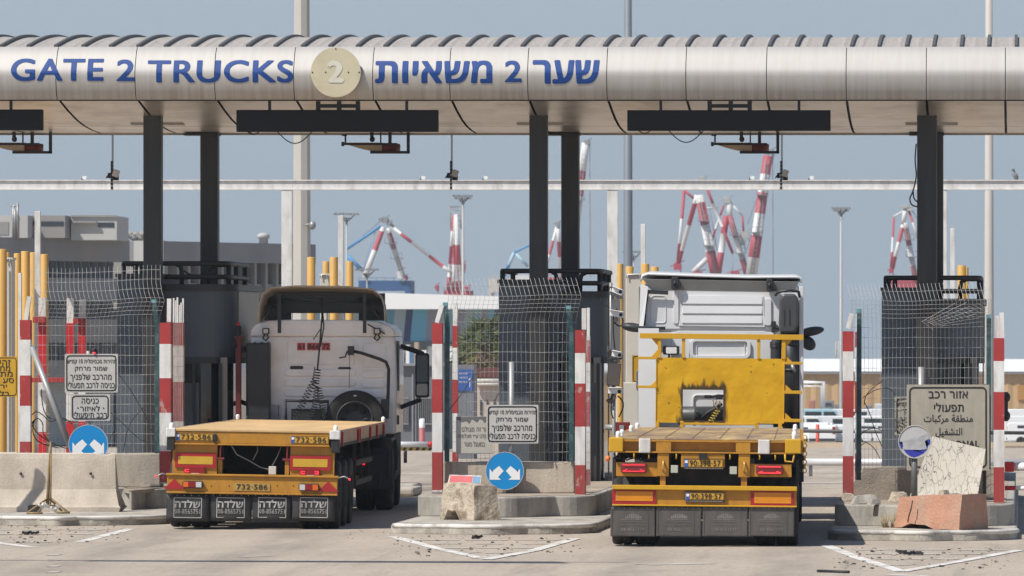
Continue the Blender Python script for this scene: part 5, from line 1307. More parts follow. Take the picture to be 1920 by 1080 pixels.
# second row, further in
M_peelshade = mat('peeling_paint_shade', (.46, .41, .375), .7, 0, .15, 5, dirt=(.2, .16, .14), dirt_amt=.7, dirt_scale=6, stretch=(3, 3, .5))  # peeling paint, with the shade behind the mesh darkened into both colours
M_peelredshade = mat('peeling_red_shade', (.22, .055, .05), .7, 0, .2, 5, dirt=(.3, .2, .17), dirt_amt=.6, dirt_scale=6, stretch=(3, 3, .5))
for px0, px1, bands, d, lab in (
    (848, 858, [(611, 652, 'r'), (652, 712, 'w'), (712, 775, 'r'), (775, 848, 'w'), (848, 905, 'r')], 99.5, 'thin striped post just behind the left teal post of the middle fence'),
    (1099, 1106, [(638, 680, 'r'), (680, 735, 'w'), (735, 800, 'r'), (800, 880, 'w'), (880, 910, 'r')], 99.2, 'thin striped post tucked behind the right striped post of the middle fence'),
    (1603, 1615, [(622, 651, 'r'), (651, 715, 'w'), (715, 775, 'r'), (775, 850, 'w'), (850, 915, 'r')], 96, 'striped post half hidden by the left teal post of the right fence'),
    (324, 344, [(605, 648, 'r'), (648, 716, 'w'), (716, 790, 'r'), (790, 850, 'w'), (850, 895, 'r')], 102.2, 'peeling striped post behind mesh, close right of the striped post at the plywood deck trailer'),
    (71, 86, [(597, 708, 'r'), (708, 810, 'w'), (810, 900, 'r')], 107.5, 'bright red post with a white foot behind the grey diagonal strut'),
    (124, 138, [(606, 666, 'r'), (666, 790, 'w'), (790, 895, 'r')], 108.5, 'red topped post rising left above the stacked white signs'),
    (147, 160, [(606, 666, 'r'), (666, 790, 'w'), (790, 895, 'r')], 108.5, 'red topped post rising right above the stacked white signs')):
    t = thing('striped_post', lab, 'post', tuple(P((px0 + px1) / 2, bands[-1][1], d)), 0, 'red and white posts of the inner row')
    m = MB(); m2_ = [M_redbright if px0 in (71, 124, 147) else M_peelredshade if px0 == 324 else M_red, M_peelshade if px0 == 324 else M_white]
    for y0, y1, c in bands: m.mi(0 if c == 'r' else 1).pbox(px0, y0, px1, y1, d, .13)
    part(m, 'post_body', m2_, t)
    y0 = bands[0][0]; m = MB(); top = {848: 568, 1099: 577, 1603: 588, 324: 560, 71: 558, 124: 559, 147: 561}[px0]
    if px0 == 324:
        for k in range(6):
            a = px0 + k * 3.5; m.pbox(a, top + random.uniform(-3, 14), a + 3, y0, d + .01 * (k % 2), .03)
    else: m.pbox(px0 + 1, top, px1 - .5, y0, d + .02, .1)
    part(m, 'white_tip', M_white, t)
for px0, py0, px1, py1, d, lab in ((61, 593, 85, 605, 107.4, 'short red crosspiece left, over the grey strut'), (137, 597, 160, 607, 108.4, 'short red crosspiece joining the two red topped posts'), (57, 708, 122, 717, 107.3, 'long dark red crosspiece behind the left mesh fence')):
    m = MB(); m.pbox(px0, py0, px1, py1, d, .1); solo(m, 'crosspiece', lab, 'crosspiece', M_red, bev=.006)
for pts, lab, d in ((((819, 605), (829, 572)), 'white slat leaning out of the left striped post of the middle fence', 95.1), (((1590, 616), (1597, 588)), 'white slat leaning out of the left striped post of the right fence', 90.7), (((49, 600), (55, 556)), 'white square slat standing on the leftmost striped post', 99.4), (((317, 604), (317.5, 560)), 'white square slat standing on the striped post beside the plywood deck', 99.5), (((1095, 618), (1095, 578)), 'white square slat standing on the right striped post of the middle fence', 94.9), (((1870, 634), (1870, 592)), 'white slat standing left on the far right striped post', 89.6), (((1879, 634), (1878, 586)), 'white slat standing right on the far right striped post', 89.6)):
    m = MB(); a, b = P(*pts[0], d), P(*pts[1], d); m.tube([a, b], .045, 4, smooth=False); solo(m, 'white_slat', lab, 'slat', M_white)
t = thing('diagonal_strut', 'grey steel strut leaning from the leftmost striped post down to the fence foot', 'strut', tuple(P(128, 835, 99)))
m = MB(); m.tube([P(60, 652, 99.1), P(131, 838, 98.7)], .045, 10); part(m, 'tube', M_greyp, t)
m = MB(); m.pbox(57, 648, 66, 668, 99.12, .06); part(m, 'clamp', M_grey, t)

# ================================================================ mesh fences
def fence(label, x0, x1, yt, yb, d, dx, dy, posts, kind):
    t = thing('mesh_fence', label, 'fence', tuple(P((x0 + x1) / 2, yb, d)), 0, 'wire mesh fences')
    s = F / d; r = .0027
    bend_y0 = {'l': 566, 'm': 557, 'r': 566}[kind]; bend_y1 = bend_y0 + {'l': 30, 'm': 42, 'r': 44}[kind]
    m = MB()
    def off(px, py):
        """The panel is straight below and crumpled at the top, where a strip of it folds towards the road."""
        q = 0; w = 0; sag = 0
        if py < bend_y1:
            u = (bend_y1 - py) / (bend_y1 - bend_y0)
            if u <= 1: q = -.35 * u; w = (9 if kind != 'r' else -1) * u
            else: q = -.35 + .3 * (u - 1); w = (9 if kind != 'r' else -1) - (7 if kind == 'l' else 10) * min(1, (u - 1) * 1.2)
        sag = 5 * math.sin((px - x0) / (x1 - x0) * 5) * (1 if py < bend_y1 + 5 else 0) * (.6 if kind == 'l' else .25)
        k = 1.3 * math.sin(px * .05 + py * .03)
        return P(px + w + k * .5, py + sag + k * .4, d + q + .01 * math.sin(px * .2))
    n = int((x1 - x0) / dx)
    ys = [yb - (yb - bend_y1) * i / 12 for i in range(13)] + [bend_y1 - (bend_y1 - bend_y0) * i / 3 for i in range(1, 4)] + [bend_y0 - (bend_y0 - yt) * i / 4 for i in range(1, 5)]
    for i in range(n + 1):
        px = x0 + (x1 - x0) * i / n
        m.tube([off(px, y) for y in ys], r, 4, caps=False)
    yy = yb
    while yy > yt:
        m.tube([off(x0 + (x1 - x0) * k / 24, yy) + Vector((0, -.005, 0)) for k in range(25)], r * 1.15, 4, caps=False)
        yy -= dy if yy > bend_y1 else (dy * .42 if yy > bend_y0 else dy * .95)
    part(m, 'mesh_panel', M_wire, t)
    if kind == 'r':   # torn corner of mesh folded across the top
        m = MB()
        for k in range(15):
            a = (1728 + k * 8, 602 - k * 2.6); b = (1770 + k * 5.5, 609 + min(k, 4) * .5)
            m.tube([P(a[0], a[1], d - .12), P(a[0] + 22 + k * .4, a[1] + 16, d - .14)], r, 4, caps=False)
        for k in range(7):
            m.tube([P(1729 + k * 5, 603 + k * 1.4, d - .13), P(1806 + k * 6, 560 + k * 7.2, d - .13)], r, 4, caps=False)
        part(m, 'torn_mesh', M_wire, t)
    if kind == 'l':
        m = MB()
        for k in range(7): m.tube([P(322 + k * 4, 608, d + .5 + k * .35), P(322 + k * 4, 800, d + .5 + k * .35)], r, 4, caps=False)
        for k in range(11): m.tube([P(320, 612 + k * 19, d + .4), P(346, 612 + k * 18.6, d + 2.6)], r, 4, caps=False)
        part(m, 'return_panel', M_wire, t)
    if kind == 'm':
        m = MB()
        for k in range(4): m.tube([P(1099 + k * 2.6, 630, d + .6 + k * .5), P(1099 + k * 2.6, 930, d + .6 + k * .5)], r * 1.3, 4, caps=False)
        for k in range(15): m.tube([P(1097, 640 + k * 19, d + .4), P(1108, 640 + k * 18.8, d + 2.4)], r * 1.3, 4, caps=False)
        part(m, 'return_panel', M_wire, t)
    for pts in posts:
        m = MB()
        for a, b in zip(pts, pts[1:]):
            A, B = P(*a, d - .06), P(*b, d - .06); w = .034
            m.hexa([A + Vector((-w, -w, 0)), A + Vector((w, -w, 0)), A + Vector((w, w, 0)), A + Vector((-w, w, 0)), B + Vector((-w, -w, 0)), B + Vector((w, -w, 0)), B + Vector((w, w, 0)), B + Vector((-w, w, 0))])
        po = part(m, 'fence_post', M_teal, t)
        m = MB(); q = P(pts[-1][0], pts[-1][1], d - .06); m.box(q.x - .037, q.x + .037, q.y - .037, q.y + .037, q.z - .0, q.z + .055); part(m, 'post_cap', M_tealcap, po)
    return t
fence('crumpled wire mesh fence with one teal post at left, behind the jersey barrier', 56, 299, 500, 850, 99.8, 8.0, 18.4, [[(295, 850), (295, 612), (289, 568)]], 'l')
fence('wire mesh fence with two teal posts in the middle, crumpled along its top', 832, 1080, 522, 866, 95.3, 8.4, 18.7, [[(838, 866), (839, 614), (835, 574)], [(1071, 866), (1071, 625), (1066, 580)]], 'm')
fence('wire mesh fence with two teal posts at right, its torn corner folded over', 1598, 1862, 531, 880, 90.9, 7.4, 19, [[(1610, 900), (1611, 640), (1611, 586)], [(1853, 880), (1854, 640), (1854, 597)]], 'r')
# tangled dead cables on the fences
def wires(label, lines, d, r=.008):
    m = MB()
    for ln in lines:
        pts = []
        for i in range(len(ln) - 1):
            p0 = ln[max(i - 1, 0)]; p1 = ln[i]; p2 = ln[i + 1]; p3 = ln[min(i + 2, len(ln) - 1)]
            for k in range(6):
                u = k / 6
                pts.append(tuple(.5 * (2 * p1[j] + (p2[j] - p0[j]) * u + (2 * p0[j] - 5 * p1[j] + 4 * p2[j] - p3[j]) * u * u + (3 * p1[j] - p0[j] - 3 * p2[j] + p3[j]) * u ** 3) for j in (0, 1)))
        pts.append(ln[-1]); m.tube([P(a, b, d + .02 * math.sin(i)) for i, (a, b) in enumerate(pts)], r, 5)
    return solo(m, 'loose_wires', label, 'wires', M_black)
wires('tangle of black wires at the foot of the left fence beside the diagonal strut', [[(58, 780), (68, 772), (80, 778), (95, 790), (118, 784), (135, 795)], [(60, 800), (62, 790), (72, 785), (80, 795), (82, 815), (100, 832), (128, 842)], [(59, 818), (58, 800), (66, 787)], [(78, 730), (80, 760), (90, 782), (110, 786), (138, 790)], [(64, 790), (62, 812), (75, 830), (110, 840)], [(57, 790), (70, 812), (95, 830)]], 99.5)
wires('thin black wires crossing the dark booth wall right of the stacked white signs', [[(221, 700), (245, 732), (270, 775), (285, 810)], [(205, 772), (226, 790), (252, 815), (268, 826), (292, 828)], [(268, 765), (250, 785), (238, 810), (232, 845)], [(206, 788), (214, 796), (212, 812), (205, 820)]], 99.6, .006)
wires('thin black wires hanging across the middle fence', [[(843, 768), (868, 735), (886, 708), (918, 680)], [(930, 790), (928, 755), (938, 735), (960, 722), (1000, 730)], [(1030, 750), (1048, 780), (1058, 812)], [(1030, 852), (1026, 845), (1040, 820)]], 95.2, .006)
wires('looping black wires on the left half of the right fence', [[(1620, 760), (1624, 742), (1636, 728), (1655, 714)], [(1619, 745), (1640, 732), (1665, 728), (1678, 740)], [(1620, 752), (1632, 778), (1640, 805), (1654, 838)], [(1612, 818), (1622, 808), (1640, 803), (1655, 808)], [(1614, 836), (1625, 830), (1640, 842), (1650, 860)]], 90.8, .006)
wires('black cable hanging down the left side of the right dark column', [[(1718, 270), (1716, 300), (1718, 330), (1712, 358), (1706, 372), (1710, 384), (1722, 388)], [(1712, 356), (1714, 372), (1722, 380)]], 103.2, .012)

# ================================================================ concrete pieces on the islands
def chip(mb, amt, seed):
    for i, v in enumerate(mb.v):
        n = mnoise.noise_vector(v * 3.1 + Vector((seed, 0, 0))); mb.v[i] = v + n * amt
def grid_box(x0, x1, y0, y1, z0, z1, n=(10, 4, 5), taper=(0, 0), fn=None):
    """Box with subdivided faces, so that its edges can be worn."""
    bm = bmesh.new(); bmesh.ops.create_cube(bm, size=1)
    bmesh.ops.subdivide_edges(bm, edges=bm.edges[:], cuts=7, use_grid_fill=True)
    vs = []
    for v in bm.verts:
        u = v.co + Vector((.5, .5, .5)); k = 1 - (u.z) 
        cx, cy = (x0 + x1) / 2, (y0 + y1) / 2
        x = x0 + (x1 - x0) * u.x; y = y0 + (y1 - y0) * u.y; z = z0 + (z1 - z0) * u.z
        x = cx + (x - cx) * (1 - taper[0] * u.z); y = cy + (y - cy) * (1 - taper[1] * u.z)
        vs.append(Vector((x, y, z)))
    bm.verts.index_update(); fs = [tuple(q.index for q in f.verts) for f in bm.faces]; bm.free()
    m = MB(); m.raw(vs, fs); return m
m = grid_box(PX(826, 95.3), PX(1077, 95.3), 95.3, 95.75, .43, PZ(866, 95.3)); chip(m, .012, 1); solo(m, 'concrete_wall_block', 'long concrete wall block stained with rust runs behind the middle blue arrow sign', 'wall block', mat('concrete_runs', (.46, .40, .325), .9, 0, .1, 2.5, bump=.35, bscale=30, dirt=(.20, .125, .085), dirt_amt=.75, dirt_scale=1.5, stretch=(5, 1, .25), fine=.1, dlo=.56, dhi=.72), bev=.02)
m = grid_box(PX(205, 99.6), PX(301, 99.6), 99.6, 100.0, .43, PZ(850, 99.6)); chip(m, .01, 2); solo(m, 'concrete_wall_block', 'short concrete wall block behind the right end of the jersey barrier', 'wall block', M_concrete, bev=.02)
m = grid_box(PX(10, 99.7), PX(205, 99.7) - .01, 99.62, 100.0, .43, PZ(851, 99.7)); chip(m, .008, 9); solo(m, 'concrete_wall_block', 'concrete wall block hidden behind the jersey barrier, its top edge below the stacked signs', 'wall block', M_concrete, bev=.02)
def broken(v):
    u = (v.x - PX(1600, 91.4)) / (PX(1708, 91.4) - PX(1600, 91.4)); h = (v.z - .43) / .42
    if u < .3 and h > .35: v.x += (.3 - u) * .55 * (h - .35) * 1.2 + .05 * mnoise.noise(v * 9)
    return v
m = grid_box(PX(1598, 91.4), PX(1708, 91.4), 91.4, 91.85, .42, PZ(876, 91.4)); m.v = [broken(v) for v in m.v]; chip(m, .02, 3)
solo(m, 'concrete_wall_block', 'grey brown concrete block with a broken left edge, left of the cracked sheet', 'wall block', mat('concrete_dark', (.30, .255, .21), .92, 0, .15, 3, bump=.5, bscale=30, dirt=(.17, .14, .11), dirt_amt=.6, dirt_scale=2.5, fine=.12))
m = grid_box(PX(1835, 91.5), PX(1864, 91.5), 91.5, 91.9, .42, PZ(877, 91.5)); chip(m, .012, 4); solo(m, 'concrete_wall_block', 'narrow concrete block right of the cracked sheet, at the far right post', 'wall block', M_concrete)
# jersey barrier
dj = 96.4; xa, xb = PX(-40, dj), PX(221, dj)
t = thing('jersey_barrier', 'long pale jersey barrier with a broken right end at the left edge', 'barrier', ((xa + xb) / 2, dj + .3, .13))
zt = .13 + .88
pf = [(-.30, 0), (-.30, .07), (-.27, .10), (-.13, .34), (-.075, .80), (-.06, .87), (-.04, .885), (.04, .885), (.06, .87), (.075, .80), (.13, .34), (.27, .10), (.30, .07), (.30, 0)]
m = MB(); n = 40; k = len(pf); vs = []
for i in range(n + 1):
    x = xa + (xb - xa) * i / n; e = max(0, (i - n + 6) / 6)
    for y, z in pf:
        w = .012 * mnoise.noise(Vector((x * 3, y * 4, z * 4)))
        cut = e * (.20 * max(0, z / .885 - .05) * .55 + .12 * mnoise.noise(Vector((3, y * 7, z * 7))) * e)
        ch = -.06 * max(0, 1 - abs(i - n + 4) / 4) * (1 if z > .7 else 0) * (.5 + mnoise.noise(Vector((x * 12, y * 5, z))))
        vs.append((x - cut, dj + .3 + y * (1 - .12 * e) + w, .13 + z + ch + w * .5))
fs = [(i * k + j, (i + 1) * k + j, (i + 1) * k + (j + 1) % k, i * k + (j + 1) % k) for i in range(n) for j in range(k)]
m.raw(vs, fs); m.raw(vs[-k:], [tuple(range(k))]); m.raw(vs[:k], [tuple(range(k - 1, -1, -1))])
part(m, 'concrete_body', M_jersey, t)
m = MB(); 
for px, py in ((39, 888), (170, 888)): m.lathe(P(px, py, dj + .17) , (0, 1, 0), [(0, -.004), (.022, -.004), (.022, .01)], 12)
part(m, 'lifting_holes', M_black, t)
m = MB(); m.prism(rrect(PX(52, dj), PX(76, dj), .131, .24, .05), dj - .012, dj + .1); part(m, 'drain_slot', M_black, t)
# the neighbouring barrier, cut off by the frame
m = MB(); xb2 = PX(14, dj - .9); m.v = []; vs = [(x, dj - .45 + y, .13 + z) for x in (xb2 - 3., xb2) for y, z in pf]
m = MB(); m.raw([(x + .0, dj + 1.05 + y, .13 + z) for x in (xa - .2, xa + .42) for y, z in pf], [(j, k + j, k + (j + 1) % k, (j + 1) % k) for j in range(k)] + [tuple(range(k)), tuple(range(2 * k - 1, k - 1, -1))])
solo(m, 'jersey_barrier', 'next jersey barrier, only its end seen behind the long one at the left edge', 'barrier', M_jersey)
# tripod of rebar and wood before the barrier
t = thing('improvised_stand', 'rusty yellow makeshift tripod stand in front of the jersey barrier', 'stand', tuple(P(92, 962, 95.3)))
m = MB(); dt = 95.4
m.tube([P(95, 828, dt), P(95, 845, dt), P(92, 880, dt), P(90, 955, dt)], .017, 6, .022); m.tube([P(96, 850, dt - .02), P(95, 950, dt - .03)], .012, 5); m.tube([P(94, 858, dt + .02), P(87, 948, dt)], .014, 5)
part(m, 'pole', M_rust, t)
for a, b, dd in (((90, 934), (52, 961), -.25), ((95, 934), (128, 961), -.3), ((92, 936), (70, 962), .2), ((94, 936), (116, 958), .25)):
    m = MB(); m.tube([P(*a, dt), P(*b, dt + dd)], .016, 5); part(m, 'leg', M_rust, t)
m = MB(); m.tube([P(50, 962, dt - .25), P(80, 962.5, dt - .25)], .018, 5); m.tube([P(106, 960, dt - .3), P(131, 961, dt - .3)], .018, 5); m.tube([P(74, 948, dt - .1), P(105, 948, dt - .1)], .014, 5); part(m, 'foot_bars', M_rust, t)
m = MB()
for k in range(9): m.obox(P(76 + k * 4, 946 + 10 * random.random(), dt - .2), .07, .05, .03, Matrix.Rotation(random.random() * 2, 3, 'Y') @ Matrix.Rotation(random.random(), 3, 'Z'))
part(m, 'rags', M_white, t)
# rough block in the middle
db = 91.4; t = thing('concrete_block', 'rough tapered concrete block with a notch in its foot, before the blue arrow sign', 'block', (PX(877, db), db + .3, .13))
c, si = math.cos(R(38)), math.sin(R(38))
m = grid_box(-.50, .50, -.2, .2, 0, .53, taper=(.06, .2)); 
for v in m.v:
    if -.30 < v.x < .05 and v.z < .1: v.z = .15
chip(m, .03, 5)
ox, oy = PX(876, db), db + .5
m.v = [Vector((ox + v.x * .53 + v.y * .95, oy + v.y * .5 - v.x * .55, .13 + v.z - .03 * (v.x > .2))) for v in m.v]
for i, v in enumerate(m.v):
    if v.z < .19: m.v[i].z = .13
part(m, 'body', M_block, t)
if 0: m.hexa([P(835, 972, db + .43), P(850, 977, db + .24), P(850, 977, db + .4), P(835, 972, db + .6), P(836, 960, db + .44), P(851, 960, db + .25), P(851, 960, db + .41), P(836, 960, db + .6)])
# orange block at right
do = 87.3; m = MB()
fr = [(1678, 983), (1672, 940), (1680, 934), (1840, 931), (1851, 940), (1853, 992), (1848, 1000), (1760, 997), (1750, 985), (1740, 984), (1706, 981), (1695, 990)]
t = thing('concrete_block', 'long concrete block with flaking orange paint and a crack, at right', 'block', (PX(1765, do), do + .2, .13))
m = grid_box(0, 1, 0, 1, 0, 1)
cn = Vector((PX(1797, 86.6), 86.6, .13)); cl_ = Vector((PX(1675, 87.9), 87.9, .13)); cr_ = Vector((PX(1853, 87.25), 87.25, .13))
for i, v in enumerate(m.v):
    a_ = 1 - .04 * v.z; w_ = .12 * v.z
    q = cn + (cl_ - cn) * (v.x * a_) + (cr_ - cn) * (w_ + v.y * (1 - w_) * (1 - .06 * v.z)) + Vector((0, 0, v.z * (.48 - .05 * v.x)))
    if .45 < v.x < .85 and v.z < .2: q.z += .06
    m.v[i] = q
chip(m, .022, 8)
for v in m.v: v.z = max(v.z, .132)
part(m, 'body', M_orange, t)
m = MB(); m.tube([P(1711, 938, 87.42), P(1708, 955, 87.40), P(1704, 968, 87.40), P(1702, 980, 87.40)], .012, 4); part(m, 'crack', M_black, t)
# loose rubble on the right base and weeds
def rubble(px, py, d, sx, sy, sz, lab, mt=M_concrete, rot=0, g='rubble on the right island'):
    m = grid_box(-sx, sx, -sy, sy, 0, sz, taper=(.3, .3)); chip(m, min(sx, sz) * .5, px)
    q = P(px, py, d); m.v = [Matrix.Rotation(rot, 3, 'Z') @ v + Vector((q.x, q.y, q.z)) for v in m.v]
    for v in m.v: v.z = max(v.z, q.z)
    return solo(m, 'rubble_piece', lab, 'rubble', mt, group=g)
rubble(1624, 945, 88.9, .2, .08, .1, 'long grey rubble shard left on the right island', M_dark_wall, .2)
rubble(1637, 946, 88.6, .09, .07, .07, 'pointed rubble lump beside the long shard', M_dark_wall, .5)
rubble(1685, 940, 89.4, .12, .1, .12, 'brown rubble lump below the round faded sign', M_block, .1)
rubble(1769, 931, 88.6, .07, .06, .09, 'pale rubble lump before the cracked sheet', M_block, .8)
rubble(1590, 938, 90.2, .1, .08, .09, 'rubble lump at the foot of the striped post right of the right trailer', M_block, .4)
m = MB()
for k in range(60):
    px = random.uniform(1655, 1690); q = P(px, random.uniform(964, 975), 87.9); q.z = .13
    m.tube([q, q + Vector((random.uniform(-.06, .06), random.uniform(-.05, .05), random.uniform(.06, .22)))], .006, 3, .002)
solo(m, 'dry_weeds', 'dry weeds at the left foot of the orange block', 'weeds', mat('dry_straw', (.33, .24, .10), .9, 0, .3, 9), kind='stuff')
m = MB()
zones = [(735, 1090, 1004, 1044, 170), (1560, 1890, 1028, 1068, 200), (0, 240, 985, 1020, 170), (1600, 1900, 1000, 1012, 40), (760, 1080, 975, 985, 0), (640, 770, 990, 1010, 20)]
for x0, x1, y0, y1, n in zones:
    for k in range(n):
        q = G(random.uniform(x0, x1), random.uniform(y0, y1)); sz = random.choice((.004, .006, .008, .012, .02))
        m.mi(random.choice((0, 1, 1, 2, 2))).obox(q + Vector((0, 0, sz * .3)), sz * random.uniform(1, 2.6), sz * random.uniform(1, 2), sz * .8, Matrix.Rotation(random.random() * 3, 3, 'Z') @ Matrix.Rotation(random.random() * .6, 3, 'X'))
solo(m, 'gravel', 'scattered grit and small litter before the islands', 'gravel', [M_black, mat('grit_brown', (.16, .13, .10), .95), M_sand], kind='stuff')
for px, py, w_, lab, mt in ((57, 1003, .08, 'dark rag lying on the road at left', M_black), (1712, 1041, .085, 'twisted black scrap on the road at right', M_black), (1690, 1039, .05, 'small black scrap beside the twisted one', M_black), (895, 1011, .05, 'black scrap on the road before the middle kerb', M_black), (62, 977, .06, 'white crumpled paper on the road at left', M_whitec)):
    m = MB(); q = G(px, py)
    for k in range(5): m.obox(q + Vector((random.uniform(-w_, w_), random.uniform(-.1, .1), .03)), w_ * random.uniform(.5, 1.1), .08, .035, Matrix.Rotation(random.uniform(-.5, .5), 3, 'Y') @ Matrix.Rotation(random.random() * 3, 3, 'Z'))
    solo(m, 'scrap', lab, 'litter', mt)
q0, q1 = G(1533, 1073), G(1592, 1075)
m = MB(); m.tube([q0 + Vector((0, 0, .015)), q1 + Vector((0, 0, .015))], .018, 5); solo(m, 'bar', 'thin dark bar lying on the road in the right foreground', 'litter', M_black)

# ================================================================ signs
def sign_plate(t, px0, py0, px1, py1, d, mt, inset=2.5, lw=.02, rad=.06, thick=.012):
    m = MB(); a = P(px0, py1, d); b = P(px1, py0, d); m.prism(rrect(a.x, b.x, a.z, b.z, .012, 2), d, d + thick); pl = part(m, 'panel', mt, t)
    k = inset * d / F
    m = MB(); frame_line(m, a.x + k, b.x - k, a.z + k, b.z - k, rad, lw, d - .003); part(m, 'border', M_ink, pl)
    return pl
SPEED = [('מהירות מכסימלית 10 קמ״ש', .045, .965, .125, .28, .006), ('שמור מרחק', .19, .80, .33, .47, .012), ('מהרכב שלפניך', .10, .88, .50, .72, .012), ('כניסה לרכב תפעולי', .06, .94, .715, .885, .009)]
def speed_sign(t, px0, py0, px1, py1, d, mt):
    pl = sign_plate(t, px0, py0, px1, py1, d, mt)
    for tx_, u0, u1, v0, v1, bo in SPEED:
        w_ = px1 - px0; h_ = py1 - py0; m = MB()
        ptext(m, heb(tx_), px0 + w_ * u0, py0 + h_ * v0, px0 + w_ * u1, py0 + h_ * v1, d - .003, bo)
        part(m, 'text_line', M_ink, pl)
    m = MB()
    for u, v in ((.05, .06), (.95, .06), (.03, .5), (.97, .5), (.05, .94), (.95, .94)): m.ball(P(px0 + (px1 - px0) * u, py0 + (py1 - py0) * v, d - .004), .008, .005, .008, 6)
    part(m, 'bolts', M_black, pl)
    return pl
ds_ = 98.6
t = thing('road_sign', 'two white Hebrew signs stacked on one post behind the jersey barrier at left', 'sign', tuple(P(166, 905, ds_ + .1)))
speed_sign(t, 121.5, 663.5, 221, 736, ds_, M_sign)
pl = sign_plate(t, 132, 739, 206.5, 789, ds_, M_sign)
for tt in (('כניסה', 153, 747, 185, 757), ('לאיזור', 150, 760, 187, 771), ('רכב תיפעולי', 138, 771.5, 200, 783)): m = MB(); ptext(m, heb(tt[0]), *tt[1:], ds_ - .003); part(m, 'text_line', M_ink, pl)
m = MB()
for px in (146, 194): m.ball(P(px, 765, ds_ - .004), .012, .005, .012, 8)
part(m, 'bolts', M_black, pl)
m = MB(); a = P(166, 905, ds_ + .05); b = P(166, 658, ds_ + .05); m.tube([a, b], .035, 10); part(m, 'post', M_greyp, t)
m = MB(); m.pbox(168, 655, 184, 663, ds_, .05); m.lathe(P(176, 660, ds_ - .01), (0, 0, 1), [(0, 0), (.028, 0), (.028, .05), (0, .06)], 10); cl = part(m, 'clamp', M_black, t)
m = MB(); m.ball(P(176, 661, ds_ - .02), .024, .02, .02, 10); part(m, 'beacon', emit('beacon_red', (1, .05, .08), 1.5, (.5, .02, .05)), cl)
def arrow_sign(cx, cy, r, d, label, yb):
    t = thing('road_sign', label, 'sign', tuple(P(cx, yb, d + .05)))
    s = F / d; c = P(cx, cy, d); rr = r / s
    m = MB(); disc(m, c.x, c.z, rr, d, .012, 56); pl = part(m, 'panel', M_signblue, t)
    m = MB(); n = 56
    vs = [(c.x + rr * .995 * math.cos(2 * math.pi * i / n), d - .003, c.z + rr * .995 * math.sin(2 * math.pi * i / n)) for i in range(n)] + [(c.x + rr * .965 * math.cos(2 * math.pi * i / n), d - .003, c.z + rr * .965 * math.sin(2 * math.pi * i / n)) for i in range(n)]
    m.raw(vs, [(i, (i + 1) % n, (i + 1) % n + n, i + n) for i in range(n)]); part(m, 'rim', M_sign, pl)
    # white arrows down-left and down-right, drawn on a 100 unit half width
    arr = [(-6, 0), (-30, 26), (-65, -5), (-79, 13), (-79, -46), (-17, -46), (-38, -33)]
    m = MB()
    for sg in (-1, 1):
        p = [(c.x - sg * x / 100 * rr, d - .003, c.z + z / 100 * rr) for x, z in [(-6, 0), (-30, 26), (-66, -3), (-79, 11), (-79, -46), (-19, -46), (-35, -33)]]
        m.raw(p, [(0, 1, 2, 6), (2, 3, 4, 5, 6)])
    part(m, 'arrows', M_whitec, pl)
    m = MB()
    for x in (-66, 66): m.ball((c.x + x / 100 * rr, d - .004, c.z - .0), .008, .005, .012, 8)
    part(m, 'bolts', M_black, pl)
    m = MB(); a = P(cx, yb, d + .06); m.tube([a, (a.x, a.y, c.z + rr * .3)], .035, 10); part(m, 'post', M_greyp, t)
    return t
arrow_sign(165.5, 833.5, 37.5, 98.2, 'round blue sign with two white arrows, half hidden by the jersey barrier', 905)
arrow_sign(946.5, 883, 36, 95.08, 'round blue sign with two white arrows before the rust stained concrete block', 929)
dm = 95.12
t = thing('road_sign', 'white Hebrew speed sign on a grey post in front of the middle fence', 'sign', tuple(P(960, 928, dm + .06)))
speed_sign(t, 912, 759, 1009.5, 831.5, dm, M_sign)
m = MB(); a = P(959, 929, dm + .06); b = P(959, 679, dm + .06); m.tube([a, b], .04, 12); part(m, 'post', M_greyp, t)
# faded CCTV sign on the mesh
dq = 95.22
t = thing('notice_board', 'faded white notice with torn dark top edge, left of the middle speed sign', 'sign', tuple(P(890, 852, dq)))
m = MB(); m.pbox(855, 781, 924, 851, dq, .012); pl = part(m, 'panel', mat('notice_faded', (.46, .44, .385), .6, 0, .08, 4, dirt=(.35, .31, .25), dirt_amt=.5, dirt_scale=4), t)
m = MB(); e = [(856, 782), (923, 781)] + [(923 - k * 4.8, 785.5 + (5 if k % 3 == 0 else 0) + random.uniform(0, 4) + (4 if 8 < k < 12 else 0)) for k in range(15)]
m.raw([P(x, y, dq - .003) for x, y in e], [tuple(range(len(e)))]); part(m, 'torn_edge', mat('torn_grey', (.13, .13, .13), .7), pl)
m = MB(); M_fade = mat('ink_faded', (.19, .175, .155), .7, 0, .3, 30)

for tt in (('איזור זה מצולם', 866, 799, 922, 809), ('ומוקלט ע״י מצלמות', 858, 813, 922, 823), ('במעגל סגור', 870, 827, 909, 837)): m = MB(); ptext(m, heb(tt[0]), *tt[1:], dq - .003, .01); part(m, 'text_line', M_fade, pl)
m = MB(); m.pbox(857, 849, 923, 850.5, dq - .004, .003); part(m, 'lower_edge', M_greyp, pl)
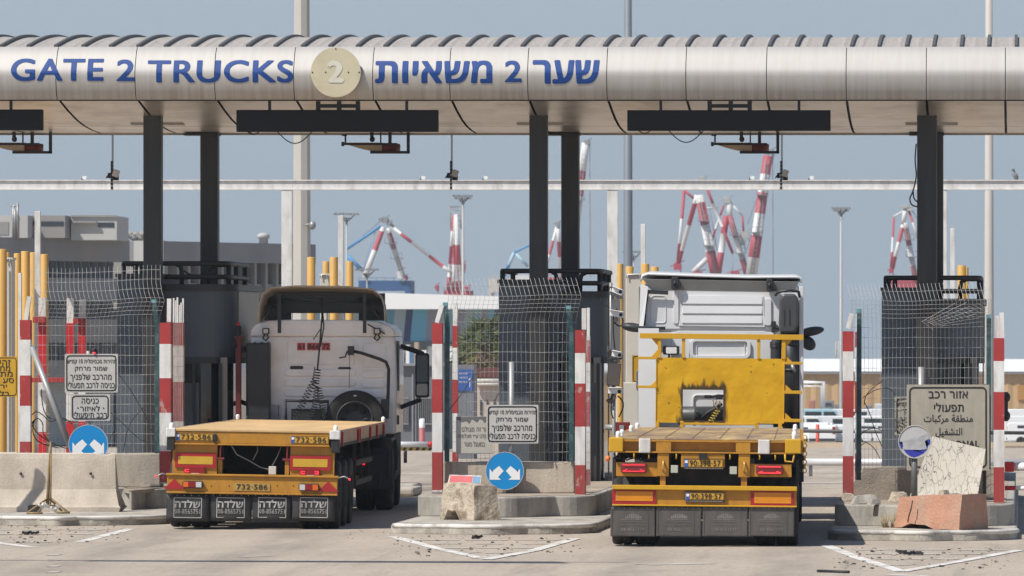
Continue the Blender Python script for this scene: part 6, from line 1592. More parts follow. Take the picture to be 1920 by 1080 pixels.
# red and blue board leaning behind the rough block
dl = 94.6; t = thing('leaning_board', 'small board in faded red and blue leaning on the concrete wall behind the rough block', 'board', tuple(P(872, 912, dl)))
m = MB(); q = [P(838, 912, dl), P(899, 918, dl), P(903, 892, dl + .25), P(843, 890, dl + .25)]; m.hexa(q[:2] + [q[1] + Vector((0, .02, 0)), q[0] + Vector((0, .02, 0))] + [q[3], q[2], q[2] + Vector((0, .02, 0)), q[3] + Vector((0, .02, 0))]); pl = part(m, 'panel', M_white, t)
def bq(u, v): a = q[0].lerp(q[1], u); b = q[3].lerp(q[2], u); return a.lerp(b, v) + Vector((0, -.005, .002))
m = MB(); m.raw([bq(.04, .05), bq(.74, .05), bq(.74, .93), bq(.04, .93)], [(0, 1, 2, 3)]); part(m, 'red_field', mat('faded_red', (.58, .14, .14), .6, 0, .15, 8), pl)
m = MB(); m.raw([bq(.75, .05), bq(.97, .05), bq(.97, .93), bq(.75, .93)], [(0, 1, 2, 3)]); part(m, 'blue_field', mat('faded_blue', (.16, .30, .45), .6, 0, .15, 8), pl)
# right: the big trilingual sign
dr = 90.7
t = thing('road_sign', 'large grey beige sign in Hebrew, Arabic and English leaning on the right fence', 'sign', tuple(P(1778, 905, dr)))
pl = sign_plate(t, 1700, 721, 1855, 882, dr, M_signdirty, 4.5, .024, .07, .02)
AR1 = '\ufe95\ufe8e\ufe92\ufedb\ufeae\ufee3 \ufe94\ufed8\ufec4\ufee8\ufee3'
AR2 = '\ufede\ufef4\ufed0\ufeb8\ufe98\ufedf\ufe8d'
for tt in ((heb('אזור רכב'), 1741, 733.5, 1815, 747, .018), (heb('תפעולי'), 1751, 755, 1807, 772, .018), (AR1, 1732, 777, 1824, 795, .012), (AR2, 1754, 802, 1804, 820, .012), ('OPERATIONAL', 1725, 826, 1836, 839, .03), ('AREA', 1757, 848, 1800, 861, .03)):
    m = MB(); ptext(m, *tt[:5], dr - .003, tt[5]); part(m, 'text_line', M_ink, pl)
m = MB(); m.tube([P(1727, 930, dr + .1), P(1727, 688, dr + .1)], .045, 12); part(m, 'post', M_greyp, t)
m = MB(); m.tube([P(1846, 930, dr + .08), P(1846, 720, dr + .08)], .03, 8); part(m, 'post', M_black, t)
t = thing('road_sign', 'white Hebrew speed sign mostly hidden behind the large trilingual sign', 'sign', tuple(P(1720, 880, dr + .3)))
pl = speed_sign(t, 1677.5, 743.5, 1775, 816, dr + .35, M_signold)
m = MB(); m.tube([P(1724, 925, dr + .45), P(1724, 740, dr + .45)], .03, 8); part(m, 'post', M_greyp, t)
# cracked sheet leaning in front
def cracked():
    m = bpy.data.materials.new('cracked_vinyl'); m.use_nodes = True
    nt = m.node_tree; N = nt.nodes; L = nt.links; b = N['Principled BSDF']; b.inputs['Roughness'].default_value = .6
    g = N.new('ShaderNodeNewGeometry'); mp = N.new('ShaderNodeMapping'); mp.inputs['Scale'].default_value = (12.5, 2, 5.0); mp.inputs['Rotation'].default_value = (0, .2, 0); L.new(g.outputs['Position'], mp.inputs[0])
    n = N.new('ShaderNodeTexNoise'); n.inputs['Scale'].default_value = 1.2; n.inputs['Detail'].default_value = 3; L.new(mp.outputs[0], n.inputs[0])
    a = N.new('ShaderNodeVectorMath'); a.operation = 'ADD'; L.new(mp.outputs[0], a.inputs[0]); L.new(n.outputs['Color'], a.inputs[1])
    v = N.new('ShaderNodeTexVoronoi'); v.feature = 'DISTANCE_TO_EDGE'; v.inputs['Scale'].default_value = 1.; L.new(a.outputs[0], v.inputs['Vector'])
    r = N.new('ShaderNodeMapRange'); L.new(v.outputs['Distance'], r.inputs[0]); r.inputs[1].default_value = .01; r.inputs[2].default_value = .032; r.inputs[3].default_value = 1; r.inputs[4].default_value = 0
    n2 = N.new('ShaderNodeTexNoise'); n2.inputs['Scale'].default_value = 2.5; L.new(g.outputs['Position'], n2.inputs[0])
    r2 = N.new('ShaderNodeMapRange'); L.new(n2.outputs[0], r2.inputs[0]); r2.inputs[1].default_value = .35; r2.inputs[2].default_value = .6; r2.inputs[3].default_value = .55; r2.inputs[4].default_value = 1
    mu = N.new('ShaderNodeMath'); mu.operation = 'MULTIPLY'; L.new(r.outputs[0], mu.inputs[0]); L.new(r2.outputs[0], mu.inputs[1])
    x = N.new('ShaderNodeMix'); x.data_type = 'RGBA'; x.inputs['A'].default_value = (.58, .54, .46, 1); x.inputs["B"].default_value = (.15, .135, .11, 1); L.new(mu.outputs[0], x.inputs['Factor'])
    L.new(x.outputs['Result'], b.inputs['Base Color']); return m
dc = 89.7; m = MB()
q = [P(1703, 938, dc), P(1832, 935, dc), P(1848, 842, dc + .25), P(1748, 818, dc + .25)]
m.hexa(q[:2] + [q[1] + Vector((0, .015, 0)), q[0] + Vector((0, .015, 0)), q[3], q[2], q[2] + Vector((0, .015, 0)), q[3] + Vector((0, .015, 0))])
solo(m, 'sign_sheet', 'blank cream sheet covered in cracks leaning on the large trilingual sign', 'sheet', cracked())
# round faded sign
t = thing('round_sign', 'round peeling sign showing white over blue on a short grey post, before the cracked sheet', 'sign', tuple(P(1715, 940, 89.3)))
d_ = 89.25; c = P(1715.5, 828.5, d_); rr = 31.3 * d_ / F
m = MB(); disc(m, c.x, c.z, rr, d_, .015, 48); pl = part(m, 'panel', mat('sign_worn_white', (.52, .51, .50), .5, 0, .08, 4, dirt=(.4, .38, .36), dirt_amt=.4, dirt_scale=5), t)
M_cob = mat('sign_cobalt', (.035, .045, .36), .4, 0, .15, 6)
m = MB(); n = 24
def on(px, py, y=.003): v = P(px, py, d_); v.y -= y; return v
m.raw([on(1691 + 2, 833), on(1694, 843), on(1700, 850.5), on(1707, 855.5), on(1714, 857.5), on(1722, 855), on(1731, 850), on(1738, 843), on(1741, 832), on(1738, 826), on(1733, 826), on(1734, 843), on(1718, 842), on(1692, 843 - 5), on(1690, 828), on(1687, 831)], [tuple(range(16))])
m.raw([on(1686, 828), on(1692, 828), on(1692, 843), on(1689, 840)], [(0, 1, 2, 3)]); m.raw([on(1731, 826), on(1744, 824), on(1744, 832), on(1737, 838), on(1730, 831)], [(0, 1, 2, 3, 4)])
part(m, 'blue_remnant', M_cob, pl)
m = MB(); m.raw([on(1692, 828, .005), on(1726, 818, .008), on(1741, 813, .006), on(1742, 822, .006), on(1734, 827, .006), on(1738, 842, .006), on(1724, 843, .012), on(1694, 843, .006)], [tuple(range(8))]); part(m, 'peeling_film', mat('film_grey', (.42, .42, .42), .5, 0, .2, 12), pl)
m = MB(); m.lathe((c.x, d_ - .004, c.z), (0, -1, 0), [(rr, -.01), (rr, .004), (rr * .955, .004), (rr * .955, 0)], 48); part(m, 'rim', M_sign, pl)
m = MB(); m.tube([P(1714.5, 940, d_ + .06), P(1714.5, 840, d_ + .06)], .045, 12); part(m, 'post', mat('post_dark_grey', (.14, .145, .14), .5, .2), t)
# yellow sign cut off at the left edge
t = thing('road_sign', 'yellow Hebrew warning sign cut off by the left edge of the picture', 'sign', tuple(P(-10, 905, 101)))
pl = sign_plate(t, -62, 668.5, 33, 744, 101., M_yellowsign, 1.8, .012, .05)
dd = 101 - .003
for tx_, x1, x0, y0, y1 in (('זהירות', 19.5, -28, 675, 686), ('מחסום', 19, -26, 686.5, 696), ('מתרומם', 23.5, -40, 697, 706), ('סע באור', 26, -34, 709, 718), ('ירוק', 13, -16, 721, 731), ('בלבד', 17.5, -20, 732.5, 742)):
    m = MB(); ptext(m, heb(tx_), x0, y0, x1, y1, dd, .014); part(m, 'text_line', M_ink, pl)
m = MB(); m.tube([P(-20, 905, 101.06), P(-20, 660, 101.06)], .035, 8); part(m, 'post', M_greyp, t)

# ================================================================ yellow pipes, cabinets, cameras, barriers
t0 = None
def pipe(px, py, w, d, label):
    m = MB(); a = P(px, py, d); r = w * d / F / 2; zb = terrain(d)
    m.lathe((a.x, a.y, zb), (0, 0, 1), [(r, 0), (r, a.z - zb - .01), (r * .92, a.z - zb), (0, a.z - zb)], 16)
    solo(m, 'bollard_pipe', label, 'bollard', M_pipey, group='tall yellow pipe bollards')
for px, py, w_, d_, lab in ((3, 467, 20, 112, 'tall yellow pipe cut by the left edge'), (14, 473, 8, 117, 'thin yellow pipe close to the left edge, behind the thick one'), (32.5, 475, 13, 115, 'tall yellow pipe just right of the left edge cabinet'), (47.5, 471, 16, 112, 'tallest yellow pipe of the left cluster'), (62.5, 473, 13, 115, 'yellow pipe just left of the white square post at left'), (83.5, 476.5, 15.5, 112, 'yellow pipe right of the white square post at left'),
                        (583.5, 482, 15.5, 116, 'yellow pipe directly right of the thick pale pole'), (611, 490, 12.5, 120, 'shorter yellow pipe above the cabinet behind the left cab'), (626, 482, 15.5, 116, 'yellow pipe left of the white square post behind the left cab'), (655.5, 490, 14.5, 116, 'yellow pipe right of the white square post behind the left cab'),
                        (1163, 494.5, 12, 114, 'yellow pipe beside the camera pole left of the white cab'), (1180.5, 499.5, 15, 118, 'yellow pipe behind the beige cabinet left of the white cab'), (1210, 494.5, 15, 116, 'yellow pipe over the left corner of the white cab'), (1227.5, 500, 15, 118, 'yellow pipe second in from the left corner of the white cab'),
                        (1803, 497.5, 16, 116, 'yellow pipe behind the right booth'), (1812, 501, 8, 118, 'thin yellow pipe behind the right booth')):
    pipe(px, py, w_, d_, lab)
for x0, x1, y0, lab, d_ in ((65, 75.5, 396, 'white square post among the yellow pipes at left', 113.5), (634, 643.5, 404, 'white square post behind the left cab', 118), (1201.5, 1210, 420, 'white square post behind the white cab', 119), (1782, 1790.5, 428, 'white square post behind the right booth', 119), (34, 40, 512, 'short off white post at the left edge among the pipes', 111)):
    m = MB(); a = P(x0, y0, d_); b = P(x1, y0, d_); m.box(a.x, b.x, d_, d_ + .09, 0, a.z); solo(m, 'square_post', lab, 'post', M_white, group='white square posts', bev=.006)
def cabinet(px0, py0, px1, d, dep, label, extra=None):
    t = thing('control_cabinet', label, 'cabinet', tuple(P((px0 + px1) / 2, 880, d))); t.location.z = 0; WM[t.name] = Matrix.Translation(t.location)
    m = MB(); a, b = P(px0, py0, d), P(px1, py0, d); m.box(a.x, b.x, d, d + dep, 0, a.z); part(m, 'body', M_beige, t, bev=.01)
    m = MB(); m.box(a.x - .02, b.x + .02, d - .02, d + dep, a.z, a.z + .04); part(m, 'cap', M_beige, t)
    m = MB(); m.tube([P(px0 + 3, py0 + 6, d - .03), P(px0 + 3, py0 - 2, d - .03), P(px1 - 4, py0 - 3, d - .03), P(px1 - 4, py0 + 7, d - .03)], .012, 5); part(m, 'bracket', M_whitec, t)
    m = MB(); m.box(b.x - .05, b.x - .03, d - .012, d, .2, a.z - .2); part(m, 'door_edge', M_grey, t)
    return t
cabinet(1174, 517, 1203, 117, .4, 'tall beige control cabinet left of the white cab')
cabinet(600, 517, 617, 117.5, .4, 'beige control cabinet seen over the roof of the left cab')
cabinet(10, 487, 22, 113, .4, 'beige control cabinet at the left edge')
t = thing('control_cabinet', 'low wide white cabinet between the screen and the white cab', 'cabinet', (PX(1190, 115.5), 115.7, 0))
m = MB(); m.box(PX(1156, 115.5), PX(1206, 115.5), 115.5, 116, .0, PZ(717, 115.5)); part(m, 'body', M_beige, t, bev=.015)
m = MB(); m.box(PX(1197, 115.5) - .01, PX(1198, 115.5), 115.485, 115.5, .3, PZ(722, 115.5)); part(m, 'door_edge', M_grey, t)
t = thing('road_sign', 'yellow sign with small white plate, half hidden behind the clean white cab', 'sign', tuple(P(1200, 800, 112)))
m = MB(); m.pbox(1185, 666, 1216, 717, 112, .012); pl = part(m, 'panel', M_yellowsign, t); m = MB(); a, b = P(1186.5, 715.5, 112), P(1214, 667.5, 112); frame_line(m, a.x, b.x, a.z, b.z, .04, .012, 111.997); part(m, 'border', M_ink, pl)
m = MB(); m.pbox(1192.5, 694, 1215, 732, 111.97, .01); p2_ = part(m, 'small_plate', M_sign, t); m = MB(); a, b = P(1193.5, 731, 111.96), P(1214, 695, 111.96); frame_line(m, a.x, b.x, a.z, b.z, .03, .01, 111.962); part(m, 'plate_border', M_ink, p2_)
m = MB(); m.tube([P(1200, 815, 112.05), P(1200, 680, 112.05)], .03, 8); part(m, 'post', M_greyp, t)
# camera pole right of the middle booth
dcam = 101.0
t = thing('camera_pole', 'slim grey pole with black cables standing between the middle booth and the white cab', 'pole', (PX(1150, dcam), dcam, .13))
m = MB(); m.tube([(PX(1151, dcam), dcam, .1), (PX(1151, dcam), dcam, PZ(700, dcam))], .03, 8); m.tube([(PX(1145.5, dcam), dcam, PZ(700, dcam)), (PX(1145, dcam), dcam, PZ(530, dcam))], .022, 8); part(m, 'tube', M_greyp, t)
def loops(lines, d, r=.012):
    m = MB()
    for ln in lines:
        pts = []
        for i in range(len(ln) - 1):
            p0 = ln[max(i - 1, 0)]; p1 = ln[i]; p2 = ln[i + 1]; p3 = ln[min(i + 2, len(ln) - 1)]
            for k in range(5):
                u = k / 5; pts.append(tuple(.5 * (2 * p1[j] + (p2[j] - p0[j]) * u + (2 * p0[j] - 5 * p1[j] + 4 * p2[j] - p3[j]) * u * u + (3 * p1[j] - p0[j] - 3 * p2[j] + p3[j]) * u ** 3) for j in (0, 1)))
        pts.append(ln[-1]); m.tube([P(a, b, d) for a, b in pts], r, 5)
    return m
part(loops([[(1128, 546), (1131, 536), (1140, 534)], [(1142, 545), (1144, 538), (1152, 540)], [(1155, 578), (1162, 590), (1168, 600), (1166, 610), (1158, 610), (1151, 600), (1150, 580)], [(1151, 590), (1150, 620), (1153, 655)], [(1127, 560), (1130, 570), (1140, 574)], [(1148, 745), (1141, 748), (1138, 752), (1146, 756)], [(1158, 742), (1167, 752), (1168, 765), (1160, 782)], [(1147, 750), (1146, 770), (1150, 785)], [(1144, 668), (1145, 655), (1152, 660)], [(1160, 672), (1165, 672), (1166, 664)]], dcam - .08), 'cables', M_black, t)
for cx, cy, tl, lab, w_ in ((1158, 546, 22, 'topmost white camera on the camera pole', 20), (1157, 589, 10, 'second white camera down the camera pole', 26), (1157, 664.5, 12, 'small white camera above the dark screen', 18), (1154, 733, 0, 'white camera under the dark screen', 26)):
    t = thing('security_camera', lab + ', left of the white cab', 'camera', tuple(P(cx, cy + 8, dcam - .1)), 0, 'white cameras on the pole')
    q = P(cx, cy, dcam - .15); wd = w_ * dcam / F
    m = MB(); m.obox(q, wd, .22, .085, Matrix.Rotation(R(tl), 3, 'Y')); m.obox(q + Vector((0, -.02, .05)), wd * 1.04, .28, .012, Matrix.Rotation(R(tl), 3, 'Y')); part(m, 'housing', M_whitec, t, bev=.012)
    m = MB(); m.tube([q + Vector((0, .03, -.03)), q + Vector((-.03, .1, -.12)), q + Vector((-.06, .15, -.14))], .022, 6); m.ball(q + Vector((-.02, .05, -.1)), .035, .035, .035, 8); part(m, 'mount', M_grey, t)
    m = MB(); m.lathe(q + Vector((wd * .3, -.112, -.01)), (0, -1, 0), [(0, 0), (.028, 0), (.028, .004), (0, .004)], 12); part(m, 'lens', M_black, t)
t = thing('screen', 'dark tilted display screen on the camera pole', 'screen', tuple(P(1150, 735, dcam - .2)))
m = MB(); q = P(1151, 702, dcam - .2); m.obox(q, .205, .06, .36, Matrix.Rotation(R(4), 3, 'Y')); part(m, 'housing', M_plastic, t, bev=.01)
m = MB(); m.obox(q + Vector((.004, -.033, 0)), .185, .004, .33, Matrix.Rotation(R(4), 3, 'Y')); part(m, 'display', mat('screen_brown', (.10, .085, .075), .25), t)
m = MB(); m.pbox(1139, 672, 1157, 684, dcam - .12, .1); m.tube([P(1150, 722, dcam - .15), P(1148, 742, dcam - .1), P(1143, 752, dcam)], .02, 6); part(m, 'bracket', M_plastic, t)
t = thing('call_box', 'dark red call box low beside the middle booth', 'call box', tuple(P(1166, 830, 103.4)))
m = MB(); m.pbox(1152, 791.5, 1180, 830, 103.4, .2); part(m, 'body', mat('box_dark_red', (.17, .018, .014), .5, 0, .15, 5), t, bev=.012)
m = MB(); m.pbox(1161, 797, 1170, 806, 103.385, .012); part(m, 'window', M_greyp, t)
m = MB(); m.pbox(1160, 822, 1180, 829, 103.39, .008); part(m, 'label_strip', M_truck_y, t)
m = MB(); m.tube([P(1135, 801, 103.6), P(1178, 803, 103.6)], .05, 8); part(m, 'pipe', M_greyp, t)
m = MB(); m.tube([P(1166, 830, 103.5), P(1166, 905, 103.5)], .06, 8); part(m, 'pedestal', M_booth2, t)
# red signal posts beside the booths
def red_mast(px, yt, yb, d, label, lit=True):
    t = thing('signal_post', label, 'signal', tuple(P(px, yb, d)), 0, 'dark red signal posts')
    m = MB(); m.pbox(px - 4.5, yt + 24, px + 5.5, yb, d, .09); m.pbox(px - 7, yt + 26, px + 10, yt + 30, d - .02, .1); part(m, 'column', mat('mast_dark_red', (.11, .012, .012), .5, 0, .2, 4), t, bev=.006)
    m = MB(); m.lathe(P(px + 1, yt + 26, d + .03), (0, 0, 1), [(.045, 0), (.045, .16), (.03, .17), (0, .17)], 12); m.tube([P(px - 5 + 4 * math.cos(k * .7), yt + 42 + 5 * math.sin(k * .7), d - .02) for k in range(9)], .012, 5); m.tube([P(px - 6 + 24 * k / 10, yb - 70 + 26 * math.sin(math.pi * k / 10), d - .04) for k in range(11)], .014, 5); part(m, 'cables', M_black, t)
    m = MB(); m.ball(P(px + 1, yt + 5, d + .03), .032, .032, .05, 10); part(m, 'beacon', M_redbright, t)
    return t
red_mast(446, 604, 850, 103.9, 'dark red signal post with a red beacon, left of the left cab')
m = MB(); m.pbox(1128, 650, 1134, 890, 106., .1); m.pbox(1124, 790, 1129, 905, 105.5, .1); solo(m, 'signal_post', 'dark red post edge showing right of the middle booth', 'post', mat('mast_dark_red', (.11, .012, .012)), bev=.006)
# barrier arms and rails at right
t = thing('barrier_arm', 'red and silver barrier arm sticking out at the far right edge', 'barrier', tuple(P(1905, 890, 91.2)))
m = MB(); m.pbox(1884, 866, 1901, 885, 91.0, .2); part(m, 'clamp', M_redbright, t, bev=.01)
m = MB(); m.tube([P(1900, 875, 91.1), P(2060, 875, 91.1)], .06, 12); part(m, 'arm', M_whitec, t)
m = MB(); m.tube([P(1884, 915, 91.1), P(1904, 915, 91.1)], .035, 8); part(m, 'lower_clamp', M_redbright, t)
m = MB(); m.tube([P(1904, 915, 91.1), P(2060, 914, 91.1)], .03, 8); part(m, 'lower_arm', M_whitec, t)
m = MB(); m.pbox(1883, 735, 1890, 790, 91.1, .1); m.ball(P(1888, 745, 91.1), .05, .06, .07, 10); m.ball(P(1888, 780, 91.1), .05, .06, .07, 10); part(m, 'hinge', M_black, t)
t = thing('crash_rail', 'long silver crash rail crossing behind the right fence', 'rail', tuple(P(1700, 878, 128)))
m = MB(); m.tube([P(1480, 866, 128), P(1950, 868, 128)], .075, 12); part(m, 'upper_rail', mat('rail_silver', (.62, .62, .62), .4, .2), t)
for px in (1520, 1680, 1840): m = MB(); m.tube([P(px, 867, 128.05), P(px, 893, 128.05)], .04, 8); part(m, 'support', M_greyp, t)
m = MB(); m.tube([P(1480, 808, 118), P(1950, 812, 118)], .035, 8)
for px in (1500, 1660, 1880): m.tube([P(px, 808.5, 118), P(px, 917, 118)], .03, 6)
solo(m, 'pipe_railing', 'thin dark pipe railing crossing low behind the right fence', 'railing', mat('rail_dark', (.09, .09, .09), .5))
# unseen overhead arm, added to cast the shadow line across the foreground
t = thing('shadow_arm', 'unseen arm added over the near road to cast the dark line across the foreground', 'gantry', (-20, 75, 0))
m = MB(); m.tube([(-20, 75.0, 7.3), (-15, 74.6, 7.3)], .09, 8, .07); m.tube([(-15, 74.6, 7.3), (-9, 74.0, 7.3)], .07, 8, .06)
part(m, 'arm', M_greyp, t)
m = MB(); m.hexa([(-15.6, 74.4, 7.2), (-9.6, 73.6, 7.2), (-9.8, 74.3, 7.2), (-15.5, 74.8, 7.2), (-15.6, 74.4, 7.24), (-9.6, 73.6, 7.24), (-9.8, 74.3, 7.24), (-15.5, 74.8, 7.24)]); part(m, 'shadow_slab', M_greyp, t)  # flat slab added to broaden the cast shadow line
m = MB(); m.tube([(-20, 75, 0), (-20, 75, 7.4)], .14, 10, .1); part(m, 'post', M_greyp, t)

t = thing('shadow_post', 'unseen post added left of the frame to cast a shadow bending over the jersey barrier', 'post', (-16.35, 95.3, 0))  # unseen post, added for its shadow on the jersey barrier
m = MB(); m.tube([(-16.35, 95.3, 0), (-16.35, 95.3, 3.35)], .06, 12); part(m, 'tube', M_greyp, t)
m = MB(); m.lathe((-16.35, 95.3, 3.35), (0, 0, 1), [(.064, -.05), (.064, .0), (.04, .03), (0, .035)], 12); part(m, 'cap', M_black, t)
# ================================================================ background
def bz(d): return terrain(d)
# ---- grey office building at left
def office():
    t = thing('office_building', 'long grey concrete office block with roof huts at left, behind the yellow pipes', 'building', (PX(250, 310), 312, bz(310)))
    def wing(nm, px0, d0, px1, d1, y_top0, y_top1, band):
        a0, a1 = P(px0, 655, d0), P(px1, 655, d1)
        zt = PZ(y_top0, d0); dirv = (a1 - a0); dirv.z = 0; ln = dirv.length; u = dirv / ln; nrm = Vector((-u.y, u.x, 0))
        if nrm.y < 0: nrm = -nrm
        def bx(m, s0, s1, z0, z1, o0, o1):
            c = [a0 + u * s + nrm * o for s, o in ((s0, o0), (s1, o0), (s1, o1), (s0, o1))]
            m.hexa([(v.x, v.y, z0) for v in c] + [(v.x, v.y, z1) for v in c])
        zb = bz(d0); s = F / d0
        f1 = zt - band / s
        m = MB(); bx(m, 0, ln, f1, zt, 0, 14); part(m, 'parapet', M_bldg, t)
        m = MB(); bx(m, 0, ln, zb, f1, 1.0, 14); part(m, 'wall', M_bldg2 if nm == 'a' else M_bldg3, t)
        return bx, ln, zt, f1, zb, s
    bx, ln, zt, f1, zb, s = wing('a', -70, 297, 243, 307, 443, 0, 43)
    z = f1; wi = 0
    for fl in range(3):
        h = (32 if fl == 0 else 34) / s
        n = 20
        for k in range(n):
            s0 = ln * (k + .12) / n; s1 = ln * (k + .86) / n
            m = MB(); bx(m, s0, s1, z - h, z - .02, .93, .99); part(m, 'window', M_win, t)
        m = MB(); bx(m, 0, ln, z - h - 45 / s, z - h, .1, .99); part(m, 'spandrel', M_bldg3 if fl > 0 else M_bldg, t)
        z -= h + 45 / s
    bx, ln, zt, f1, zb, s = wing('b', 303, 309, 592, 319, 452, 0, 38)
    z = f1
    for fl in range(3):
        h = 40 / s; n = 14
        for k in range(n):
            s0 = ln * (k + .1) / n; s1 = ln * (k + .72) / n
            m = MB(); bx(m, s0, s1, z - h, z - .02, .93, .99); part(m, 'window', M_win, t)
        m = MB()
        for k in range(n): bx(m, ln * (k + .78) / n, ln * (k + .98) / n, z - h - 26 / s, z, .3, .99)
        part(m, 'pier', M_bldg3, t)
        m = MB(); bx(m, 0, ln, z - h - 26 / s, z - h, .5, .98); part(m, 'spandrel', M_bldg3, t)
        z -= h + 26 / s
    m = MB(); bx(m, ln + .02, ln + .5, zb, zt - .1, .5, 13); part(m, 'gable', mat('gable_light', (.33, .325, .31), .85), t)
    # lit link between the wings
    m = MB(); a, b = P(248, 451, 309), P(306, 451, 309); m.hexa([(a.x, 309.5, bz(310)), (b.x, 309, bz(310)), (b.x, 316, bz(310)), (a.x, 316, bz(310)), (a.x, 309.5, a.z), (b.x, 309, b.z), (b.x, 316, b.z), (a.x, 316, a.z)]); part(m, 'link', M_bldg2, t)
    # roof huts
    for px0, px1, y0, y1, d, mt in ((-40, 52, 404, 446, 300, M_bldg2), (52, 122, 404, 446, 301.5, M_bldg3), (133, 219, 405, 450, 303, M_bldg2)):
        m = MB(); m.pbox(px0, y0, px1, y1, d, 4.); h = part(m, 'roof_hut', mt, t)
        m = MB()
        if px0 == 52: m.pbox(54, 415, 119, 423, d - .03, .05)
        if px0 == 133: m.pbox(184, 417, 214, 426, d - .03, .05)
        if px0 == -40: m.pbox(-40, 416, 16, 440, d - .03, .05)
        part(m, 'hut_opening', M_win if px0 != -40 else M_bldg3, h)
        if px0 == 133: m = MB(); m.pbox(134, 414, 181, 418, d - .25, .22); m.pbox(133, 403.5, 219, 407, d - .1, .1); part(m, 'hut_ledge', M_bldg3, h)
    m = MB(); a = P(219, 405, 303); b = P(240, 418, 307.5); c2 = P(240, 452, 307.5); d2 = P(219, 450, 303); m.raw([a, b, c2, d2], [(0, 1, 2, 3)]); part(m, 'hut_side', M_bldg3, t)
    m = MB(); 
    for px, y0 in ((25, 386), (33, 380), (28, 392)): m.tube([P(px, y0, 300), P(px, 446, 300)], .06, 5)
    m.tube([P(20, 386, 300), P(36, 386, 300)], .05, 4); m.tube([P(22, 410, 300), P(36, 410, 300)], .05, 4)
    part(m, 'antenna', M_grey, t)
    m = MB(); m.lathe(P(494, 700, 316.5), (0, 0, 1), [(.22, 0), (.22, PZ(447, 316.5) - PZ(700, 316.5)), (.30, PZ(447, 316.5) - PZ(700, 316.5)), (.30, PZ(440, 316.5) - PZ(700, 316.5)), (.15, PZ(437, 316.5) - PZ(700, 316.5)), (0, PZ(437, 316.5) - PZ(700, 316.5))], 12); part(m, 'flue', M_bldg2, t)
    m = MB()
    for k in range(7): m.ball(P(244 + k * 4, 440 + (k % 3) * 3, 312), .25, .3, .16, 7)
    part(m, 'roof_plant', M_bldg3, t)
office()
# ---- striped warehouse
def striped_hall():
    d = 480; zb = bz(d)
    t = thing('warehouse', 'low hall with slanted blue stripes and a bright white roof edge behind the left cab', 'warehouse', (PX(760, d), d + 10, zb))
    x0, x1 = PX(430, d), PX(985, d)
    z = [PZ(640, d), PZ(578, d), PZ(545, d)]
    edges = [430, 560, 640, 690, 726, 741, 762, 775, 803, 820, 838, 846, 858, 872, 890, 905, 916, 928, 940, 960, 985]
    cols = [5, 0, 5, 0, 2, 5, 3, 1, 4, 5, 1, 0, 4, 5, 0, 4, 1, 3, 1, 0]
    for a, b, c in zip(edges, edges[1:], cols):
        m = MB(); sh = -6 * d / F
        xa, xb = PX(a, d), PX(b, d)
        m.hexa([(xa + sh, d, z[0]), (xb + sh, d, z[0]), (xb + sh, d + 18, z[0]), (xa + sh, d + 18, z[0]), (xa, d, z[1]), (xb, d, z[1]), (xb, d + 18, z[1]), (xa, d + 18, z[1])])
        part(m, 'stripe_panel', M_st[c], t)
    m = MB(); m.hexa([(x0, d - 1.2, z[1] - .05), (x1, d - 1.2, PZ(580, d)), (x1, d + 20, PZ(580, d)), (x0, d + 20, z[1]), (x0, d - 1.2, PZ(541, d)), (x1, d - 1.2, PZ(557, d)), (x1, d + 20, PZ(555, d)), (x0, d + 20, PZ(538, d))]); part(m, 'roof', M_roofwhite, t)
    m = MB(); m.box(x0, x1, d - .2, d + 18, z[0] - .35, z[0] - .01); part(m, 'lower_edge', M_win, t)
    m = MB(); m.box(x0, x1, d + 8, d + 9, zb, z[0] - .35); part(m, 'back_wall', M_fargrey, t)
    for px in (700, 745, 800, 850, 925): m = MB(); m.box(PX(px, d), PX(px, d) + .3, d, d + .3, zb, z[0] - .35); part(m, 'column', M_bldg2, t)
striped_hall()
random.seed(5)
# stacked goods under the hall
for px0, px1, y0, y1, c, lab in ((758, 766, 645, 690, 'w', 'white stack at the left under the striped hall'), (768, 778, 652, 692, 'b', 'blue drum like stack under the striped hall'), (779, 788, 640, 692, 't', 'tall tan stack under the striped hall'), (790, 800, 655, 692, 'w', 'second white stack under the striped hall'), (801, 812, 648, 692, 'g', 'grey stack under the striped hall near the striped post'), (840, 856, 648, 690, 'w', 'white stack under the striped hall behind the mesh'), (748, 757, 655, 690, 'g', 'grey stack beside the mirror of the left cab')):
    m = MB(); d = 470
    mt = {'w': M_van, 'b': mat('goods_blue', (.08, .17, .30), .6), 't': mat('goods_tan', (.42, .32, .23), .8), 'g': M_fargrey}[c]
    a, b = P(px0, y0, d), P(px1, y1, d); n = 4; zb = bz(d); hz_ = (a.z - zb) / n
    for k in range(n):
        o = random.uniform(-.12, .12); m.box(a.x + o, b.x + o - .05, d, d + 1.2, zb + hz_ * k, zb + hz_ * (k + 1) - .06)
    solo(m, 'goods_stack', lab, 'stack', mt)
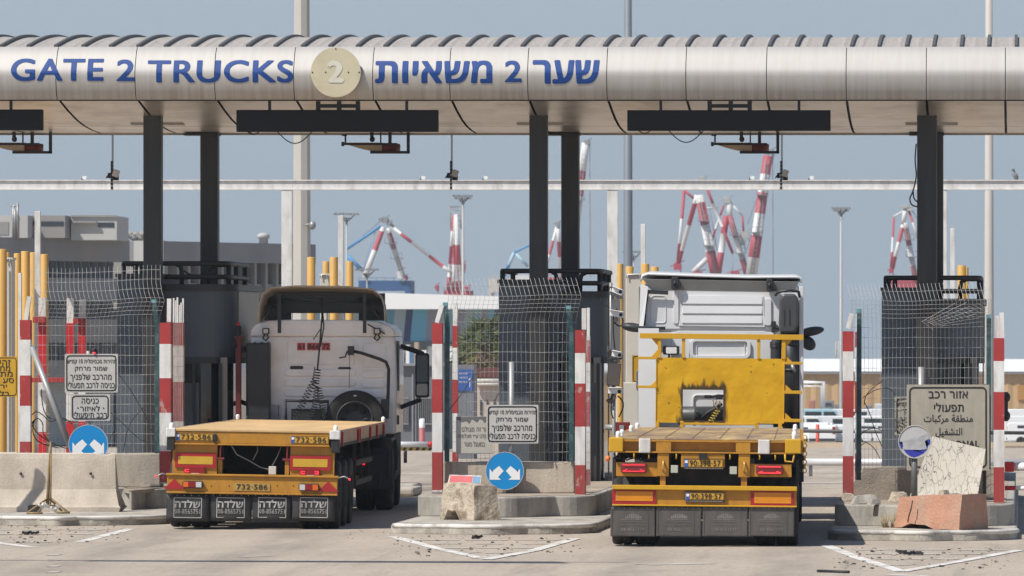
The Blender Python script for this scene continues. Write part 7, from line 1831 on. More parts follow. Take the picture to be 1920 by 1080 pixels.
# ---- tan warehouse at right
d = 600; zb = bz(d)
t = thing('warehouse', 'tan ribbed warehouse with a bright white roof at right, behind the parked vans', 'warehouse', (PX(1720, d), d + 15, zb))
m = MB(); xa, xb = PX(1450, d), PX(2700, d); n = int((xb - xa) / .5)
vs = []
for i in range(n + 1): x = xa + .5 * i; vs += [(x, d + (.1 if i % 2 else 0), zb), (x, d + (.1 if i % 2 else 0), PZ(699, d))]
m.raw(vs, [(2 * i, 2 * i + 2, 2 * i + 3, 2 * i + 1) for i in range(n)]); part(m, 'ribbed_wall', M_tan, t)
m = MB(); m.box(xa, xb, d + .2, d + 25, zb, PZ(700, d)); part(m, 'core', M_tan, t)
m = MB(); m.raw([(xa - .5, d - .5, PZ(696, d)), (xb, d - .5, PZ(699, d)), (xb, d + 13, PZ(675, d)), (xa, d + 13, PZ(673, d)), (xb, d + 27, PZ(699, d)), (xa, d + 27, PZ(697, d))], [(0, 1, 2, 3), (3, 2, 4, 5), (0, 3, 5)]); part(m, 'roof', M_roofwhite, t)
m = MB(); m.box(xa, xb, d - .45, d - .02, PZ(701, d), PZ(696.5, d)); part(m, 'gutter', M_fargrey, t)
m = MB(); m.box(PX(1908, d), PX(1922, d), d - .1, d - .02, PZ(750, d), PZ(722, d)); part(m, 'loading_door', mat('door_ochre', (.42, .22, .06), .7), t)
t = thing('gantry', 'white pipe gantry standing before the tan warehouse', 'gantry', tuple(P(1540, 790, 520)))
m = MB(); m.tube([P(1500, 717, 520), P(1544, 717, 520), P(1544, 800, 520)], .16, 6); m.tube([P(1500, 724, 520), P(1540, 724, 520), P(1540, 800, 520)], .1, 6); part(m, 'frame', M_van, t)
# far things in front of the tan warehouse
for px0, px1, y0, y1, dd, mt, lab in ((1515, 1527, 750, 775, 560, mat('container_salmon', (.55, .25, .18), .7), 'salmon container beside the white gantry'), (1537, 1562, 751, 786, 540, M_fargrey, 'grey container with a dark emblem between the gantry and the striped post'), (1622, 1634, 760, 790, 560, M_fargrey, 'grey container behind the left side of the right fence'), (1640, 1655, 757, 790, 565, M_van, 'white container behind the left side of the right fence'), (1564, 1580, 758, 786, 560, M_bldg3, 'dull container left of the striped post of the right fence')):
    t = thing('container', lab, 'container', tuple(P((px0 + px1) / 2, y1, dd))); m = MB(); a, b = P(px0, y0, dd), P(px1, y0, dd); m.box(a.x, b.x, dd, dd + 2.4, bz(dd), a.z)
    for k in range(1, 8): x = a.x + (b.x - a.x) * k / 8; m.box(x - .02, x + .02, dd - .03, dd, bz(dd), a.z - .1)
    part(m, 'body', mt, t)
    if px0 == 1537:
        m = MB(); m.raw([P(1541, 784, dd - .1), P(1559, 784, dd - .1), P(1559, 774, dd - .1), P(1550, 768, dd - .1), P(1541, 774, dd - .1)], [(0, 1, 2, 3, 4)]); part(m, 'emblem', M_cranenavy, t)
        m = MB(); m.pbox(1541, 756, 1559, 760, dd - .08, .03); part(m, 'lettering', M_win, t)
m = MB()
for k in range(380):
    px = random.choice((random.uniform(1884, 1940), random.uniform(1884, 1940), random.uniform(1622, 1660))); q = P(px, 0, 545); q.z = bz(545) + random.uniform(0, 1.0) ** .6 * (2.8 if px > 1800 else .8); q.y += random.uniform(-2, 2)
    r = random.uniform(.1, .32); a = Vector((random.uniform(-1, 1), random.uniform(-1, 1), random.uniform(-1, 1))).normalized(); b = a.orthogonal().normalized()
    m.raw([q + a * r, q + b * r, q - a * r * .7, q - b * r], [(0, 1, 2, 3)])
solo(m, 'shrubs', 'mass of grey green shrubs at the far right before the tan warehouse', 'shrubs', M_shrub, kind='stuff')
# ---- parked vans
def make_van(x, y, z, lab, mt=M_van, L=5.2, hgt=2.2, rot=0.):
    t = thing('parked_van', lab, 'van', (x, y, z), rot, 'white vans parked beyond the gate')
    m = MB(); h = hgt
    m.prism([(-L / 2, .35), (L / 2 - .1, .35), (L / 2, .55), (L / 2 - .05, 1.0), (L / 2 - .75, 1.2), (L / 2 - 1.45, h - .12), (L / 2 - 1.8, h), (-L / 2 + .15, h), (-L / 2, h - .15)], -.95, .95)
    part(m, 'body', mt, t, world=False, bev=.06)
    m = MB()
    m.raw([(L / 2 - .85, -.957, 1.25), (L / 2 - 1.5, -.957, h - .2), (L / 2 - 2.3, -.957, h - .2), (L / 2 - 2.3, -.957, 1.25)], [(0, 1, 2, 3)])
    m.raw([(L / 2 - 2.45, -.957, 1.25), (L / 2 - 2.45, -.957, h - .2), (L / 2 - 3.7, -.957, h - .2), (L / 2 - 3.7, -.957, 1.25)], [(0, 1, 2, 3)])
    m.raw([(L / 2 - .73, -.8, 1.22), (L / 2 - .73, .8, 1.22), (L / 2 - 1.43, .75, h - .16), (L / 2 - 1.43, -.75, h - .16)], [(0, 1, 2, 3)])
    part(m, 'windows', M_vanglass, t, world=False)
    for wx in (-L / 2 + .95, L / 2 - .95):
        for sy in (-1, 1):
            m = MB(); m.lathe((wx, sy * .86, .34), (0, 1, 0), [(0, -.1), (.2, -.1), (.22, -.12), (.34, -.1), (.34, .1), (.2, .12), (0, .1)], 14); part(m, 'wheel', M_tyre, t, world=False)
    m = MB(); m.box(L / 2 - .08, L / 2 + .06, -.9, .9, .4, .58); m.box(-L / 2 - .06, -L / 2 + .05, -.9, .9, .4, .58); part(m, 'bumpers', M_plastic, t, world=False)
    m = MB(); m.box(-L / 2 - .02, -L / 2 + .03, -.9, -.7, .9, 1.4); part(m, 'tail_light', M_lensred, t, world=False)
    return t
vd = [(1505, 462, 'white parked van seen just right of the white cab'), (1590, 466, 'white parked van passing behind the left striped post of the right fence'), (1650, 458, 'white parked van behind the mesh left of the right booth'), (1905, 460, 'white parked van at the far right edge'), (1990, 470, 'white parked van beyond the right edge')]
for px, dd, lab in vd: make_van(PX(px, dd), dd, bz(dd), lab, rot=random.choice((0, 0, math.pi)))
for px, dd, lab, mt in ((1535, 485, 'pale blue topped van in the second row right of the white cab', M_vanblue), (1620, 488, 'white van in the second row behind the left post of the right fence', M_van), (1895, 492, 'white van in the second row at the far right', M_van), (1508, 500, 'white van in the second row hard against the white cab', M_van), (1560, 515, 'white van in the third row right of the white cab', M_van), (1700, 470, 'white van hidden behind the right booth', M_van), (1590, 505, 'white van in the third row behind the left striped post of the right fence', M_van), (1915, 520, 'white van in the third row at the far right', M_van), (1650, 518, 'white van in the third row behind the right fence', M_van)):
    make_van(PX(px, dd), dd, bz(dd) + .35, lab, mt, 5.4, 2.4, random.choice((0, math.pi)))
for px, lab in ((1533, 'orange red traffic post before the parked vans, right of the white cab'),):
    m = MB(); a = P(px, 845, 430); m.lathe((a.x, a.y, bz(430)), (0, 0, 1), [(.12, 0), (.12, 1.5), (0, 1.5)], 10); solo(m, 'traffic_post', lab, 'post', mat('post_orange', (.55, .06, .03), .5))
# more cars packed between the vans
for i in range(16):
    px = random.choice((random.uniform(1500, 1580), random.uniform(1500, 1580), random.uniform(1615, 1660), random.uniform(1885, 1950))); dd = random.choice((440, 447, 478, 496, 508))
    c_ = make_van(PX(px, dd), dd + .8 * i % 3, bz(dd), 'white car packed among the parked vans before the tan warehouse', M_van, random.uniform(4.1, 4.6), random.uniform(1.45, 1.7), random.choice((0, math.pi, math.pi / 2, -math.pi / 2)))
    c_['category'] = 'car'; c_['group'] = 'cars packed among the vans'; c_.name = 'parked_car'
# low sandy verge and wall behind the road
for d, px0, px1, y0, mt, nm, lab in ((300, 1480, 1960, 840, mat('verge_pale', (.55, .45, .33), .9, 0, .1, .5), 'low_wall', 'low pale wall along the far side of the road at right'), (250, 700, 835, 849, mat('verge_pale2', (.50, .44, .36), .9, 0, .1, .5), 'low_wall', 'low pale wall along the far side of the road behind the left cab mirror')):
    m = MB(); a, b = P(px0, y0, d), P(px1, y0, d); m.box(a.x, b.x, d, d + .4, bz(d) - .1, max(a.z, bz(d) + .25)); solo(m, nm, lab, 'wall', mt)
m = MB(); m.box(PX(1885, 290), PX(1960, 290), 290, 292, bz(290), PZ(837, 290)); solo(m, 'stone_block', 'brown stone block at the far right edge beyond the barrier arm', 'block', mat('brown_block', (.25, .19, .14), .9))
# kerbs beyond the lanes
m = MB(); n = 12; d = 190
for k in range(n): m.mi(k % 2).box(PX(690 + 12 * k, d), PX(701.8 + 12 * k, d), d, d + .25, bz(d) - .05, PZ(862, d))
solo(m, 'kerb_line', 'red and dark painted kerb beyond the lane behind the left cab', 'kerb', [mat('kerb_darkred', (.20, .04, .045), .8), mat('kerb_dark', (.09, .085, .08), .8)])
m = MB(); m.box(PX(735, 116), PX(777, 116), 116, 117.5, 0, .14); m.box(PX(730, 112), PX(776, 112), 112, 113.6, 0, .16); solo(m, 'kerb_line', 'worn grey kerb end just right of the left tractor wheels', 'kerb', M_kerb, bev=.05)
m = MB(); m.slab(arc_plan(PX(1112, 104), PX(1140, 104), 103.2, 112, .15), -.02, .12); solo(m, 'kerb_line', 'short kerb stub between the middle booth and the right trailer', 'kerb', M_kerb, bev=.04)
# ---- grey gatehouse and boom behind the left cab
d = 235; zb = bz(d)
t = thing('gatehouse', 'low grey gatehouse with barred windows behind the mirror of the left cab', 'building', (PX(770, d), d + 2, zb))
m = MB(); m.box(PX(690, d), PX(832, d), d, d + 4, zb, PZ(686, d)); part(m, 'wall', M_gatehouse, t)
m = MB(); m.box(PX(688, d), PX(834, d), d - .2, d + 4.2, PZ(686, d), PZ(682, d)); part(m, 'roof', M_fargrey, t)
for a, b in ((751, 765), (785, 808)):
    m = MB(); m.pbox(a, 746, b, 795, d - .04, .05); w_ = part(m, 'window', M_win, t)
    m = MB()
    for k in range(7): m.pbox(a + (b - a) * k / 6 - .5, 746, a + (b - a) * k / 6 + .5, 795, d - .12, .05)
    m.pbox(a - 1, 745, b + 1, 747, d - .13, .06); m.pbox(a - 1, 794, b + 1, 796, d - .13, .06); part(m, 'bars', M_greyp, w_)
m = MB(); m.pbox(772, 700, 775, 838, d - .05, .06); m.pbox(779, 700, 780.5, 838, d - .05, .06); part(m, 'pilaster', M_fargrey, t)
t = thing('boom_barrier', 'lowered silver boom with a black and yellow hazard bar, right of the left cab', 'barrier', tuple(P(780, 850, 165)))
m = MB(); m.tube([P(700, 833, 165), P(803, 833, 165)], .07, 10); part(m, 'boom', mat('rail_silver', (.62, .62, .62)), t)
m = MB(); m.tube([P(803, 833, 165), P(812, 833, 165)], .075, 10); part(m, 'boom_tip', M_redbright, t)
m = MB()
for k in range(18): m.mi(k % 2).hexa([P(700 + 6 * k, 845, 165.1), P(706 + 6 * k, 845, 165.1), P(706 + 6 * k, 845, 165.2), P(700 + 6 * k, 845, 165.2), P(703 + 6 * k, 839, 165.1), P(709 + 6 * k, 839, 165.1), P(709 + 6 * k, 839, 165.2), P(703 + 6 * k, 839, 165.2)])
part(m, 'hazard_bar', [M_hazard, M_black], t)
m = MB(); m.tube([P(760, 839, 165.3), P(760, 868, 165.3)], .05, 6); part(m, 'support', M_booth2, t)
t = thing('bollard', 'faded pink bollard with a white top, right of the left cab', 'bollard', tuple(P(791.5, 830, 170)))
m = MB(); m.lathe(P(791.5, 838, 170), (0, 0, 1), [(.075, 0), (.075, PZ(802, 170) - PZ(838, 170))], 14); part(m, 'shaft', M_pink, t)
m = MB(); m.lathe(P(791.5, 802, 170), (0, 0, 1), [(.078, 0), (.078, PZ(787, 170) - PZ(802, 170)), (.05, PZ(785, 170) - PZ(802, 170)), (0, PZ(785, 170) - PZ(802, 170))], 14); part(m, 'top', M_whitec, t)
# things seen through the middle mesh
d = 180
t = thing('information_board', 'blue board with white Hebrew lines on a grey hut, seen through the middle fence', 'sign', tuple(P(872, 860, d)))
m = MB(); m.box(PX(856, d), PX(889, d), d, d + 1, bz(d), PZ(684, d)); part(m, 'hut', mat('hut_grey', (.17, .175, .19), .7, 0, .1, 2), t)
m = MB(); m.pbox(858, 693, 886, 733, d - .03, .02); pl = part(m, 'panel', mat('board_blue', (.035, .10, .33), .5), t)
m = MB()
for a, b, y in ((860, 877, 698), (862, 877, 706), (860, 876, 714)): ptext(m, heb('כניסה לנמל') if y != 706 else heb('רכב פרטי בלבד'), a, y, b, y + 4, d - .034, .01)
m.pbox(880.2, 712, 881.2, 726, d - .036, .003); m.raw([P(878.5, 713, d - .036), P(883, 713, d - .036), P(880.7, 708, d - .036)], [(0, 1, 2)])
part(m, 'sign_text', M_van, pl)
d = 205; zb = bz(d)
t = thing('shed', 'low pale shed with a dark red fascia behind the middle fence', 'shed', (PX(915, d), d + 2, zb))
m = MB(); m.box(PX(889, d), PX(960, d), d, d + 3, zb, PZ(716, d)); part(m, 'wall', mat('shed_wall', (.52, .43, .37), .8, 0, .1, 1.5), t)
m = MB(); m.box(PX(886, d), PX(962, d), d - .3, d + 3.3, PZ(707, d), PZ(690, d)); part(m, 'fascia', M_brown, t)
m = MB(); m.tube([P(889, 713, d - .2), P(960, 713, d - .2)], .09, 8); m.tube([P(889, 720, d - .2), P(960, 720, d - .2)], .07, 8); part(m, 'pipes', M_beige, t)
for px in (900, 912, 925): m = MB(); m.pbox(px, 750, px + 3, 778, d - .05, .06); part(m, 'slot_window', M_win, t)
# ---- palm with dead skirt
d = 225; zb = bz(d); c = P(903, 650, d)
t = thing('palm_tree', 'bushy palm with green top and dry hanging skirt, seen through the middle fence', 'tree', (c.x, d, zb))
m = MB(); m.tube([(c.x, d, zb), (c.x + .05, d, zb + 2), (c.x, d, PZ(640, d))], .28, 10, .2); part(m, 'trunk', M_bark, t)
mg, md = MB(), MB()
top = Vector((c.x + .1, d, PZ(632, d)))
for k in range(150):
    az = random.uniform(0, 2 * math.pi); dry = k % 5 >= 3
    el = random.uniform(-1.25, -.1) if dry else random.uniform(-.3, 1.35)
    ln = random.uniform(.9, 1.55) if not dry else random.uniform(.7, 1.35)
    dirv = Vector((math.cos(az) * math.cos(el), math.sin(az) * math.cos(el), math.sin(el)))
    mb = md if dry else mg; base = top + Vector((random.uniform(-.1, .1), random.uniform(-.1, .1), random.uniform(-.9, .1) if dry else 0))
    pts = [base + dirv * ln * u + Vector((0, 0, -.55 * u * u * ln)) for u in (0, .3, .6, .8, 1)]
    for i in range(10):
        u = .35 + .65 * i / 10; p = base + dirv * ln * u + Vector((0, 0, -.55 * u * u * ln))
        side = dirv.cross(Vector((0, 0, 1))).normalized() * (1 if i % 2 else -1)
        e = p + (side * .32 + dirv * .3 + Vector((0, 0, random.uniform(-.28, .1)))) * random.uniform(.6, 1.1)
        w_ = Vector((random.uniform(-1, 1), random.uniform(-1, 1), random.uniform(-1, 1))) * .035
        mb.raw([p - w_, p + w_, e], [(0, 1, 2)])
part(mg, 'green_fronds', M_leaf, t); part(md, 'dry_fronds', M_leafdry, t)
for px, py, r, lab in ((930, 640, .9, 'grey green bush right of the palm, against the middle booth'), (879, 672, .6, 'small dark bush left of the palm')):
    m = MB(); q = P(px, py, 228)
    for k in range(420):
        v = Vector((random.gauss(0, 1), random.gauss(0, 1), random.gauss(0, 1))).normalized() * r * random.random() ** .4
        p = q + v; a = Vector((random.uniform(-1, 1), random.uniform(-1, 1), random.uniform(-1, 1))).normalized() * .09; b = a.orthogonal().normalized() * .06
        m.raw([p + a, p + b, p - a, p - b], [(0, 1, 2, 3)])
    t = thing('bush', lab, 'bush', (q.x, 228, bz(228))); part(m, 'crown', M_shrub, t)
    m = MB(); m.tube([(q.x, 228, bz(228)), (q.x, 228, q.z)], .09, 6, .04); part(m, 'trunk', M_bark, t)

# ---- tall poles and light masts
def mast_pole(px, w0, w1, d, label, mt, n=12):
    x = PX(px, d); s = F / d; zb = bz(d)
    t = thing('light_pole', label, 'pole', (x, d, zb))
    m = MB(); zt = PZ(-220, d)
    m.lathe((x, d, zb), (0, 0, 1), [(w1 / s / 2, 0), (w0 / s / 2, zt - zb), (0, zt - zb)], n, smooth=n > 8); part(m, 'shaft', mt, t)
    m = MB(); m.box(x - 1.1, x + 1.1, d - .5, d + .5, zt, zt + .35); part(m, 'head', M_grey, t)
    return t
tp = mast_pole(566, 27, 36, 190, 'thick pale concrete pole rising past the canopy, beside the left portal post', mat('pole_concrete', (.47, .45, .405), .8, 0, .05, 1), 8)
m = MB(); q = P(586, 423, 189.7); m.lathe(q, (0, 0, -1), [(0, -.12), (.07, -.12), (.1, -.04), (.1, .03), (.06, .1), (0, .13)], 12); m.tube([q + Vector((-.25, 0, .02)), q + Vector((0, 0, .05))], .025, 6)
solo(m, 'dome_camera', 'small grey dome camera on the right side of the thick pale pole', 'camera', M_grey)
mast_pole(1177.5, 13, 20, 330, 'slim grey pole rising past the canopy above the beige cabinet', M_mastdark)
mast_pole(1854.5, 12, 20, 330, 'slim pale pole rising past the canopy at the right', mat('pole_beige', (.45, .42, .38), .7, 0, .05, 1))
def floodmast(px, yt, w, d, wp, label, rows=2):
    x = PX(px, d); s = F / d; zb = bz(d)
    t = thing('floodlight_mast', label, 'floodlight mast', (x, d, zb), 0, 'floodlight masts in the port')
    zt = PZ(yt, d)
    m = MB(); m.lathe((x, d, zb), (0, 0, 1), [(wp / s * .7, 0), (wp / s * .4, zt - zb), (0, zt - zb)], 10); part(m, 'shaft', M_mast, t)
    m = MB(); hw = w / s / 2
    m.lathe((x, d, zt - 6 / s), (0, 0, 1), [(hw * .35, 0), (hw * .5, 1.5 / s), (hw * .35, 3 / s), (.1, 3 / s)], 16)
    for r_ in range(rows):
        for k in range(7):
            xx = x - hw * (1 - .18 * r_) + 2 * hw * (1 - .18 * r_) * k / 6; z0 = zt + (4 - 4.5 * r_) / s
            m.obox((xx, d - .2 + (k % 2) * .5, z0), 2 * hw / 8, .5, 3.2 / s, Matrix.Rotation(R(20 * (k - 3) / 3), 3, 'Y')); 
        m.box(x - hw * (1 - .18 * r_), x + hw * (1 - .18 * r_), d - .05, d + .05, zt + (2 - 4.5 * r_) / s, zt + (2.8 - 4.5 * r_) / s)
    for k in (-1, 1): m.tube([(x, d, zt - 12 / s), (x + k * hw * .7, d, zt + 2 / s)], .05, 4)
    part(m, 'lamp_tray', mat('lamp_tray_grey', (.23, .24, .24), .6), t)
floodmast(1577, 394, 32, 520, 5, 'floodlight mast alone in the sky right of the white cab')
floodmast(868, 371, 34, 520, 5, 'floodlight mast beside the red and white lattice jib')
floodmast(650, 405, 42, 430, 4, 'floodlight mast just behind the white square post over the left cab', 1)
floodmast(688, 509, 40, 420, 2.4, 'short thin lamp mast before the navy crane base', 1)
floodmast(1188, 476, 36, 560, 3, 'far floodlight mast left of the white cab', 1)
# ---- cranes of the port
DC = 900
def bandtube(t, nm, pts, r, bands, mats, d=DC, r1=None, n=8):
    """Striped boom: one part, its paint bands along its length."""
    a, b = P(*pts[0], d), P(*pts[1], d); m = MB(); r1 = r if r1 is None else r1
    pos = [0] + list(bands) + [1]
    for i, (u, v) in enumerate(zip(pos, pos[1:])):
        m.mi(i % 2); m.tube([a.lerp(b, u), a.lerp(b, v)], .86 * (r + (r1 - r) * u), n, .86 * (r + (r1 - r) * v))
    return part(m, nm, mats, t)
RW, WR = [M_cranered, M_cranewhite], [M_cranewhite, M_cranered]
def crane(label, px, d=DC):
    return thing('port_crane', label, 'crane', (PX(px, d), d, bz(d)), 0, 'port cranes')
def body(t, px0, px1, y0, y1, mt, nm='portal_base', d=DC):
    m = MB(); m.pbox(px0, y0, px1, y1, d, 5); a, b = PX(px0, d), PX(px1, d)
    w_ = (b - a) * .12; z1 = PZ(y1, d)
    for x in (a, b - w_):
        for y in (d, d + 4.2): m.box(x, x + w_, y, y + .8, bz(d), z1)
    for k in range(6): m.pbox(px0 + (px1 - px0) * k / 6, y0 - 5, px0 + (px1 - px0) * k / 6 + .8, y0, d + .2, .1)
    m.pbox(px0, y0 - 5.5, px1, y0 - 4.7, d + .2, .1)
    return part(m, nm, mt, t)
def mach(t, pts, mt, nm='machinery', d=DC):
    for x, y, w_, h in pts:
        m = MB(); m.pbox(x - w_ / 2, y - h / 2, x + w_ / 2, y + h / 2, d - .5, 1.5); m.tube([P(x - w_, y, d), P(x + w_, y - h, d)], .08, 4); m.tube([P(x + w_ * .6, y + h, d), P(x - w_ * .4, y - h * .8, d)], .08, 4); part(m, nm, mt, t)
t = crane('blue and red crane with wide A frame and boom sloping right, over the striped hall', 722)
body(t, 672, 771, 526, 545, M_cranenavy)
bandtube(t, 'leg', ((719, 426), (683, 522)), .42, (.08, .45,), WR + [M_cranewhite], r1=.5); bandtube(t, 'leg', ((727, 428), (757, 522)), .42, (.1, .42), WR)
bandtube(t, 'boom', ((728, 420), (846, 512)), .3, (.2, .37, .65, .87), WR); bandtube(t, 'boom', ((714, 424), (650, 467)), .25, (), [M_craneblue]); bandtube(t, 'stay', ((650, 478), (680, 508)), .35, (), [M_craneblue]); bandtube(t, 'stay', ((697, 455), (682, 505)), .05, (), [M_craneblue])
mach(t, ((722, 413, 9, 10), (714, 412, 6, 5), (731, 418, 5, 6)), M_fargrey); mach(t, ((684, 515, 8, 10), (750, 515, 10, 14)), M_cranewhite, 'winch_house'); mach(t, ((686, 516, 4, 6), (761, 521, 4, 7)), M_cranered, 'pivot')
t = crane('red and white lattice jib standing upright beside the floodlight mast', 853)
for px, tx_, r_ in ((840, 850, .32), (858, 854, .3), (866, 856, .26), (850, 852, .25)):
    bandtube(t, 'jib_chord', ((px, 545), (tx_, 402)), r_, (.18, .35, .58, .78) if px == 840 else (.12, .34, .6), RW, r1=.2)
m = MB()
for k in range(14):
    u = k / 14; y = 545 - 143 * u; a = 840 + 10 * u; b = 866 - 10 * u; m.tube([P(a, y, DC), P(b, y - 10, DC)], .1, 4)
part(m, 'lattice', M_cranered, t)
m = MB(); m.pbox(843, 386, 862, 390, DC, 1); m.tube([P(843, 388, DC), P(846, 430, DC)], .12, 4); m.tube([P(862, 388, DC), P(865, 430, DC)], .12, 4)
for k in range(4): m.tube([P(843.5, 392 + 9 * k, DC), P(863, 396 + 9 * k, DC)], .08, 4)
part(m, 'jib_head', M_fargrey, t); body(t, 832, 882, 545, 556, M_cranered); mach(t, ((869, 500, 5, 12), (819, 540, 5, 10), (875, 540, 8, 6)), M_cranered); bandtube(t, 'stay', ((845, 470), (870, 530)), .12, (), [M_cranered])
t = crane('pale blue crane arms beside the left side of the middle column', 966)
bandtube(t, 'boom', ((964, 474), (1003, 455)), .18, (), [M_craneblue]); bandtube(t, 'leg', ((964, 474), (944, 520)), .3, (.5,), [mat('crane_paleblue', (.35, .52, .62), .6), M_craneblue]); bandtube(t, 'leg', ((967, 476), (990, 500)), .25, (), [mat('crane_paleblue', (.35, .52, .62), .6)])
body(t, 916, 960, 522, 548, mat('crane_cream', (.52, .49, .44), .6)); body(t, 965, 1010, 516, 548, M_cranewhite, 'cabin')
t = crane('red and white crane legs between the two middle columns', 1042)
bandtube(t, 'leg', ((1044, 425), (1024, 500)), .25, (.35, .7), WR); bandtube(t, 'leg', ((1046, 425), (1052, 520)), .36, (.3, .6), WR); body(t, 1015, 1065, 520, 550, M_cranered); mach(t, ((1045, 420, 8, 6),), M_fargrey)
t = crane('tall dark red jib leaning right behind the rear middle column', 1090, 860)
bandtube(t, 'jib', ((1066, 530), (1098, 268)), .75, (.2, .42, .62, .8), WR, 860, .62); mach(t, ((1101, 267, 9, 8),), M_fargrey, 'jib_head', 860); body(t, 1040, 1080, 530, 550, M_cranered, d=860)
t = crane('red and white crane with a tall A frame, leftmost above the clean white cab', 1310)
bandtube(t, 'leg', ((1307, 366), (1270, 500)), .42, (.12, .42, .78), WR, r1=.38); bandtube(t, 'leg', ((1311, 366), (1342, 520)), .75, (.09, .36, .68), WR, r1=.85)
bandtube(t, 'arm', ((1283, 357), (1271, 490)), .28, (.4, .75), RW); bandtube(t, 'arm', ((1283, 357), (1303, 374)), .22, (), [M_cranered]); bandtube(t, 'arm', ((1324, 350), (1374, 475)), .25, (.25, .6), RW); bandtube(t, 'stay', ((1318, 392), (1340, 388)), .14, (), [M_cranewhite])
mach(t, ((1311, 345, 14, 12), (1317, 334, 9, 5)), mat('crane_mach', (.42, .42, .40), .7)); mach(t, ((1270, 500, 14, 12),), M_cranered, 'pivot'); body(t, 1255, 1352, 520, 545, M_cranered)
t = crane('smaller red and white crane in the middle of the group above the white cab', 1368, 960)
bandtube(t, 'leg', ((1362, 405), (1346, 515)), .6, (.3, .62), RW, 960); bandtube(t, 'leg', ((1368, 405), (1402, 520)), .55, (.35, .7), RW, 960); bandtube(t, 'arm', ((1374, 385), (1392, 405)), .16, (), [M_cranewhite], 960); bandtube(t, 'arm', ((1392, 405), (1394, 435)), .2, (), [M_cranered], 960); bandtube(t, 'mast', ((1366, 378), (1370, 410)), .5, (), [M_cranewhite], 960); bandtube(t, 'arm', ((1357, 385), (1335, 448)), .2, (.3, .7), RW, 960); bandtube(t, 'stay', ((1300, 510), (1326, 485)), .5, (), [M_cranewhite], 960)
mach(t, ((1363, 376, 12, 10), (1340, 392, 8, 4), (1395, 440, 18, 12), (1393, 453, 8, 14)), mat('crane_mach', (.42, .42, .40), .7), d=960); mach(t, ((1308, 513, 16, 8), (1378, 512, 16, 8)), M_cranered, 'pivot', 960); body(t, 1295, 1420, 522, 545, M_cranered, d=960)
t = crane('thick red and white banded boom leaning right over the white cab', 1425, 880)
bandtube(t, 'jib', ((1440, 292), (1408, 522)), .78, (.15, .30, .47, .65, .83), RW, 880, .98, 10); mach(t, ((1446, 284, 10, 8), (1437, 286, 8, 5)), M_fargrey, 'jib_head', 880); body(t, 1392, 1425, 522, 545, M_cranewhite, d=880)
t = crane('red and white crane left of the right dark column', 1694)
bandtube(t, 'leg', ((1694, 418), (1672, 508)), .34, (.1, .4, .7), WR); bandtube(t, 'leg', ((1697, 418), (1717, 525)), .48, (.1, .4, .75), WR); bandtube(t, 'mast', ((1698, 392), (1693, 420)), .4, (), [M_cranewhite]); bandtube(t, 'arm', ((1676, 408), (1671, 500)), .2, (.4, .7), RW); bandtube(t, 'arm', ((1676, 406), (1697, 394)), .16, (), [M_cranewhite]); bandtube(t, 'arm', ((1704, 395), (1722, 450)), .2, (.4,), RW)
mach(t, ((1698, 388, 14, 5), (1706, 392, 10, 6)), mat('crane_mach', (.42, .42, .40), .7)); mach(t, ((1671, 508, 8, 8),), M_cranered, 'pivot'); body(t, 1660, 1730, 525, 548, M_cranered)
# ladders, walkways and hoist ropes of the cranes
def dress(name_part, legs, ropes, d=DC):
    t = [o for o in COL.objects if o.type == 'EMPTY' and o.get('label', '').startswith(name_part)][0]
    for (x0, y0), (x1, y1) in legs:
        m = MB(); a, b = P(x0, y0, d - .9), P(x1, y1, d - .9); n = 26
        for o in (-.22, .22): m.tube([a + Vector((o, 0, 0)), b + Vector((o, 0, 0))], .05, 4)
        for k in range(n): q = a.lerp(b, k / n); m.tube([q + Vector((-.22, 0, 0)), q + Vector((.22, 0, 0))], .04, 3)
        part(m, 'ladder', M_fargrey, t)
        for u in (.3, .62):
            q = a.lerp(b, u); m = MB(); m.box(q.x - .8, q.x + .8, q.y - .4, q.y + 1.4, q.z, q.z + .1)
            for xx in (-.8, 0, .8): m.tube([q + Vector((xx, -.4, 0)), q + Vector((xx, -.4, .8))], .04, 3)
            m.tube([q + Vector((-.8, -.4, .8)), q + Vector((.8, -.4, .8))], .04, 3); part(m, 'platform', M_fargrey, t)
    for a, b in ropes:
        m = MB(); m.tube([P(*a, d), P(*b, d)], .055, 3); part(m, 'hoist_rope', M_fargrey, t)
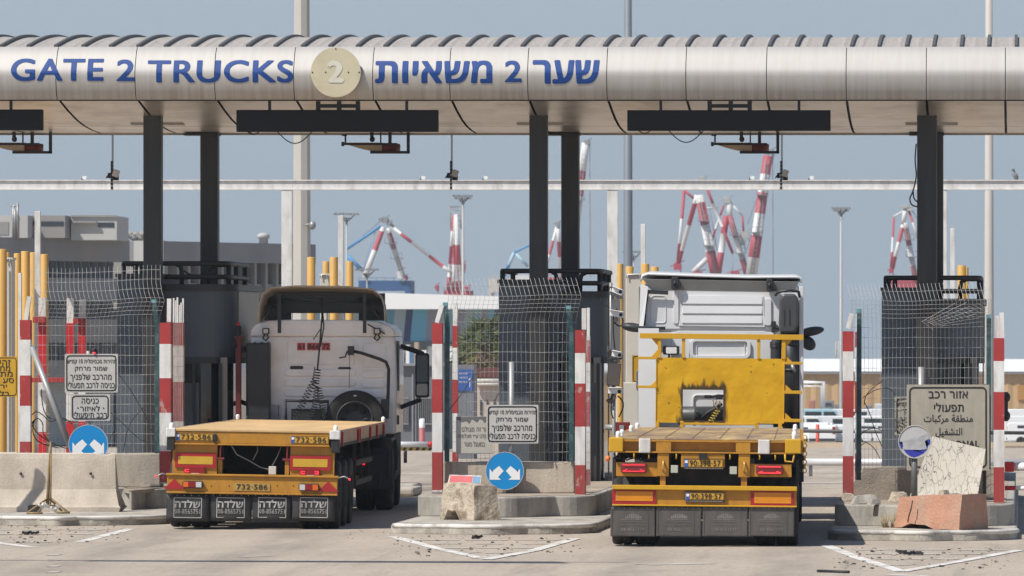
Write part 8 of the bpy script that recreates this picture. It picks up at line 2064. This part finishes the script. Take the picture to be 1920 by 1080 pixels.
dress('blue and red crane', [((722, 430), (757, 520))], [((722, 412), (846, 512)), ((716, 412), (652, 467)), ((728, 414), (790, 470)), ((704, 430), (690, 520)), ((846, 512), (846, 545))])
dress('red and white crane with a tall A', [((1310, 372), (1342, 515))], [((1316, 338), (1283, 357)), ((1318, 338), (1374, 475)), ((1283, 357), (1270, 500)), ((1374, 475), (1374, 520)), ((1324, 350), (1345, 470))])
dress('smaller red and white', [((1369, 410), (1402, 515))], [((1366, 374), (1392, 405)), ((1392, 405), (1400, 520)), ((1357, 385), (1335, 448)), ((1362, 374), (1330, 470))], 960)
dress('thick red and white banded', [((1438, 300), (1409, 520))], [((1449, 288), (1402, 420)), ((1449, 290), (1450, 520)), ((1452, 290), (1400, 470))], 880)
dress('red and white crane left of the right dark', [((1697, 420), (1717, 520))], [((1702, 388), (1676, 406)), ((1706, 388), (1740, 440)), ((1676, 408), (1668, 515))])
dress('tall dark red jib', [((1066, 530), (1096, 280))], [((1106, 265), (1072, 420)), ((1106, 268), (1107, 520))], 860)
t = thing('lattice_tower', 'thin pale lattice tower far off right of the white cab', 'tower', tuple(P(1571, 690, 700)))
m = MB()
for a in (1566, 1574): m.tube([P(a, 700, 700), P((a + 1570) / 2, 640, 700)], .1, 4)
for k in range(6): m.tube([P(1566 + .4 * k, 695 - 9 * k, 700), P(1574 - .4 * k, 688 - 9 * k, 700)], .07, 4)
m.pbox(1567, 640, 1573, 646, 700, .5); part(m, 'frame', M_mast, t)
# low port buildings and stacks on the horizon, hidden for the most part by the halls
# ---- sea air
m = bpy.data.materials.new('sea_air'); m.use_nodes = True; nt = m.node_tree
for n in list(nt.nodes): nt.nodes.remove(n)
o_ = nt.nodes.new('ShaderNodeOutputMaterial'); v_ = nt.nodes.new('ShaderNodeVolumePrincipled'); v_.inputs['Density'].default_value = .00022; v_.inputs['Color'].default_value = (.80, .87, .94, 1); v_.inputs['Anisotropy'].default_value = .3
nt.links.new(v_.outputs[0], o_.inputs['Volume'])
mb = MB(); mb.box(-1600, 1600, -250, 2700, -8, 75); solo(mb, 'haze', None, None, m, kind='stuff')
